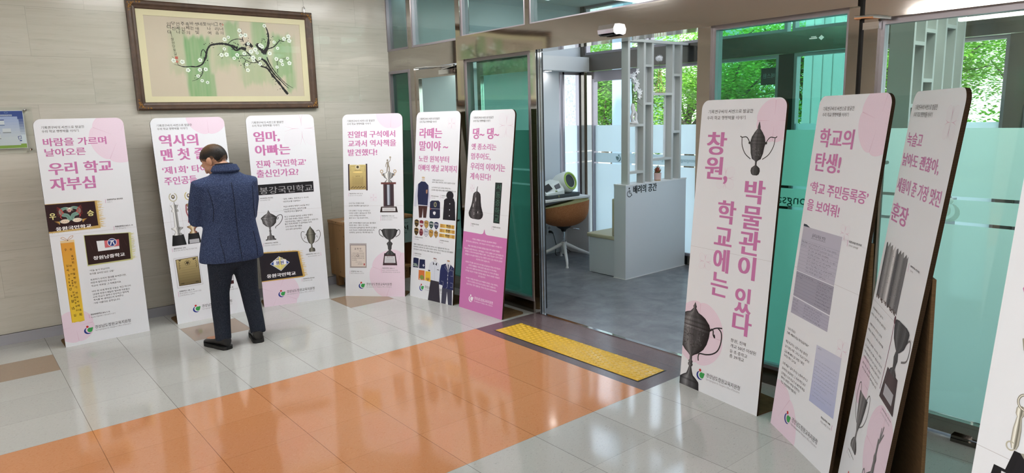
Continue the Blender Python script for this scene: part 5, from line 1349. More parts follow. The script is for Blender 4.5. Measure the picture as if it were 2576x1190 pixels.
for i in range(160): a, b = R.uniform(.045, .34), R.uniform(.915, 1.11); p.poly(qd(a, b, a+R.uniform(.002, .007), b+R.uniform(.001, .0025)), rgb(*[R.randint(50, 150)]*3))
for i in range(30): a = R.uniform(.04, .34); p.poly(ell(a, .906+R.uniform(-.006, .008), .006, .004, 8), rgb(70,50,44))
p.build('scroll_picture', r)
p = Print(L, .0005); cx = .455
p.stroke([(.352, .895), (.356, .80), (.352, .70), (.342, .60)], .006, rgb(136,96,112)); p.poly(ell(.352, .888, .012, .016), rgb(96,60,72)); p.up()
handle(p, [(.53, .846), (.565, .872), (.582, .85), (.575, .80), (.52, .775)], .008, rgb(110,108,112)); p.up()
p.shade(cx, [(.575, .100), (.58, .100), (.705, .072), (.708, .072)], [rgb(58,42,46), rgb(72,54,58), rgb(48,34,38)]); p.up(); p.poly(qd(.395, .60, .515, .645), rgb(168,168,176)); p.up()
p.shade(cx, [(.700, .045), (.715, .040), (.728, .014), (.745, .018), (.765, .026), (.785, .018), (.792, .014), (.802, .034), (.825, .070), (.86, .090), (.89, .094), (.897, .082, .7), (.902, .05, .7)], DRK)
p.build('black_cup_picture', r)
p = Print(L, .0005); cx = .155
for sg in (-1, 1): handle(p, [(cx+sg*.040, .475), (cx+sg*.075, .520), (cx+sg*.098, .500), (cx+sg*.100, .44), (cx+sg*.072, .385), (cx+sg*.025, .355)], .006, rgb(100,98,102))
p.up(); p.shade(cx, [(.2361, .044), (.243, .052), (.262, .050), (.285, .030), (.296, .010), (.325, .008), (.340, .016), (.352, .022), (.39, .044), (.44, .058), (.482, .066), (.490, .070, 1.2)], GRY); p.build('silver_cup_picture', r)
p = Print(L, .0007); cx = .46
handle(p, [(cx-.06, .225), (cx-.10, .260), (cx-.115, .230), (cx-.10, .17)], .007, rgb(90,88,92)); p.up()
p.shade(cx, [(.02, .05), (.06, .045), (.10, .016), (.14, .060), (.19, .080), (.23, .084), (.262, .066), (.285, .034), (.295, .018), (.34, .014), (.36, .020), (.38, .010), (.44, .010)], GRY)
for a, b in ((.468, .49), (.490, .505), (.506, .48)): p.stroke([(cx+.01, .43), (a, b)], [.012, .008], rgb(112,110,114))
p.build('figure_cup_picture', r)

# board 10: at the right edge
r, L = board(10, 1.6533, -4.091, -1.9686, 0.1006, 'board cut off by the picture edge, silver figure trophy on a black base', True); BD[10] = r
p = Print(L, .0007); cx = .145
p.shade(cx, [(.70, .115), (.705, .115), (.852, .095)], [rgb(22,22,26), rgb(38,38,44), rgb(20,20,24)]); p.up(); p.shade(cx+.02, [(.85, .088), (.905, .075)], [rgb(22,22,26), rgb(38,38,44), rgb(20,20,24)]); p.up()
p.poly(qd(.070, .72, .215, .845), rgb(206,204,212)); p.up(); p.text('우승', .11, .18, .80, .05, rgb(60,56,66), .02, 1)
SV = [rgb(120,116,104), rgb(206,202,190), rgb(240,238,230), rgb(150,146,134), rgb(96,92,82), rgb(186,182,170), rgb(110,106,96)]
p.shade(.155, [(.890, .035), (.905, .050), (.912, .030), (.94, .015), (.97, .020)], SV)
for x_ in (.088, .150, .205): p.shade(x_, [(.908, .006), (.92, .010), (.955, .010), (.985, .006), (.992, .010), (1.005, .010), (1.012, .006)], SV)
p.stroke(ell(.080, .912, .010, .010, 14), .0035, rgb(180,176,160), True); p.up()
p.stroke(ell(.096, 1.023, .017, .018, 24), .006, rgb(120,116,104), True); p.up(); p.stroke(ell(.096, 1.023, .017, .018, 24), .0025, rgb(214,210,198), True); p.stroke(ell(.21, 1.023, .017, .018, 24), .006, rgb(150,146,134), True)
p.shade(.165, [(1.02, .020), (1.05, .030), (1.10, .070), (1.14, .095), (1.165, .102), (1.17, .094)], SV, 0, None, 14); p.build('figure_trophy_picture', r)
p = Print(L, .0012)
p.text('영', .0435, .125, 1.262, .085, PINK, .03, 2); p.build('headline_text', r)

# ------------------------------------------------------------------ framed painting on the left wall
YW = 2.3
pa = thing('framed_painting', 'large framed ink painting of a plum branch over green washes, hung on the stone wall', 'painting', (2.145, YW, 2.275))
FW, FH = .81, .4555          # half sizes; local x right, y into the wall, z up
def bar(mb, x0, x1, z0, z1, y0, y1): mb.box(x0, x1, y0, y1, z0, z1)
M['frame_wood'] = m_wood('dark_frame_wood', rgb(64,48,38), rgb(84,64,50), (6, 6, 6))
fr = MB(); t = .068
prof = [(0, 0), (0, -.040), (.012, -.048), (.030, -.046), (.045, -.034), (.060, -.030), (t, -.022), (t, 0)]
def frame_ring(mb, hw, hh, prof):
    rings = [[(sx*(hw-d), y, sz*(hh-d)) for d, y in prof] for sx, sz in ((-1,-1),(1,-1),(1,1),(-1,1))]
    n = len(prof)
    vs = [q for r in rings for q in r]; fs = []
    for i in range(4):
        for k in range(n): fs.append((i*n+k, i*n+(k+1)%n, ((i+1)%4)*n+(k+1)%n, ((i+1)%4)*n+k))
    mb.add(vs, fs)
frame_ring(fr, FW, FH, prof); fr.build('frame', M['frame_wood'], pa)
M['gilt'] = mat('tarnished_gilt', rgb(150,112,64), 0.38, 0.75)
for sx in (-1, 1):
    for sz in (-1, 1):
        g = MB(); R = random.Random(3)
        for i in range(26):
            a = R.random(); along = .012+.095*a*a; w = .052*(1-a)+.008; off = R.uniform(.006, w)
            x, z = (along, off) if i % 2 else (off, along)
            g.ball((sx*(FW-.006-x), -.044, sz*(FH-.006-z)), R.uniform(.0045, .0085), 8, 5)
        g.build('corner_ornament', M['gilt'], pa, smooth=True)
M['mat_board'] = mat('cream_mat_board', rgb(214,206,172), 0.7)
mbd = MB(); MWx, MWz = .685, .338
frame_ring(mbd, FW-t+.004, FH-t+.004, [(0, -.012), (0, -.016), (FW-t+.004-MWx, -.016), (FW-t+.004-MWx, -.012)])
# mat: different margins left/right and top/bottom, so build it from four strips
mbd = MB(); a, c = FW-t+.003, FH-t+.003
mbd.box(-a, a, -.018, -.012, MWz, c).box(-a, a, -.018, -.012, -c, -MWz).box(-a, -MWx, -.018, -.012, -MWz, MWz).box(MWx, a, -.018, -.012, -MWz, MWz)
mbd.build('mat_board', M['mat_board'], pa)
MB().box(-FW+.01, FW-.01, -.012, -.004, -FH+.01, FH-.01).build('backing_board', M['card'], pa)
# painted sheet: fine grid of colours (soft green washes on buff paper)
def wash(u, v):
    """u,v in 0..1 over the picture, v up"""
    def smooth(a, b, x): t_ = min(1, max(0, (x-a)/(b-a))); return t_*t_*(3-2*t_)
    from mathutils import noise as nz
    rag = .05*nz.noise(Vector((u*38, v*3, 1.3))) + .03*nz.noise(Vector((u*90, v*5, 4.1)))
    st = .5+.5*nz.noise(Vector((u*70, v*2.0, 9)))
    a = 0
    for u0, u1, v0, v1, k, e in ((.225, .375, -.1, .80, .55, .012), (.265, .395, -.3, .33, .50, .012), (.13, .24, .28, .86, .20, .02), (.37, .50, .32, .80, .18, .04), (.485, .57, .50, 1.02, .50, .015), (.42, .62, .40, .70, .26, .03),
                              (.56, .74, .16, .62, .30, .03), (.66, .76, .45, 1.05, .46, .015), (.74, .80, .12, .85, .22, .03), (.79, .945, .27, .86, .50, .02), (.87, .95, .08, .42, .42, .015)):
        q = smooth(u0-e, u0+e, u+rag*.25)*(1-smooth(u1-e, u1+e, u+rag*.25))*smooth(v0-.03, v0+.06, v+rag*1.5)*(1-smooth(v1-.06, v1+.03, v+rag*1.2))
        a = max(a, q*k*(.75+.4*st)) if k > .3 else a+(1-a)*q*k*(.7+.5*st)
    return min(.85, a)
NX, NZ = 190, 94
g = MB(); vs = []; cs = []
for j in range(NZ+1):
    for i in range(NX+1):
        u, v = i/NX, j/NZ; vs.append((-MWx+2*MWx*u, -.0125, -MWz+2*MWz*v))
        cs.append(mix(rgb(196,184,166), mix(rgb(132,178,122), rgb(62,140,76), wash(u, v)), min(1, wash(u, v)*1.35)))
fs = [(j*(NX+1)+i, j*(NX+1)+i+1, (j+1)*(NX+1)+i+1, (j+1)*(NX+1)+i) for j in range(NZ) for i in range(NX)]
g.v = vs; g.f = fs; g.mi = [0]*len(fs); g.c = [[cs[k] for k in f] for f in fs]
g.build('painted_sheet', M['print'], pa, fix=False)
class Wall(Print):
    """ink on the picture sheet; coordinates 0..1 over the picture, converted to metres"""
    def __init__(s, y): s.mb = MB(); s.w = 0; s.y = y; s.win = [(-MWx, -MWz), (MWx, -MWz), (MWx, MWz), (-MWx, MWz)]
    def P(s, u, v, w): return (u, s.y - w, v)
INK = rgb(30,28,30)
# picture coordinates measured on the sheet (metres from its centre)
def A2(x, z): return (x-2.145, z-2.275)
br = Wall(-.0129)
def W_(pts, w): br.stroke(spline([A2(*q) for q in pts], 5), w, INK)
R = random.Random(4)
def branch(pts, w0, w1):
    s_ = spline([A2(*q) for q in pts], 7); n = len(s_)
    br.stroke(s_, [max(.002, (w0+(w1-w0)*i/(n-1))*(.55+.45*R.random())) for i in range(n)], INK)
branch([(1.700, 2.205), (1.745, 2.193), (1.80, 2.197), (1.855, 2.197), (1.905, 2.225), (1.935, 2.285), (1.955, 2.345), (1.985, 2.385), (2.03, 2.398), (2.085, 2.405), (2.135, 2.40), (2.185, 2.385), (2.225, 2.37)], .008, .030)
branch([(1.905, 2.225), (1.935, 2.27), (1.945, 2.30), (1.925, 2.345), (1.905, 2.33), (1.895, 2.285)], .016, .006)
branch([(2.165, 2.385), (2.21, 2.350), (2.255, 2.372), (2.30, 2.362)], .012, .036)
branch([(2.295, 2.40), (2.33, 2.415), (2.36, 2.385)], .04, .03); branch([(2.40, 2.39), (2.425, 2.40), (2.455, 2.35), (2.49, 2.335)], .05, .045)
branch([(2.47, 2.345), (2.505, 2.395), (2.52, 2.47), (2.515, 2.54), (2.49, 2.60)], .040, .007)
branch([(2.505, 2.375), (2.56, 2.395), (2.60, 2.43), (2.625, 2.455), (2.66, 2.452), (2.70, 2.475), (2.735, 2.47)], .014, .005)
branch([(2.13, 2.395), (2.175, 2.435), (2.225, 2.452), (2.275, 2.45)], .006, .010); branch([(2.28, 2.43), (2.275, 2.49), (2.27, 2.55)], .012, .003); branch([(2.275, 2.49), (2.31, 2.51)], .006, .003)
branch([(2.30, 2.345), (2.345, 2.30), (2.395, 2.255), (2.43, 2.215), (2.485, 2.195), (2.53, 2.13), (2.58, 2.07), (2.63, 2.00), (2.665, 1.955)], .012, .030)
branch([(2.435, 2.285), (2.475, 2.255), (2.505, 2.205), (2.55, 2.14), (2.60, 2.09), (2.645, 2.04), (2.68, 2.01)], .030, .005)
branch([(2.49, 2.30), (2.505, 2.25), (2.545, 2.18), (2.60, 2.11), (2.66, 2.05), (2.72, 2.015)], .014, .004)
branch([(2.245, 2.295), (2.29, 2.268), (2.34, 2.245), (2.40, 2.252), (2.44, 2.285)], .005, .010); branch([(2.29, 2.268), (2.27, 2.215), (2.285, 2.165)], .006, .003); branch([(2.27, 2.215), (2.335, 2.235)], .004, .006)
branch([(2.20, 2.31), (2.26, 2.305), (2.325, 2.31)], .005, .010); branch([(2.10, 2.36), (2.085, 2.31), (2.075, 2.27)], .007, .003); branch([(2.04, 2.30), (2.07, 2.325)], .003, .005)
branch([(2.58, 2.155), (2.585, 2.23), (2.59, 2.27), (2.65, 2.29), (2.69, 2.30)], .008, .003); branch([(2.65, 2.29), (2.69, 2.26)], .004, .003)
branch([(1.905, 2.185), (1.89, 2.13), (1.85, 2.09), (1.80, 2.07)], .010, .003); branch([(1.70, 2.205), (1.685, 2.24), (1.655, 2.28)], .005, .002); branch([(1.70, 2.205), (1.665, 2.212)], .005, .002)
for _ in range(120):
    q = R.choice([(1.93, 2.27), (1.98, 2.39), (2.2, 2.38), (2.33, 2.40), (2.44, 2.37), (2.51, 2.47), (2.48, 2.20), (2.55, 2.12), (2.62, 2.03), (2.30, 2.44), (2.62, 2.45), (2.27, 2.25), (1.86, 2.10), (2.42, 2.42)])
    x_, z_ = A2(q[0]+R.gauss(0, .03), q[1]+R.gauss(0, .025)); br.poly(ell(x_, z_, R.uniform(.002, .006), R.uniform(.002, .005), 8), INK)
br.build('painted_branch', pa)
bl = Wall(-.0134); PT = rgb(226,232,226)
BLS = [(1.665, 2.245), (1.735, 2.235), (1.775, 2.165), (1.885, 2.255), (1.875, 2.17), (1.925, 2.175), (1.855, 2.115), (1.885, 2.075), (1.93, 2.06),
       (2.115, 2.445), (2.15, 2.465), (2.105, 2.36), (2.12, 2.31), (2.075, 2.305), (2.185, 2.28), (2.215, 2.31), (2.28, 2.325), (2.255, 2.53), (2.265, 2.485), (2.305, 2.49), (2.325, 2.415), (2.36, 2.29), (2.295, 2.225), (2.42, 2.285), (2.42, 2.235), (2.52, 2.335), (2.435, 2.405), (2.385, 2.365), (2.57, 2.44), (2.60, 2.385), (2.67, 2.475), (2.72, 2.46), (2.715, 2.50), (2.58, 2.285), (2.625, 2.27), (2.635, 2.235), (2.69, 2.295), (2.705, 2.25), (2.58, 2.21), (2.49, 2.585), (2.30, 2.175), (2.345, 2.345), (2.40, 2.335), (2.45, 2.395), (2.36, 2.265)]
for q in BLS:
    x_, z_ = A2(*q); r_ = R.uniform(.014, .021); a0 = R.uniform(0, 6)
    for k in range(5): a = a0+2*pi*k/5; bl.poly(ell(x_+r_*.55*cos(a), z_+r_*.55*sin(a), r_*.52, r_*.46, 10), PT)
    bl.w = .0002
    for k in range(7): a = a0+2*pi*k/7; bl.poly(ell(x_+r_*.30*cos(a), z_+r_*.30*sin(a), .0022, None, 6), rgb(90,110,96))
    bl.poly(ell(x_+R.gauss(0, .004), z_+R.gauss(0, .004), .004, None, 8), rgb(150,176,140)); bl.w = 0
bl.build('painted_blossoms', pa)
cg = Wall(-.0131)
cols = [('천녀의', 2.095), ('그리움', 2.055), ('이', 2.022), ('허나여', 1.988), ('뜻', 1.955), ('네', 1.918), ('생애빛', 1.885), ('바는', 1.845), ('축제의', 1.808), ('주인은', 1.770), ('언제나', 1.728), ('당신', 1.692), ('입니다', 1.655)]
for s_, x_ in cols:
    for i, ch in enumerate(s_):
        u, v = A2(x_, 2.570-.0015*(2.1-x_)*20-.036*i+R.gauss(0, .003)); cg.text(ch, u-.015, u+.015, v, .030, INK, .0, 1)
u, v = A2(1.668, 2.46); cg.stroke([(u, v+.025), (u+.003, v-.02)], .0022, INK)
for i, ch in enumerate('설현당동길'):
    u, v = A2(1.672+.003*i, 2.425-.031*i); cg.text(ch, u-.011, u+.011, v, .024, INK, 0, 1)
for (x_, z_, w_) in ((1.69, 2.268, .012), (1.692, 2.236, .009), (2.112, 2.572, .006)):
    u, v = A2(x_, z_); cg.poly(qd(u-w_, v-w_, u+w_, v+w_), rgb(180,96,84)); cg.w = .0001; cg.stroke([(u-w_*.5, v), (u+w_*.5, v)], .002, rgb(206,180,160)); cg.stroke([(u, v-w_*.6), (u, v+w_*.6)], .002, rgb(206,180,160)); cg.w = 0
cg.build('calligraphy', pa)
MB().box(-a, a, -.0215, -.0195, -c, c).build('glass', M['g_pic'], pa)
hk = MB(); hk.tube([(.745, -.02, FH-.002), (.745, -.02, FH+.03)], .004, 8); hk.tube([(.745+.009*cos(q), -.02, FH+.042+.012*sin(q)) for q in [2*pi*i/10 for i in range(11)]], .003, 6)
hk.build('hanging_hook', M['chrome'], pa); MB().tube([(.745, -.015, FH+.05), (.742, -.008, .69)], .0011, 5).build('hanging_wire', M['dsteel'], pa)

# ------------------------------------------------------------------ acrylic notice on the wall
nb = thing('notice_board', 'blue sky staff notice sheet behind a clear acrylic plate on the stone wall', 'notice', (0.0, YW, 1.683))
MB().box(-.62, .587, -.028, -.024, -.178, .178).build('acrylic_plate', M['g_clear'], nb)
MB().box(-.60, .528, -.020, -.017, -.140, .150).build('sheet', mat('notice_paper', rgb(224,226,228), .5), nb)
class Flat(Print):
    def __init__(s, y, win): s.mb = MB(); s.w = 0; s.y = y; s.win = win
    def P(s, u, v, w): return (u, s.y - w, v)
p = Flat(-.0204, qd(-.60, -.140, .528, .150))
for i in range(14):
    z0, z1 = -.137+.284*i/14, -.137+.284*(i+1)/14
    p.poly(qd(-.597, z0, .524, z1), mix(rgb(214,224,236), rgb(36,66,142), max(0, (i-4)/7)**.7 if i < 12 else 1))
p.w += .0002; p.poly(qd(-.597, -.137, .524, -.105), rgb(132,164,70)); p.w += .0002
rr_ = [(x, z) for x, z in ((-.58, -.115), (.485, -.115), (.493, -.107), (.493, .090), (.48, .104), (-.58, .104))]
for i in range(10):
    z0, z1 = -.115+.219*i/10, -.115+.219*(i+1)/10; p.poly(qd(-.58, z0, .493 if 0 < i < 9 else .487, z1), mix(rgb(204,210,220), rgb(158,172,214), max(0, (i-2)/7)))
p.w += .0002
for cx in (-.36, -.04, .20, .375):
    p.poly(qd(cx-.026, .045, cx+.026, .075), rgb(214,218,226)); p.poly(qd(cx-.026, .075, cx+.026, .082), rgb(44,66,140)); p.poly(qd(cx-.026, .036, cx+.026, .043), rgb(110,130,170)); p.text('과장', cx-.015, cx+.015, .058, .010, rgb(90,96,120), 0, 1)
    for k, (dx, z) in enumerate(((-.034, .0), (.034, .0), (-.034, -.045), (.034, -.045))):
        if cx > .3 and k == 3: continue
        p.poly(qd(cx+dx-.026, z-.012, cx+dx+.026, z+.014), rgb(212,216,224)); p.poly(qd(cx+dx-.026, z-.021, cx+dx+.026, z-.013), rgb(150,154,164)); p.text('주무관', cx+dx-.018, cx+dx+.018, z, .008, rgb(100,106,126), 0, 1)
p.poly(qd(.318, .108, .455, .120), rgb(168,178,204)); p.w += .0002; p.text('경상남도창원교육지원청', .322, .451, .114, .009, rgb(40,60,130), 0, 1)
p.stroke(ell(.22, .120, .030, .017, 20), .003, rgb(90,120,180), True); p.stroke(ell(.42, .135, .011, .006, 14), .002, rgb(120,146,196), True)
p.stroke([(.475, -.05), (.495, -.044), (.495, -.066), (.478, -.072), (.475, -.05)], .004, rgb(40,62,140)); p.poly(qd(.482, -.085, .497, -.078), rgb(40,62,140))
p.build('printed_chart', nb)
for x_ in (-.56, .545):
    for z_ in (-.152, .155):
        MB().lathe([(0, 0), (.012, 0), (.012, .012), (.008, .024), (0, .026)], (0,0,0), 14).build('standoff', M['chrome'], nb, smooth=True).matrix_local = Matrix.Translation((x_, -.014, z_)) @ Matrix.Rotation(pi/2, 4, 'X')

# ------------------------------------------------------------------ wooden table with an information plate
tb = thing('wooden_side_table', 'pine box table in the corner, mostly hidden behind the exhibition boards', 'table', (3.37, 2.09, 0))
MB().bbox(-.40, .40, -.17, .19, .66, .69, .003).build('top', M['pine'], tb)
MB().box(-.395, -.372, -.165, .185, .125, .66).build('side_panel', M['pine'], tb); MB().box(.372, .395, -.165, .185, .125, .66).build('side_panel', M['pine'], tb)
MB().box(-.372, .372, -.165, .185, .125, .15).build('bottom_shelf', M['pine'], tb); MB().box(-.372, .372, .165, .185, .15, .66).build('back_panel', M['pine'], tb)
for sx in (-1, 1):
    for sy in (-.09, .13): MB().box(sx*.33-.03, sx*.33+.03, sy-.03, sy+.03, 0, .125).build('leg', M['pine'], tb)
ip = thing('information_plate', 'pale green information plate with black lettering on the front of the wooden table', 'sign', (3.48, 1.91, .55))
MB().box(-.27, .27, -.006, .008, -.15, .105).build('plate', mat('pale_green_plate', rgb(150,176,172), .4), ip)
p = Flat(-.0065, qd(-.27, -.15, .27, .105)); p.text('고객 만족 행정', -.12, .22, .058, .018, rgb(50,60,60), 0, 1); p.text('민원인사서', -.18, .22, .01, .05, rgb(24,28,28), .02, 2); p.text('창원교육지원청', -.14, .20, -.045, .022, rgb(50,60,60), 0, 1); p.stroke([(-.22, -.022), (.25, -.022)], .002, rgb(60,70,70)); p.build('lettering', ip)
pm = thing('paper_sheet', 'white paper sheet lying on the wooden table', 'paper', (3.10, 2.0, .6905), .2)
MB().box(-.08, .08, -.06, .06, 0, .002).build('sheet', M['white'], pm)

# ------------------------------------------------------------------ yellow tactile paving
tp = thing('tactile_paving', 'yellow tactile paving strip of raised domes set in the dark floor before the doorway', 'tactile paving', (3.2375, -1.619, 0))
M['yellow'] = mat('yellow_rubber', rgb(208,166,46), 0.22, spec=0.5)
LX, LY = .268, 1.47
MB().box(-.008, LX+.010, -.008, LY+.008, 0, .0015).build('black_edging', M['rubber'], tp)
mb = MB(); mb.bbox(0, LX, 0, LY, 0.0005, .0045, .0015)
for j in range(34):
    for i in range(6):
        x_ = .027+i*.0428 + (.0214 if j % 2 else 0) - .010; y_ = .022+j*.0432
        if x_ > LX-.012: continue
        mb.lathe([(.0160, .004), (.0145, .0062), (.0110, .0080), (.006, .0088), (0, .0090)], (x_, y_, 0), 12)
mb.build('dome_tile', M['yellow'], tp, smooth=True)

# ------------------------------------------------------------------ the man
def blob(mb, voxel, name, m, parent, smooth=6, keep=None):
    """fuse overlapping shapes into one continuous skin"""
    o = mb.build('tmp', m, None)
    md = o.modifiers.new('r', 'REMESH'); md.mode = 'VOXEL'; md.voxel_size = voxel
    ms = o.modifiers.new('s', 'SMOOTH'); ms.iterations = smooth; ms.factor = .5
    dg = bpy.context.evaluated_depsgraph_get(); dg.update()
    me = bpy.data.meshes.new_from_object(o.evaluated_get(dg)); me.name = name
    bpy.data.objects.remove(o)
    me.materials.clear(); me.materials.append(m)
    me.polygons.foreach_set('use_smooth', [True]*len(me.polygons))
    ob = bpy.data.objects.new(name, me); COL.objects.link(ob); ob.parent = parent; return ob
def m_skin():
    m = mat('skin', rgb(186,140,112), .5); N = NT(m); N.b.inputs['Subsurface Weight'].default_value = 0.0
    n = N.noise(N.coord(), 25, 3); N.base(N.ramp(n, [(.3, rgb(178,130,104)), (.7, rgb(196,150,124))])); return m
def m_tweed():
    m = mat('navy_tweed', rough=.85, spec=.2); N = NT(m); co = N.coord((1, 1, 1))
    mp = N.n('Mapping'); mp.inputs['Scale'].default_value = (260, 260, 700); N.l(co, mp.inputs[0]); a = N.noise(mp.outputs[0], 1, 2, .6)
    mp2 = N.n('Mapping'); mp2.inputs['Scale'].default_value = (720, 720, 260); N.l(co, mp2.inputs[0]); b = N.noise(mp2.outputs[0], 1, 2, .6)
    c = N.ramp(N.math('MAXIMUM', a, b), [(.50, rgb(30,38,62)), (.59, rgb(48,61,96)), (.67, rgb(102,118,154)), (.78, rgb(150,162,188))]); N.base(c); N.bump(a, .25, .002); return m
def m_cloth(name, c0, c1, sc=160):
    m = mat(name, rough=.85, spec=.2); N = NT(m); n = N.noise(N.coord(), sc, 2); N.base(N.ramp(n, [(.35, c0), (.65, c1)])); return m
M['skin'] = m_skin(); M['tweed'] = m_tweed(); M['trouser'] = m_cloth('charcoal_trouser_cloth', rgb(26,30,40), rgb(44,49,60))
M['leather'] = mat('black_leather', rgb(24,22,22), .38); M['sole'] = mat('black_sole', rgb(16,16,17), .6)
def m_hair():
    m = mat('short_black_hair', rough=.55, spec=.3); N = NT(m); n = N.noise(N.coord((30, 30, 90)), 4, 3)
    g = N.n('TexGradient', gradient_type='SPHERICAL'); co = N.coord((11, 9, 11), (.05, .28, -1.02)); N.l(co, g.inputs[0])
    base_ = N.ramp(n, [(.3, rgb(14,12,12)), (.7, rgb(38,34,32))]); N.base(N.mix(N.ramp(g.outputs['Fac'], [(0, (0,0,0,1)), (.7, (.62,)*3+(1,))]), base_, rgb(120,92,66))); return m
pe = thing('person', 'man in a navy tweed jacket and dark trousers, seen from behind, head bent', 'person', (1.60, .98, 0))
PO = Vector((1.60, .98, 0))
def L_(x, y, z): return (x-PO.x, y-PO.y, z)
HR = Matrix.Rotation(rad(38), 3, 'Z') @ Matrix.Rotation(rad(-34), 3, 'X'); HC = Vector(L_(1.588, 1.135, 1.418))
def H_(x, y, z): return tuple(HC + HR @ Vector((x, y, z)))
def Hball(mb, c, r, sc=(1,1,1), n=16, m=12):
    t = MB().ball((0,0,0), r, n, m, None, sc); mb.add([H_(c[0]+q[0], c[1]+q[1], c[2]+q[2]) for q in t.v], t.f)
bd = MB()
Hball(bd, (0, -.005, .022), 1, (.077, .098, .092)); Hball(bd, (0, .030, -.035), 1, (.062, .068, .080)); Hball(bd, (0, .052, -.085), 1, (.040, .036, .028))
Hball(bd, (0, .105, -.022), 1, (.013, .018, .026)); Hball(bd, (0, .112, -.034), .014, (1.1, 1, .8)); Hball(bd, (0, .088, -.062), 1, (.024, .012, .009)); Hball(bd, (0, .094, .020), 1, (.055, .010, .010))
for sx in (-1, 1):
    Hball(bd, (sx*.030, .090, .002), 1, (.013, .010, .009)); Hball(bd, (sx*.080, -.005, -.012), 1, (.011, .022, .034)); Hball(bd, (sx*.085, -.014, -.004), 1, (.008, .016, .026)); Hball(bd, (sx*.045, .060, -.035), 1, (.026, .026, .026))
bd.tube([L_(1.640, 1.045, 1.24), L_(1.632, 1.06, 1.31), tuple(HC+HR@Vector((0, -.018, -.055)))], [.085, .062, .060], 16)
bd.tube([L_(1.62, 1.04, .72), L_(1.628, 1.04, .95), L_(1.632, 1.05, 1.12), L_(1.636, 1.05, 1.24)], [.135, .125, .14, .11], 16)
SH = {-1: L_(1.440, 1.06, 1.230), 1: L_(1.800, 1.05, 1.240)}; EL = {-1: L_(1.408, 1.10, .985), 1: L_(1.806, 1.10, .992)}; WR = {-1: L_(1.535, 1.315, 1.035), 1: L_(1.685, 1.315, 1.03)}
for s in (-1, 1):
    bd.tube([L_(1.63, 1.05, 1.22), SH[s], EL[s], WR[s]], [.06, .055, .042, .030], 12)
    w0 = Vector(WR[s]); d = (w0-Vector(EL[s])).normalized(); up = Vector((0, 0, 1)); sd_ = d.cross(up).normalized()*(1 if s < 0 else -1)
    bd.tube([w0, w0+d*.05, w0+d*.10], [.028, .036, .036], 10, flat=.6)
    for q in range(4):
        o_ = w0+d*.095+sd_*(-.027+.018*q)*1.0; l = (.062, .074, .070, .054)[q]
        bd.tube([o_, o_+d*l*.45-up*.008, o_+d*l*.8-up*.026, o_+d*l*.85-up*.044], [.0095, .0090, .0085, .0075], 8)
    th_ = w0+d*.03-sd_*.030; bd.tube([th_, th_+d*.03-sd_*.018+up*.006, th_+d*.06-sd_*.016+up*.008, th_+d*.075-sd_*.006+up*.004], [.013, .012, .010, .008], 8)
LEG = {-1: [(1.540, 1.03, .74), (1.503, 1.045, .42), (1.472, .965, .09)], 1: [(1.692, 1.03, .74), (1.725, 1.045, .40), (1.738, .965, .09)]}
for s in (-1, 1): bd.tube([L_(*q) for q in LEG[s]], [.085, .052, .036], 12)
bd.ball(L_(1.616, 1.03, .76), 1, 16, 10, None, (.165, .12, .11))
FT = {-1: ((1.476, .945), (-.30, .954)), 1: ((1.722, .940), (.22, .9755))}
for s in (-1, 1):
    (hx, hy), (dx, dy) = FT[s]; bd.tube([L_(hx+dx*.02, hy+dy*.02, .06), L_(hx+dx*.10, hy+dy*.10, .055), L_(hx+dx*.21, hy+dy*.21, .035)], [.034, .036, .026], 10)
blob(bd, .0065, 'body', M['skin'], pe, 4)
# hair: a cap following the skull
def hair_cap(name, m, drop, out, rough):
    hr = MB(); n, m_ = 110, 60; vs = []; fs = []
    for j in range(m_+1):
        for i in range(n):
            a, b = 2*pi*i/n, pi*j/m_
            d = Vector((sin(b)*cos(a), sin(b)*sin(a), cos(b))); R_ = out + RND.uniform(0, rough)
            vs.append((d.x*(.0795+R_), -.006+d.y*(.1005+R_), .022+d.z*(.0945+R_)))
    for j in range(m_):
        for i in range(n):
            q = [j*n+i, (j+1)*n+i, (j+1)*n+(i+1)%n, j*n+(i+1)%n]; c = sum((Vector(vs[k]) for k in q), Vector())/4
            lim = -.030 + .012*cos(c.x*40) if c.y < -.045 else (-.018 + (c.y+.045)*.75 if c.y < .05 else .066)
            if abs(c.x) > .055 and -.05 < c.y < .03: lim = max(lim, .014)
            if c.z > lim - drop + RND.uniform(-.003, .003): fs.append(tuple(q))
    hr.v = vs; hr.f = fs; hr.mi = [0]*len(fs); hr.c = [None]*len(fs)
    ho = hr.build(name, m, pe, smooth=True); ho.matrix_local = Matrix.Translation(HC) @ HR.to_4x4()
    return ho
M['hair'] = m_hair(); ho = hair_cap('hair', M['hair'], 0.0, .0045, .0025)
hair_cap('cropped_hairline', m_cloth('cropped_hair', rgb(70,58,50), rgb(128,98,80), 420), .020, .0012, .0006)
# jacket
jk = MB()
def ring(cx, cy, z, rx, ry, n=28, tilt=0): return [L_(cx+rx*cos(2*pi*k/n), cy+ry*sin(2*pi*k/n), z+tilt*cos(2*pi*k/n)) for k in range(n)]
jk.loft([ring(1.612, 1.025, .664, .238, .165), ring(1.614, 1.025, .72, .234, .165), ring(1.618, 1.03, .82, .216, .155), ring(1.626, 1.035, .95, .190, .145), ring(1.632, 1.045, 1.08, .200, .150), ring(1.634, 1.05, 1.18, .214, .142), ring(1.636, 1.05, 1.245, .205, .122), ring(1.636, 1.052, 1.295, .150, .098), ring(1.635, 1.055, 1.335, .088, .078)])
for s in (-1, 1): jk.tube([L_(1.63+s*.08, 1.05, 1.255), SH[s], tuple((Vector(SH[s])*.45+Vector(EL[s])*.55)+Vector((s*.004, 0, 0))), EL[s], tuple(Vector(EL[s])*.45+Vector(WR[s])*.55), WR[s]], [.065, .073, .066, .062, .058, .050], 16)
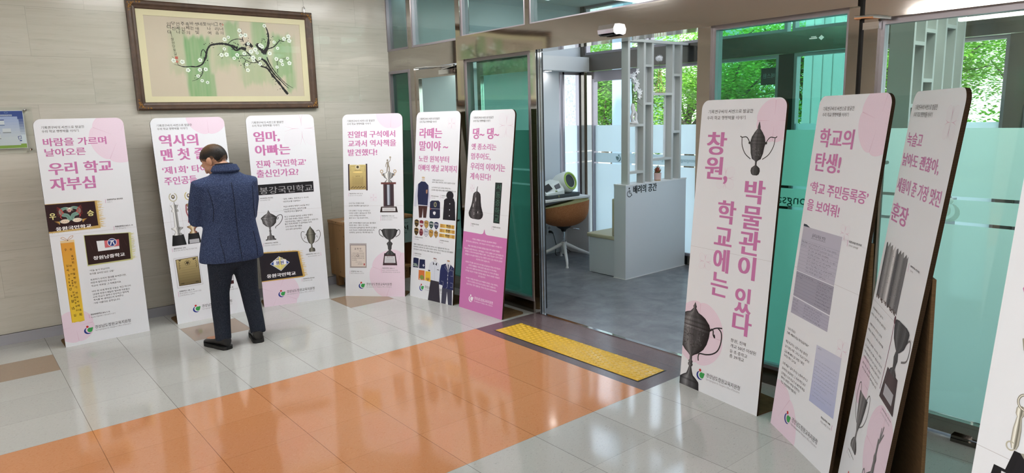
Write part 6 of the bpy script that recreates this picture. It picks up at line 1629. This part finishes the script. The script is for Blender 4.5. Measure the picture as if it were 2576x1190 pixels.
jo = blob(jk, .010, 'jacket', M['tweed'], pe, 5)
from mathutils.bvhtree import BVHTree
bm = bmesh.new(); bm.from_mesh(jo.data); bv = BVHTree.FromBMesh(bm)
cl = MB(); pts = []
def on_back(x, z, off=.002):
    h = bv.ray_cast(Vector(L_(x, .4, z)), Vector((0, 1, 0)))
    return h[0] + Vector((0, -off, 0)) if h[0] else None
M['tweed_dark'] = mat('jacket_seam_and_gap_shade', rgb(22,28,48), .9)
sv = MB()
for line in ([(1.515, .675), (1.512, .74), (1.505, .80), (1.50, .86)], [(1.765, .685), (1.768, .75), (1.762, .82), (1.755, .88)], [(1.632, 1.26), (1.63, 1.1), (1.628, .95), (1.63, .80), (1.635, .67)], [(1.468, 1.22), (1.482, 1.14), (1.488, 1.06), (1.478, .98)], [(1.796, 1.22), (1.788, 1.14), (1.785, 1.06), (1.79, .98)]):
    q = [on_back(*p_) for p_ in spline(line, 5)]; q = [p_ for p_ in q if p_]
    if len(q) > 2: sv.tube(q, .0022, 5)
sv.build('seams_and_gap_shade', M['tweed_dark'], pe)  # seam and vent lines; the sleeve ones paint the shade of the arm gaps
col = MB(); rr = []
for k in range(26):
    a = rad(-35+250*k/25)   # open at the front
    for_ = None
    ca_, sa_ = cos(a+pi), sin(a+pi)
    rr.append([L_(1.634+.072*ca_, 1.058+.066*sa_, 1.392-.012*(1+sa_)), L_(1.634+.085*ca_, 1.056+.079*sa_, 1.394-.012*(1+sa_)), L_(1.634+.094*ca_, 1.055+.087*sa_, 1.372-.006*(1+sa_)), L_(1.634+.104*ca_, 1.054+.095*sa_, 1.345), L_(1.634+.098*ca_, 1.054+.088*sa_, 1.333), L_(1.634+.080*ca_, 1.056+.072*sa_, 1.345)])
col.loft(rr); col.build('jacket_collar', M['tweed'], pe, smooth=True)
sc_ = MB(); rr = []
for k in range(24):
    a = 2*pi*k/24; rr.append((cos(a), sin(a)))
sc_.loft([[L_(1.634+.068*c, 1.060+.062*s, 1.345) for c, s in rr], [L_(1.630+.066*c, 1.066+.060*s, 1.392-.010*s) for c, s in rr], [L_(1.630+.062*c, 1.066+.056*s, 1.392-.010*s) for c, s in rr], [L_(1.634+.064*c, 1.060+.058*s, 1.345) for c, s in rr]], cap=False)
sc_.build('shirt_collar', mat('dark_shirt', rgb(30,32,44), .8), pe, smooth=True)
# trousers
tr = MB(); tr.ball(L_(1.614, 1.03, .72), 1, 20, 12, None, (.196, .145, .13))
for s in (-1, 1):
    P_ = [Vector(q) for q in LEG[s]]
    path = [P_[0], P_[0].lerp(P_[1], .55), P_[1], P_[1].lerp(P_[2], .4)+Vector((0, .006, 0)), P_[1].lerp(P_[2], .8), P_[2]-Vector((0, 0, .028))]
    tr.tube([L_(*q) for q in path], [.112, .088, .070, .066, .060, .058], 18)
blob(tr, .010, 'trousers', M['trouser'], pe, 4)
# shoes
for s in (-1, 1):
    (hx, hy), (dx, dy) = FT[s]; nx, ny = dy, -dx
    def F_(t, u, z): return L_(hx+dx*t+nx*u, hy+dy*t+ny*u, z)
    sh = MB(); secs = [(-.040, .020, .052), (-.032, .034, .088), (-.005, .041, .098), (.045, .043, .094), (.09, .044, .078), (.135, .049, .066), (.18, .050, .058), (.21, .044, .052), (.228, .028, .042), (.234, .012, .034)]
    sh.loft([[F_(t, w_*cos(2*pi*k/18), .020+(h_-.020)*(.5+.5*sin(2*pi*k/18))**.75) for k in range(18)] for t, w_, h_ in secs])
    so = sh.build('shoe', M['leather'], pe, smooth=True); tag(so, 'black leather walking shoe')
    sl_ = MB(); o_ = [(-.048, .024), (-.03, .041), (.03, .046), (.09, .045), (.15, .052), (.20, .050), (.232, .032), (.243, .010)]
    pl_ = [(t, w_) for t, w_ in o_] + [(t, -w_) for t, w_ in reversed(o_)]
    sl_.prism(pl_, lambda t, u: F_(t, u, .0), lambda t, u: F_(t, u, .026)); sl_.build('sole', M['sole'], so)
    lc = MB()
    for q in range(4): lc.tube([F_(.075+.016*q, -.018, .086-.006*q), F_(.078+.016*q, 0, .092-.006*q), F_(.075+.016*q, .018, .086-.006*q)], .0028, 6)
    lc.build('laces', M['sole'], so)

# ------------------------------------------------------------------ vestibule: care corner
M['beige'] = mat('beige_vinyl', rgb(178,172,146), .5)
cw = thing('counter_partition', 'low grey partition wall with black lettering and a wheelchair symbol in the vestibule', 'partition', (5.245, .24, 0))
MB().bbox(0, .99, 0, .158, 0.006, .975, .002).build('body', M['vwall'], cw); MB().box(-.003, .993, -.003, .161, .965, .978).build('top', M['white'], cw); MB().box(-.004, .994, -.004, .162, 0, .008).build('base_trim', M['white'], cw)
p = Flat(-.0012, qd(-.1, 0, 1.2, 1)); p.w = 0
BK = rgb(20,20,22)
for pl, wd in (([(.052, .925), (.052, .893), (.078, .893), (.088, .868), (.098, .872)], .0085), ([(.050, .912), (.075, .912)], .007)): p.stroke(pl, wd, BK)
p.poly(ell(.052, .940, .0095), BK); p.stroke([(.056+.033*cos(rad(a_)), .885+.031*sin(rad(a_))) for a_ in range(115, 345, 12)], .0075, BK)
p.text('배려의 공간', .112, .488, .921, .082, BK, .030, 3); p.build('lettering', cw)
bn = thing('bench', 'box bench with beige cushions against the back of the grey partition', 'bench', (5.262, .405, 0))
MB().bbox(.012, .95, .0, .375, .004, .388, .002).build('base', M['vwall'], bn); MB().bbox(0, .95, .0, .405, .388, .432, .012).build('seat_cushion', M['beige'], bn, smooth=True); MB().bbox(.0, .95, .0, .042, .433, .825, .014).build('back_cushion', M['beige'], bn, smooth=True)
def lattice(root, xs, ycen, shelves, rods, z0, z1, depth, wd=.031):
    for x_ in xs: MB().box(x_, x_+wd, -depth/2, depth/2, z0, z1).build('post', M['lattice'], root)
    for a_, b_, z_ in shelves: MB().box(xs[a_]+wd, xs[b_], -depth/2, depth/2, z_-.013, z_+.012).build('shelf', M['lattice'], root)
    for x_, za, zb in rods:
        r_ = MB(); r_.box(x_-.004, x_+.004, .0, .008, za, zb).box(x_-.022, x_-.018, .0, .006, za, zb); r_.build('rod', M['white'], root)
lt = thing('lattice_screen', 'tall pale grey lattice screen with open shelves standing on the partition', 'screen', (5.277, .285, 0))
xs = [0, .236, .361, .693, .829]
lattice(lt, xs, 0, [(0, 1, 1.567), (0, 1, 1.095), (1, 2, 2.155), (1, 2, 1.780), (2, 3, 1.875), (2, 3, 1.207), (3, 4, 2.07), (3, 4, 1.482)], [(.19, 1.107, 1.554), (.335, 1.793, 2.142), (.64, 1.22, 1.862), (.79, 1.495, 2.057)], .979, 2.378, .085)
MB().box(-.36, .95, -.05, .05, 2.378, 2.405).build('top_rail', M['lattice'], lt)
# white flower vase
va = thing('flower_vase', 'white sculpted vase with white blossoms on a lattice shelf', 'vase', (5.400, .27, 1.5795))
vb = MB(); vb.tube([(.02, 0, .004), (-.02, 0, .03), (-.035, 0, .075), (-.012, 0, .12), (-.03, 0, .16), (-.02, 0, .20)], [.020, .018, .015, .016, .014, .012], 10); vb.tube([(.035, 0, .006), (.025, 0, .05), (.03, 0, .10), (.0, 0, .14), (-.015, 0, .20)], [.020, .015, .015, .014, .012], 10); vb.lathe([(0, 0), (.045, 0), (.048, .012), (.03, .022), (0, .024)], (0, 0, 0), 18)
vb.build('vase', M['white'], va, smooth=True)
R = random.Random(21); st = MB(); bl = MB(); lf = MB()
M['petal'] = mat('white_petal', rgb(232,232,236), .6); M['stem'] = mat('green_stem', rgb(84,100,62), .6); M['stamen'] = mat('stamen', rgb(196,180,110), .6)
for i in range(7):
    e = Vector((R.uniform(-.04, .05), R.uniform(-.03, .01), R.uniform(.30, .50))); m0 = Vector((-.02, 0, .19))
    st.tube([m0, m0.lerp(e, .5)+Vector((R.uniform(-.02, .02), 0, .02)), e], .0022, 5)
    for k in range(3):
        c = e + Vector((R.uniform(-.022, .022), R.uniform(-.03, .01), R.uniform(-.09, .02))); a0 = R.uniform(0, 6)
        for q in range(5):
            a = a0+2*pi*q/5; d = Vector((cos(a), -.35, sin(a))).normalized(); s_ = Vector((-sin(a), 0, cos(a)))
            bl.add([c, c+d*.016+s_*.009, c+d*.034, c+d*.016-s_*.009], [(0, 1, 2, 3)])
st.build('stems', M['stem'], va); bl.build('blossoms', M['petal'], va, fix=False)
for i in range(14): a = Vector((-.01, 0, .2)); e = Vector((R.uniform(.02, .08), R.uniform(-.05, 0), R.uniform(.16, .30))); lf.tube([a, a.lerp(e, .5)+Vector((0, 0, .02)), e], .001, 4)
lf.build('fern_sprig', M['stem'], va)
# wire vase with dandelion
wv = thing('wire_vase', 'gold wire vase frame holding a white puff flower on the upper lattice shelf', 'vase', (5.80, .27, 1.8875))
M['gold'] = mat('gold_wire', rgb(176,150,90), .3, .9); wb = MB()
for i in range(10):
    a = 2*pi*i/10; wb.tube([(.048*cos(a), .048*sin(a), .002), (.05*cos(a), .05*sin(a), .06), (.026*cos(a), .026*sin(a), .10), (.018*cos(a), .018*sin(a), .13), (.018*cos(a), .018*sin(a), .225)], .0017, 5)
for z_, r_ in ((.003, .048), (.225, .018)): wb.tube([(r_*cos(2*pi*i/20), r_*sin(2*pi*i/20), z_) for i in range(21)], .0018, 5)
wb.build('wire_frame', M['gold'], wv); MB().tube([(0, 0, .01), (.004, 0, .2), (-.006, 0, .31)], .002, 5).build('stem', M['stem'], wv)
pf = MB(); R = random.Random(5)
pf.ball((-.012, 0, .345), .026, 12, 8)
for i in range(220):
    d = Vector((R.gauss(0, 1), R.gauss(0, 1), R.gauss(0, 1))).normalized(); c = Vector((-.012, 0, .345)); s_ = d.orthogonal().normalized()*.004
    pf.add([c+d*.02-s_, c+d*.042, c+d*.02+s_], [(0, 1, 2)])
pf.build('puff', M['petal'], wv, fix=False)
# succulent
su = thing('potted_succulent', 'small red green succulent in a pink pot on top of the partition', 'plant', (5.80, .285, .9785))
MB().lathe([(0, .010), (.036, .010), (.040, .082), (.036, .082), (.033, .07), (0, .07)], (0,0,0), 22).build('pot', mat('pink_pot', rgb(206,176,172), .5), su, smooth=True)
MB().lathe([(0, 0), (.034, 0), (.034, .010), (0, .010)], (0,0,0), 20).build('saucer', mat('wood_saucer', rgb(170,140,100), .6), su)
sc_ = MB(); R = random.Random(9)
for i in range(22):
    a = i*2.4; t = i/22; l = .10-.045*(1-t); d = Vector((cos(a)*(.75-.6*t), sin(a)*(.75-.6*t), .5+.6*t)).normalized(); b = Vector((0, 0, .07)); s_ = d.cross(Vector((0, 0, 1))).normalized()*.011; n_ = s_.cross(d).normalized()*.004
    sc_.add([b-s_*.6, b+d*l*.5-s_+n_, b+d*l, b+d*l*.5+s_+n_, b+s_*.6, b+d*l*.5-n_*1.5], [(0, 1, 5), (1, 2, 5), (2, 3, 5), (3, 4, 5), (0, 1, 2, 3), (3, 4, 0)])
ms = mat('succulent_leaf', rough=.5); N = NT(ms); N.base(N.ramp(N.noise(N.coord(), 18, 2), [(.4, rgb(96,116,66)), (.6, rgb(170,70,60))])); sc_.build('leaves', ms, su, fix=False)
# table with blood pressure machine
mt = thing('machine_table', 'white panel table against the vestibule side wall under the blood pressure machine', 'table', (5.40, 1.62, 0))
MB().bbox(-.55, .56, -.20, .22, .702, .728, .003).build('top', M['white'], mt); MB().box(.535, .56, -.19, .21, 0, .702).build('side_panel', M['white'], mt); MB().box(-.55, -.525, -.19, .21, 0, .702).build('side_panel', M['white'], mt); MB().box(-.525, .535, .19, .21, .0, .702).build('back_panel', M['vwall'], mt)
bp = thing('blood_pressure_monitor', 'white automatic blood pressure machine with a lime green cuff ring on the table', 'medical device', (5.56, 1.60, .729))
MB().bbox(-.26, .275, -.13, .13, .0, .045, .012).build('base', mat('dark_grey_plastic', rgb(58,64,66), .5), bp, smooth=True)
M['plastic'] = mat('white_plastic', rgb(214,220,220), .32)
hb = MB()
hb.loft([[(x_, -.125, z0), (x_, .125, z0), (x_, .125, z1), (x_, -.05+.0*x_, z1), (x_, -.125, z2)] for x_, z0, z1, z2 in ((-.258, .045, .10, .060), (-.10, .045, .17, .075), (.02, .045, .20, .09))])
hb.build('console', M['plastic'], bp)
ax = Vector((.10, -.93, .34)).normalized(); cR = Vector((.130, -.050, .168)); u_ = ax.cross(Vector((0, 0, 1))).normalized(); v_ = u_.cross(ax)
def ringp(d, r, sy=1.0): return [tuple(cR + ax*d + u_*r*cos(2*pi*k/32) + v_*r*sy*sin(2*pi*k/32)) for k in range(32)]
hh = MB(); hh.loft([ringp(-.20, .05), ringp(-.18, .095), ringp(-.10, .128), ringp(.0, .130), ringp(.05, .118), ringp(.06, .110), ringp(.055, .078), ringp(-.06, .074)], cap=True); hh.bbox(.0, .262, -.03, .13, .045, .15, .03); hh.build('cuff_housing', M['plastic'], bp, smooth=True)
MB().loft([ringp(.050, .112), ringp(.066, .106), ringp(.068, .086), ringp(.05, .080)], cap=False).build('lime_ring', mat('lime_plastic', rgb(150,178,72), .35), bp, smooth=True)
ch = MB(); ch.loft([ringp(.048, .081), ringp(-.02, .078), ringp(-.055, .072)], cap=True); ch.build('cuff_lining', mat('dark_cuff', rgb(50,54,56), .6), bp, smooth=True)
MB().obox((-.19, -.06, .125), (.05, 0, .018), (0, .035, .028), (0, -.001, .001)).build('screen', M['rubber'], bp); MB().obox((-.06, -.09, .135), (.035, 0, .010), (0, .014, .022), (0, -.004, .004)).build('printer_slot', mat('grey_slot', rgb(86,84,88), .4), bp)
MB().lathe([(0, 0), (.014, 0), (.012, .006), (0, .007)], (0, 0, 0), 14).build('start_button', mat('green_button', rgb(130,160,70), .4), bp).location = (-.10, -.115, .085)
MB().lathe([(0, 0), (.013, 0), (.013, .004), (0, .004)], (0,0,0), 14).build('front_button', M['chrome'], bp).matrix_local = Matrix.Translation((-.08, -.131, .024)) @ Matrix.Rotation(pi/2, 4, 'X')
# swivel chair
oc = thing('swivel_chair', 'orange brown shell chair on a white star base in front of the machine table', 'chair', (5.43, 1.34, 0), 0)
def chair_shell(off, flip=False):
    rings = []; n = 48
    for j in range(13):
        t = j/12; rg = []
        for k in range(n):
            th = 2*pi*k/n; back = .5+.5*cos(th-rad(-62)); h = .625+.105*back
            r = (.262+off+.02*back)*(1-(1-min(1, t*1.3))**2.2)**.68*(.92+.08*t)
            rg.append((r*cos(th)*1.02, r*sin(th), .435-off*1.0 + (h-.435+off)*t**1.5))
        rings.append(rg)
    return rings
A_, B_ = chair_shell(.012), chair_shell(-.012)
M['orange_cloth'] = m_cloth('orange_brown_cloth', rgb(150,98,64), rgb(172,118,82), 120); M['olive'] = mat('olive_cloth', rgb(124,122,80), .8)
MB().loft(A_, cap=False).build('shell', M['orange_cloth'], oc, smooth=True)
MB().loft([A_[-1], [tuple(Vector(p_)+Vector((0, 0, .012))) for p_ in [tuple((Vector(a_)+Vector(b_))/2) for a_, b_ in zip(A_[-1], B_[-1])]], B_[-1]] + B_[-2::-1], cap=True).build('inner_lining', M['olive'], oc, smooth=True)
MB().lathe([(.10, .43), (.07, .405), (.035, .385), (.025, .36), (.0, .36)], (0,0,0), 18).build('under_seat_mount', M['rubber'], oc, smooth=True)
MB().lathe([(0, .20), (.024, .20), (.024, .27), (.014, .27), (.014, .37), (0, .37)], (0,0,0), 16).build('gas_column', M['chrome'], oc)
MB().tube([(.03, -.02, .405), (.12, -.07, .385), (.16, -.09, .375)], .006, 8).build('lever', M['chrome'], oc)
MB().lathe([(0, .10), (.028, .10), (.032, .20), (.036, .225), (.03, .24), (0, .24)], (0,0,0), 18).build('hub', M['white'], oc, smooth=True)
for k in range(4):
    a = rad(-38+90*k); c, s = cos(a), sin(a)
    MB().tube([(c*.02, s*.02, .215), (c*.16, s*.16, .145), (c*.30, s*.30, .085), (c*.335, s*.335, .06), (c*.338, s*.338, .018)], [.022, .019, .016, .014, .012], 10).lathe([(0, .018), (.014, .018), (.018, .004), (.018, 0), (0, 0)], (c*.338, s*.338, 0), 12).build('leg', M['white'], oc, smooth=True)
ol = thing('wall_outlet', 'white wall outlet with a black plug low on the side panel behind the swivel chair', 'outlet', (5.62, 1.809, .30))
MB().bbox(-.035, .035, -.012, 0.0, -.055, .055, .004).build('plate', M['white'], ol); MB().lathe([(.02, 0), (.02, .002), (.017, .002), (.017, .001), (0, .001)], (0,0,0), 18).build('socket', M['alu'], ol).matrix_local = Matrix.Translation((0, -.0125, .026)) @ Matrix.Rotation(pi/2, 4, 'X')
MB().tube([(0, -.012, -.02), (.01, -.045, -.022), (.03, -.05, -.04)], [.017, .014, .008], 10).build('plug', M['rubber'], ol)
cb = tag(MB().tube(spline([(5.65, 1.758, .26), (5.66, 1.72, .12), (5.62, 1.68, .006), (5.76, 1.66, .006), (5.88, 1.70, .006), (5.84, 1.76, .10), (5.80, 1.79, .50)], 6), .004, 6).build('power_cable', M['rubber']), 'black power cable trailing on the floor under the machine table', 'cable')
# right hand screen seen through the door glass
ls = thing('shelf_screen', 'pale grey slatted shelf screen seen through the glass of the right hand door', 'screen', (5.02, -2.36, 0))
lattice(ls, [0, .18, .36, .54, .73, .90], 0, [(0, 1, 2.10), (1, 2, 2.19), (1, 2, 1.86), (0, 1, 1.69), (3, 4, 2.24), (3, 4, 1.72)], [(.33, 1.87, 2.18), (.70, 1.73, 2.23)], .98, 2.38, .15, .028)
MB().bbox(-.05, 1.0, -.09, .09, .0, .98, .003).build('counter', M['vwall'], ls)
MB().box(-.06, .99, -.08, .08, 2.378, 2.405).build('top_rail', M['lattice'], ls)
ws = thing('window_sticker', 'dark square sticker with reversed lettering on the outer glass seen through the right pane', 'sticker', (6.288, -.66, 2.01))
MB().box(-.003, 0, -.10, .075, -.085, .075).build('sheet', mat('dark_sticker', rgb(36,42,46), .5), ws)
flat_text('에스원', -.07, .05, .0, .045, -.0035, M['etch'], ws, 'lettering', True)
gm = thing('glass_maker_mark', 'tiny white reversed maker mark near the top of the deep green right pane', 'mark', (3.822, -2.43, 2.075))
mk = MB(); mk.add([(0, .0, .0), (0, .016, .014), (0, .032, .0), (0, .016, -.014)], [(0, 1, 2, 3)]); mk.box(-.0005, 0, .04, .085, -.003, .003).box(-.0005, 0, .045, .075, .006, .010); mk.build('etched_mark', M['etchw'], gm, fix=False)

# ------------------------------------------------------------------ lamps
def lamp(name, label, x, y, z, sx, sy, m, group, cat='ceiling light'):
    t = thing(name, label, cat, (x, y, z), 0, group)
    MB().box(-sx-.02, sx+.02, -sy-.02, sy+.02, -.012, 0).build('housing', M['white'], t)
    MB().box(-sx, sx, -sy, sy, -.06, -.0125).build('diffuser', m, t)
for x_, y_ in ((1.45, .80), (2.45, .85), (3.40, .98), (.4, -4.9), (-1.0, -4.9), (.4, -6.4), (-1.0, -6.4), (-2.6, -4.9)):
    lamp('ceiling_panel_light', 'square white ceiling light panel of the hall, above the picture', x_, y_, 3.0, .3, .3, M['lamp'], 'ceiling light panels')
for x_, y_ in ((-3.15, -1.6), (-4.65, -1.6), (-3.15, -4.6), (-4.65, -4.6)):
    lamp('ceiling_tube_light', 'long white tube light on the hall ceiling behind the viewer', x_, y_, 3.0, .06, 1.3, M['tube'], 'ceiling tube lights')
for x_, y_ in ((5.0, 1.1), (5.0, -.1), (5.0, -1.6), (5.0, -3.2), (5.0, -4.6)): lamp('vestibule_fill_panel', 'square white fill panel added to brighten the vestibule, above the picture', x_, y_, 2.979, .3, .3, M['vfill2' if y_ < -1 else 'vfill'], 'added vestibule fill panels')  # unseen fill panels, added to brighten the vestibule
for x_, y_, z_, lb in ((5.62, 1.775, 2.2045, 'round downlight in the bulkhead over the machine table'), (4.4, 1.775, 2.2045, 'round downlight in the bulkhead nearer the inner door'), (5.2, -1.0, 2.979, 'round fill downlight added in the vestibule ceiling before the sliding door'), (5.2, -3.6, 2.979, 'round fill downlight added in the vestibule ceiling at its far right')):  # the two in the vestibule ceiling are added as extra light
    t = thing('downlight', lb, 'downlight', (x_, y_, z_)); MB().lathe([(.055, 0), (.058, -.006), (.045, -.008), (.042, -.002), (0, -.002)], (0,0,0), 24).build('trim_ring', M['white'], t); MB().lathe([(0, -.004), (.041, -.004), (.041, -.0045), (0, -.0045)], (0,0,0), 24).build('diffuser', M['down'], t)

# ------------------------------------------------------------------ outside
struct(MB().box(6.45, 60, -30, 50, -.12, -.05).build('ground_outside', mat('grey_paving', rgb(160,158,152), .8)))
def m_granite():
    m = mat('rough_granite', rough=.85); N = NT(m); co = N.coord(); n = N.noise(co, 26, 5, .7); N.base(N.ramp(n, [(.3, rgb(120,122,124)), (.7, rgb(172,174,176))])); N.bump(n, .6, .02); return m
gc = thing('granite_column', 'rough grey granite column outside, left of the vestibule', 'column', (7.62, 3.33, -.05)); MB().box(-.13, .13, -.14, .14, 0, 4.2).build('shaft', m_granite(), gc)
pc = thing('pale_column', 'smooth pale blue grey column outside behind the lattice screen', 'column', (7.6, 2.37, -.05)); MB().bbox(-.10, .10, -.105, .105, 0, 4.2, .01).build('shaft', mat('pale_metal_column', rgb(150,172,186), .4), pc)
sc2 = thing('slatted_column', 'pale column clad in vertical slats seen through the deep green pane', 'column', (9.0, .05, -.05))
q = MB(); q.box(-.2, .2, -.25, .25, 0, 4.5)
for k in range(4): q.box(-.22, -.2, -.25+.13*k, -.25+.13*k+.11, 0, 4.5)
q.build('cladding', mat('pale_slat', rgb(150,162,162), .5), sc2)
def m_leaf(name, a, b):
    m = bpy.data.materials.new(name); m.use_nodes = True; N = NT(m); N.t.nodes.remove(N.b)
    g = N.n('NewGeometry'); c = N.ramp(g.outputs['Random Per Island'], [(0, a), (1, b)])
    d = N.n('BsdfDiffuse'); t = N.n('BsdfTranslucent'); N.l(c, d.inputs[0]); N.l(c, t.inputs[0]); mx = N.n('MixShader'); mx.inputs[0].default_value = .45; N.l(d.outputs[0], mx.inputs[1]); N.l(t.outputs[0], mx.inputs[2]); N.l(mx.outputs[0], N.out.inputs[0]); return m
M['leaf'] = m_leaf('fresh_leaf', rgb(112,166,58), rgb(166,214,102)); M['leaf2'] = m_leaf('deep_leaf', rgb(84,140,52), rgb(134,184,82)); M['bark'] = m_cloth('bark', rgb(84,76,68), rgb(120,110,98), 12)
def tree(label, x, y, h, w, mleaf, seed, n=5200, base=1.25):
    n = int(n*2.6)
    R = random.Random(seed); t = thing('street_tree', label, 'tree', (x, y, -.05), 0, 'trees outside the entrance')
    tk = MB(); tk.tube([(0, 0, 0), (.05, .03, base*.7), (-.02, .06, base), (.08, 0, h*.6)], [.14, .12, .10, .05], 10); tips = []
    for i in range(11):
        a = R.uniform(0, 2*pi); z0 = base*.8+R.uniform(0, h*.35); l = w*R.uniform(.6, 1.0)
        e = Vector((l*cos(a), l*sin(a), z0+R.uniform(.1, .9)*(h-z0)*.7)); s0 = Vector((0, 0, z0)); m0 = s0.lerp(e, .5)+Vector((R.uniform(-.2, .2), R.uniform(-.2, .2), .1))
        tk.tube([s0, m0, e], [.05, .03, .012], 6); tips += [e, m0, m0.lerp(e, .5)]
    tk.build('trunk', M['bark'], t)
    cs = [(p_, R.uniform(.35, .62)) for p_ in tips] + [(Vector((R.gauss(0, w*.45), R.gauss(0, w*.45), R.uniform(base, h))), R.uniform(.4, .7)) for _ in range(34)]
    lf = MB()
    for i in range(n):
        c, r = R.choice(cs); d = Vector((R.gauss(0, 1), R.gauss(0, 1), R.gauss(0, .55))); d = d.normalized()*r*R.random()**.4
        p0 = c+d
        if p0.z < base*.75: continue
        a = R.uniform(0, 2*pi); f = Vector((cos(a), sin(a), R.uniform(-.55, .15))).normalized(); s_ = f.cross(Vector((R.uniform(-.4, .4), R.uniform(-.4, .4), 1))).normalized(); l = R.uniform(.06, .11); w_ = l*.30
        lf.add([p0, p0+f*l*.4+s_*w_, p0+f*l, p0+f*l*.4-s_*w_], [(0, 1, 2, 3)])
    lf.build('foliage', mleaf, t, fix=False)
tree('bright green tree outside seen through the right hand door', 13.2, .9, 4.6, 1.6, M['leaf'], 1, 7000)
tree('green tree outside behind the slatted column', 14.5, 3.0, 4.4, 1.5, M['leaf'], 2, 6000)
tree('leafy tree outside seen through the deep green pane', 13.0, 4.6, 4.2, 1.6, M['leaf'], 3, 7000)
tree('airy tree with pale gaps outside, right of the lattice screen', 15.0, 6.6, 4.0, 1.6, M['leaf'], 4, 3800)
tree('dense tree outside behind the outer door by the bench', 13.5, 8.6, 3.8, 1.7, M['leaf'], 5, 7000)
tree('leafy tree outside beside the granite column', 12.5, 6.9, 3.6, 1.3, M['leaf2'], 6, 4500)
tree('dark leafy tree outside at the far left', 11.8, 9.6, 3.8, 1.5, M['leaf2'], 7, 5000)
tree('tall tree outside at the right picture edge', 14.5, -1.3, 4.8, 1.7, M['leaf'], 8, 6000)
tree('bushy tree farther back across the street behind the bright green tree', 18.5, 2.2, 5.2, 2.3, M['leaf2'], 11, 6000)
tree('bushy tree farther back across the street behind the slatted column', 19.0, 7.6, 5.0, 2.3, M['leaf2'], 12, 6000)
tree('bushy tree farther back across the street behind the granite column', 18.5, 12.8, 5.0, 2.3, M['leaf2'], 13, 6000)
hd = MB(); R = random.Random(77)
for i in range(5000):
    p0 = Vector((R.uniform(21, 22.2), R.uniform(-6, 22), R.uniform(-.05, 1.5+.25*sin(i)))); a = R.uniform(0, 6.28); f = Vector((cos(a), sin(a), R.uniform(-.4, .6))).normalized(); s_ = f.cross(Vector((0, 0, 1))).normalized(); l = R.uniform(.15, .30)
    hd.add([p0, p0+f*l*.4+s_*l*.3, p0+f*l, p0+f*l*.4-s_*l*.3], [(0, 1, 2, 3)])
tag(hd.build('hedge', M['leaf2'], fix=False), 'long green hedge across the street below the trees', 'hedge', None, 'stuff')
bg = thing('pale_building', 'pale apartment building across the street behind the trees', 'building', (27, 6, -.05))
MB().box(0, 6, -18, 18, 0, 11).build('facade', mat('pale_facade', rgb(214,212,206), .8), bg)
mw = mat('facade_glass', rgb(120,140,150), .2)
for k in range(9):
    for z_ in (1.2, 4.2, 7.2): MB().box(-.03, .0, -16.5+3.8*k, -14.7+3.8*k, z_, z_+1.5).build('window', mw, bg)
sg = thing('street_sign', 'small red and white street sign low between the trees', 'sign', (16.6, 5.0, -.05)); MB().tube([(0, 0, 0), (0, 0, 1.6)], .03, 8).build('pole', M['alu'], sg); MB().box(-.02, 0, -.22, .22, 1.35, 1.72).build('panel', mat('red_sign', rgb(190,60,60), .5), sg); MB().box(-.025, -.02, -.16, .16, 1.48, 1.56).build('white_stripe', M['white'], sg)
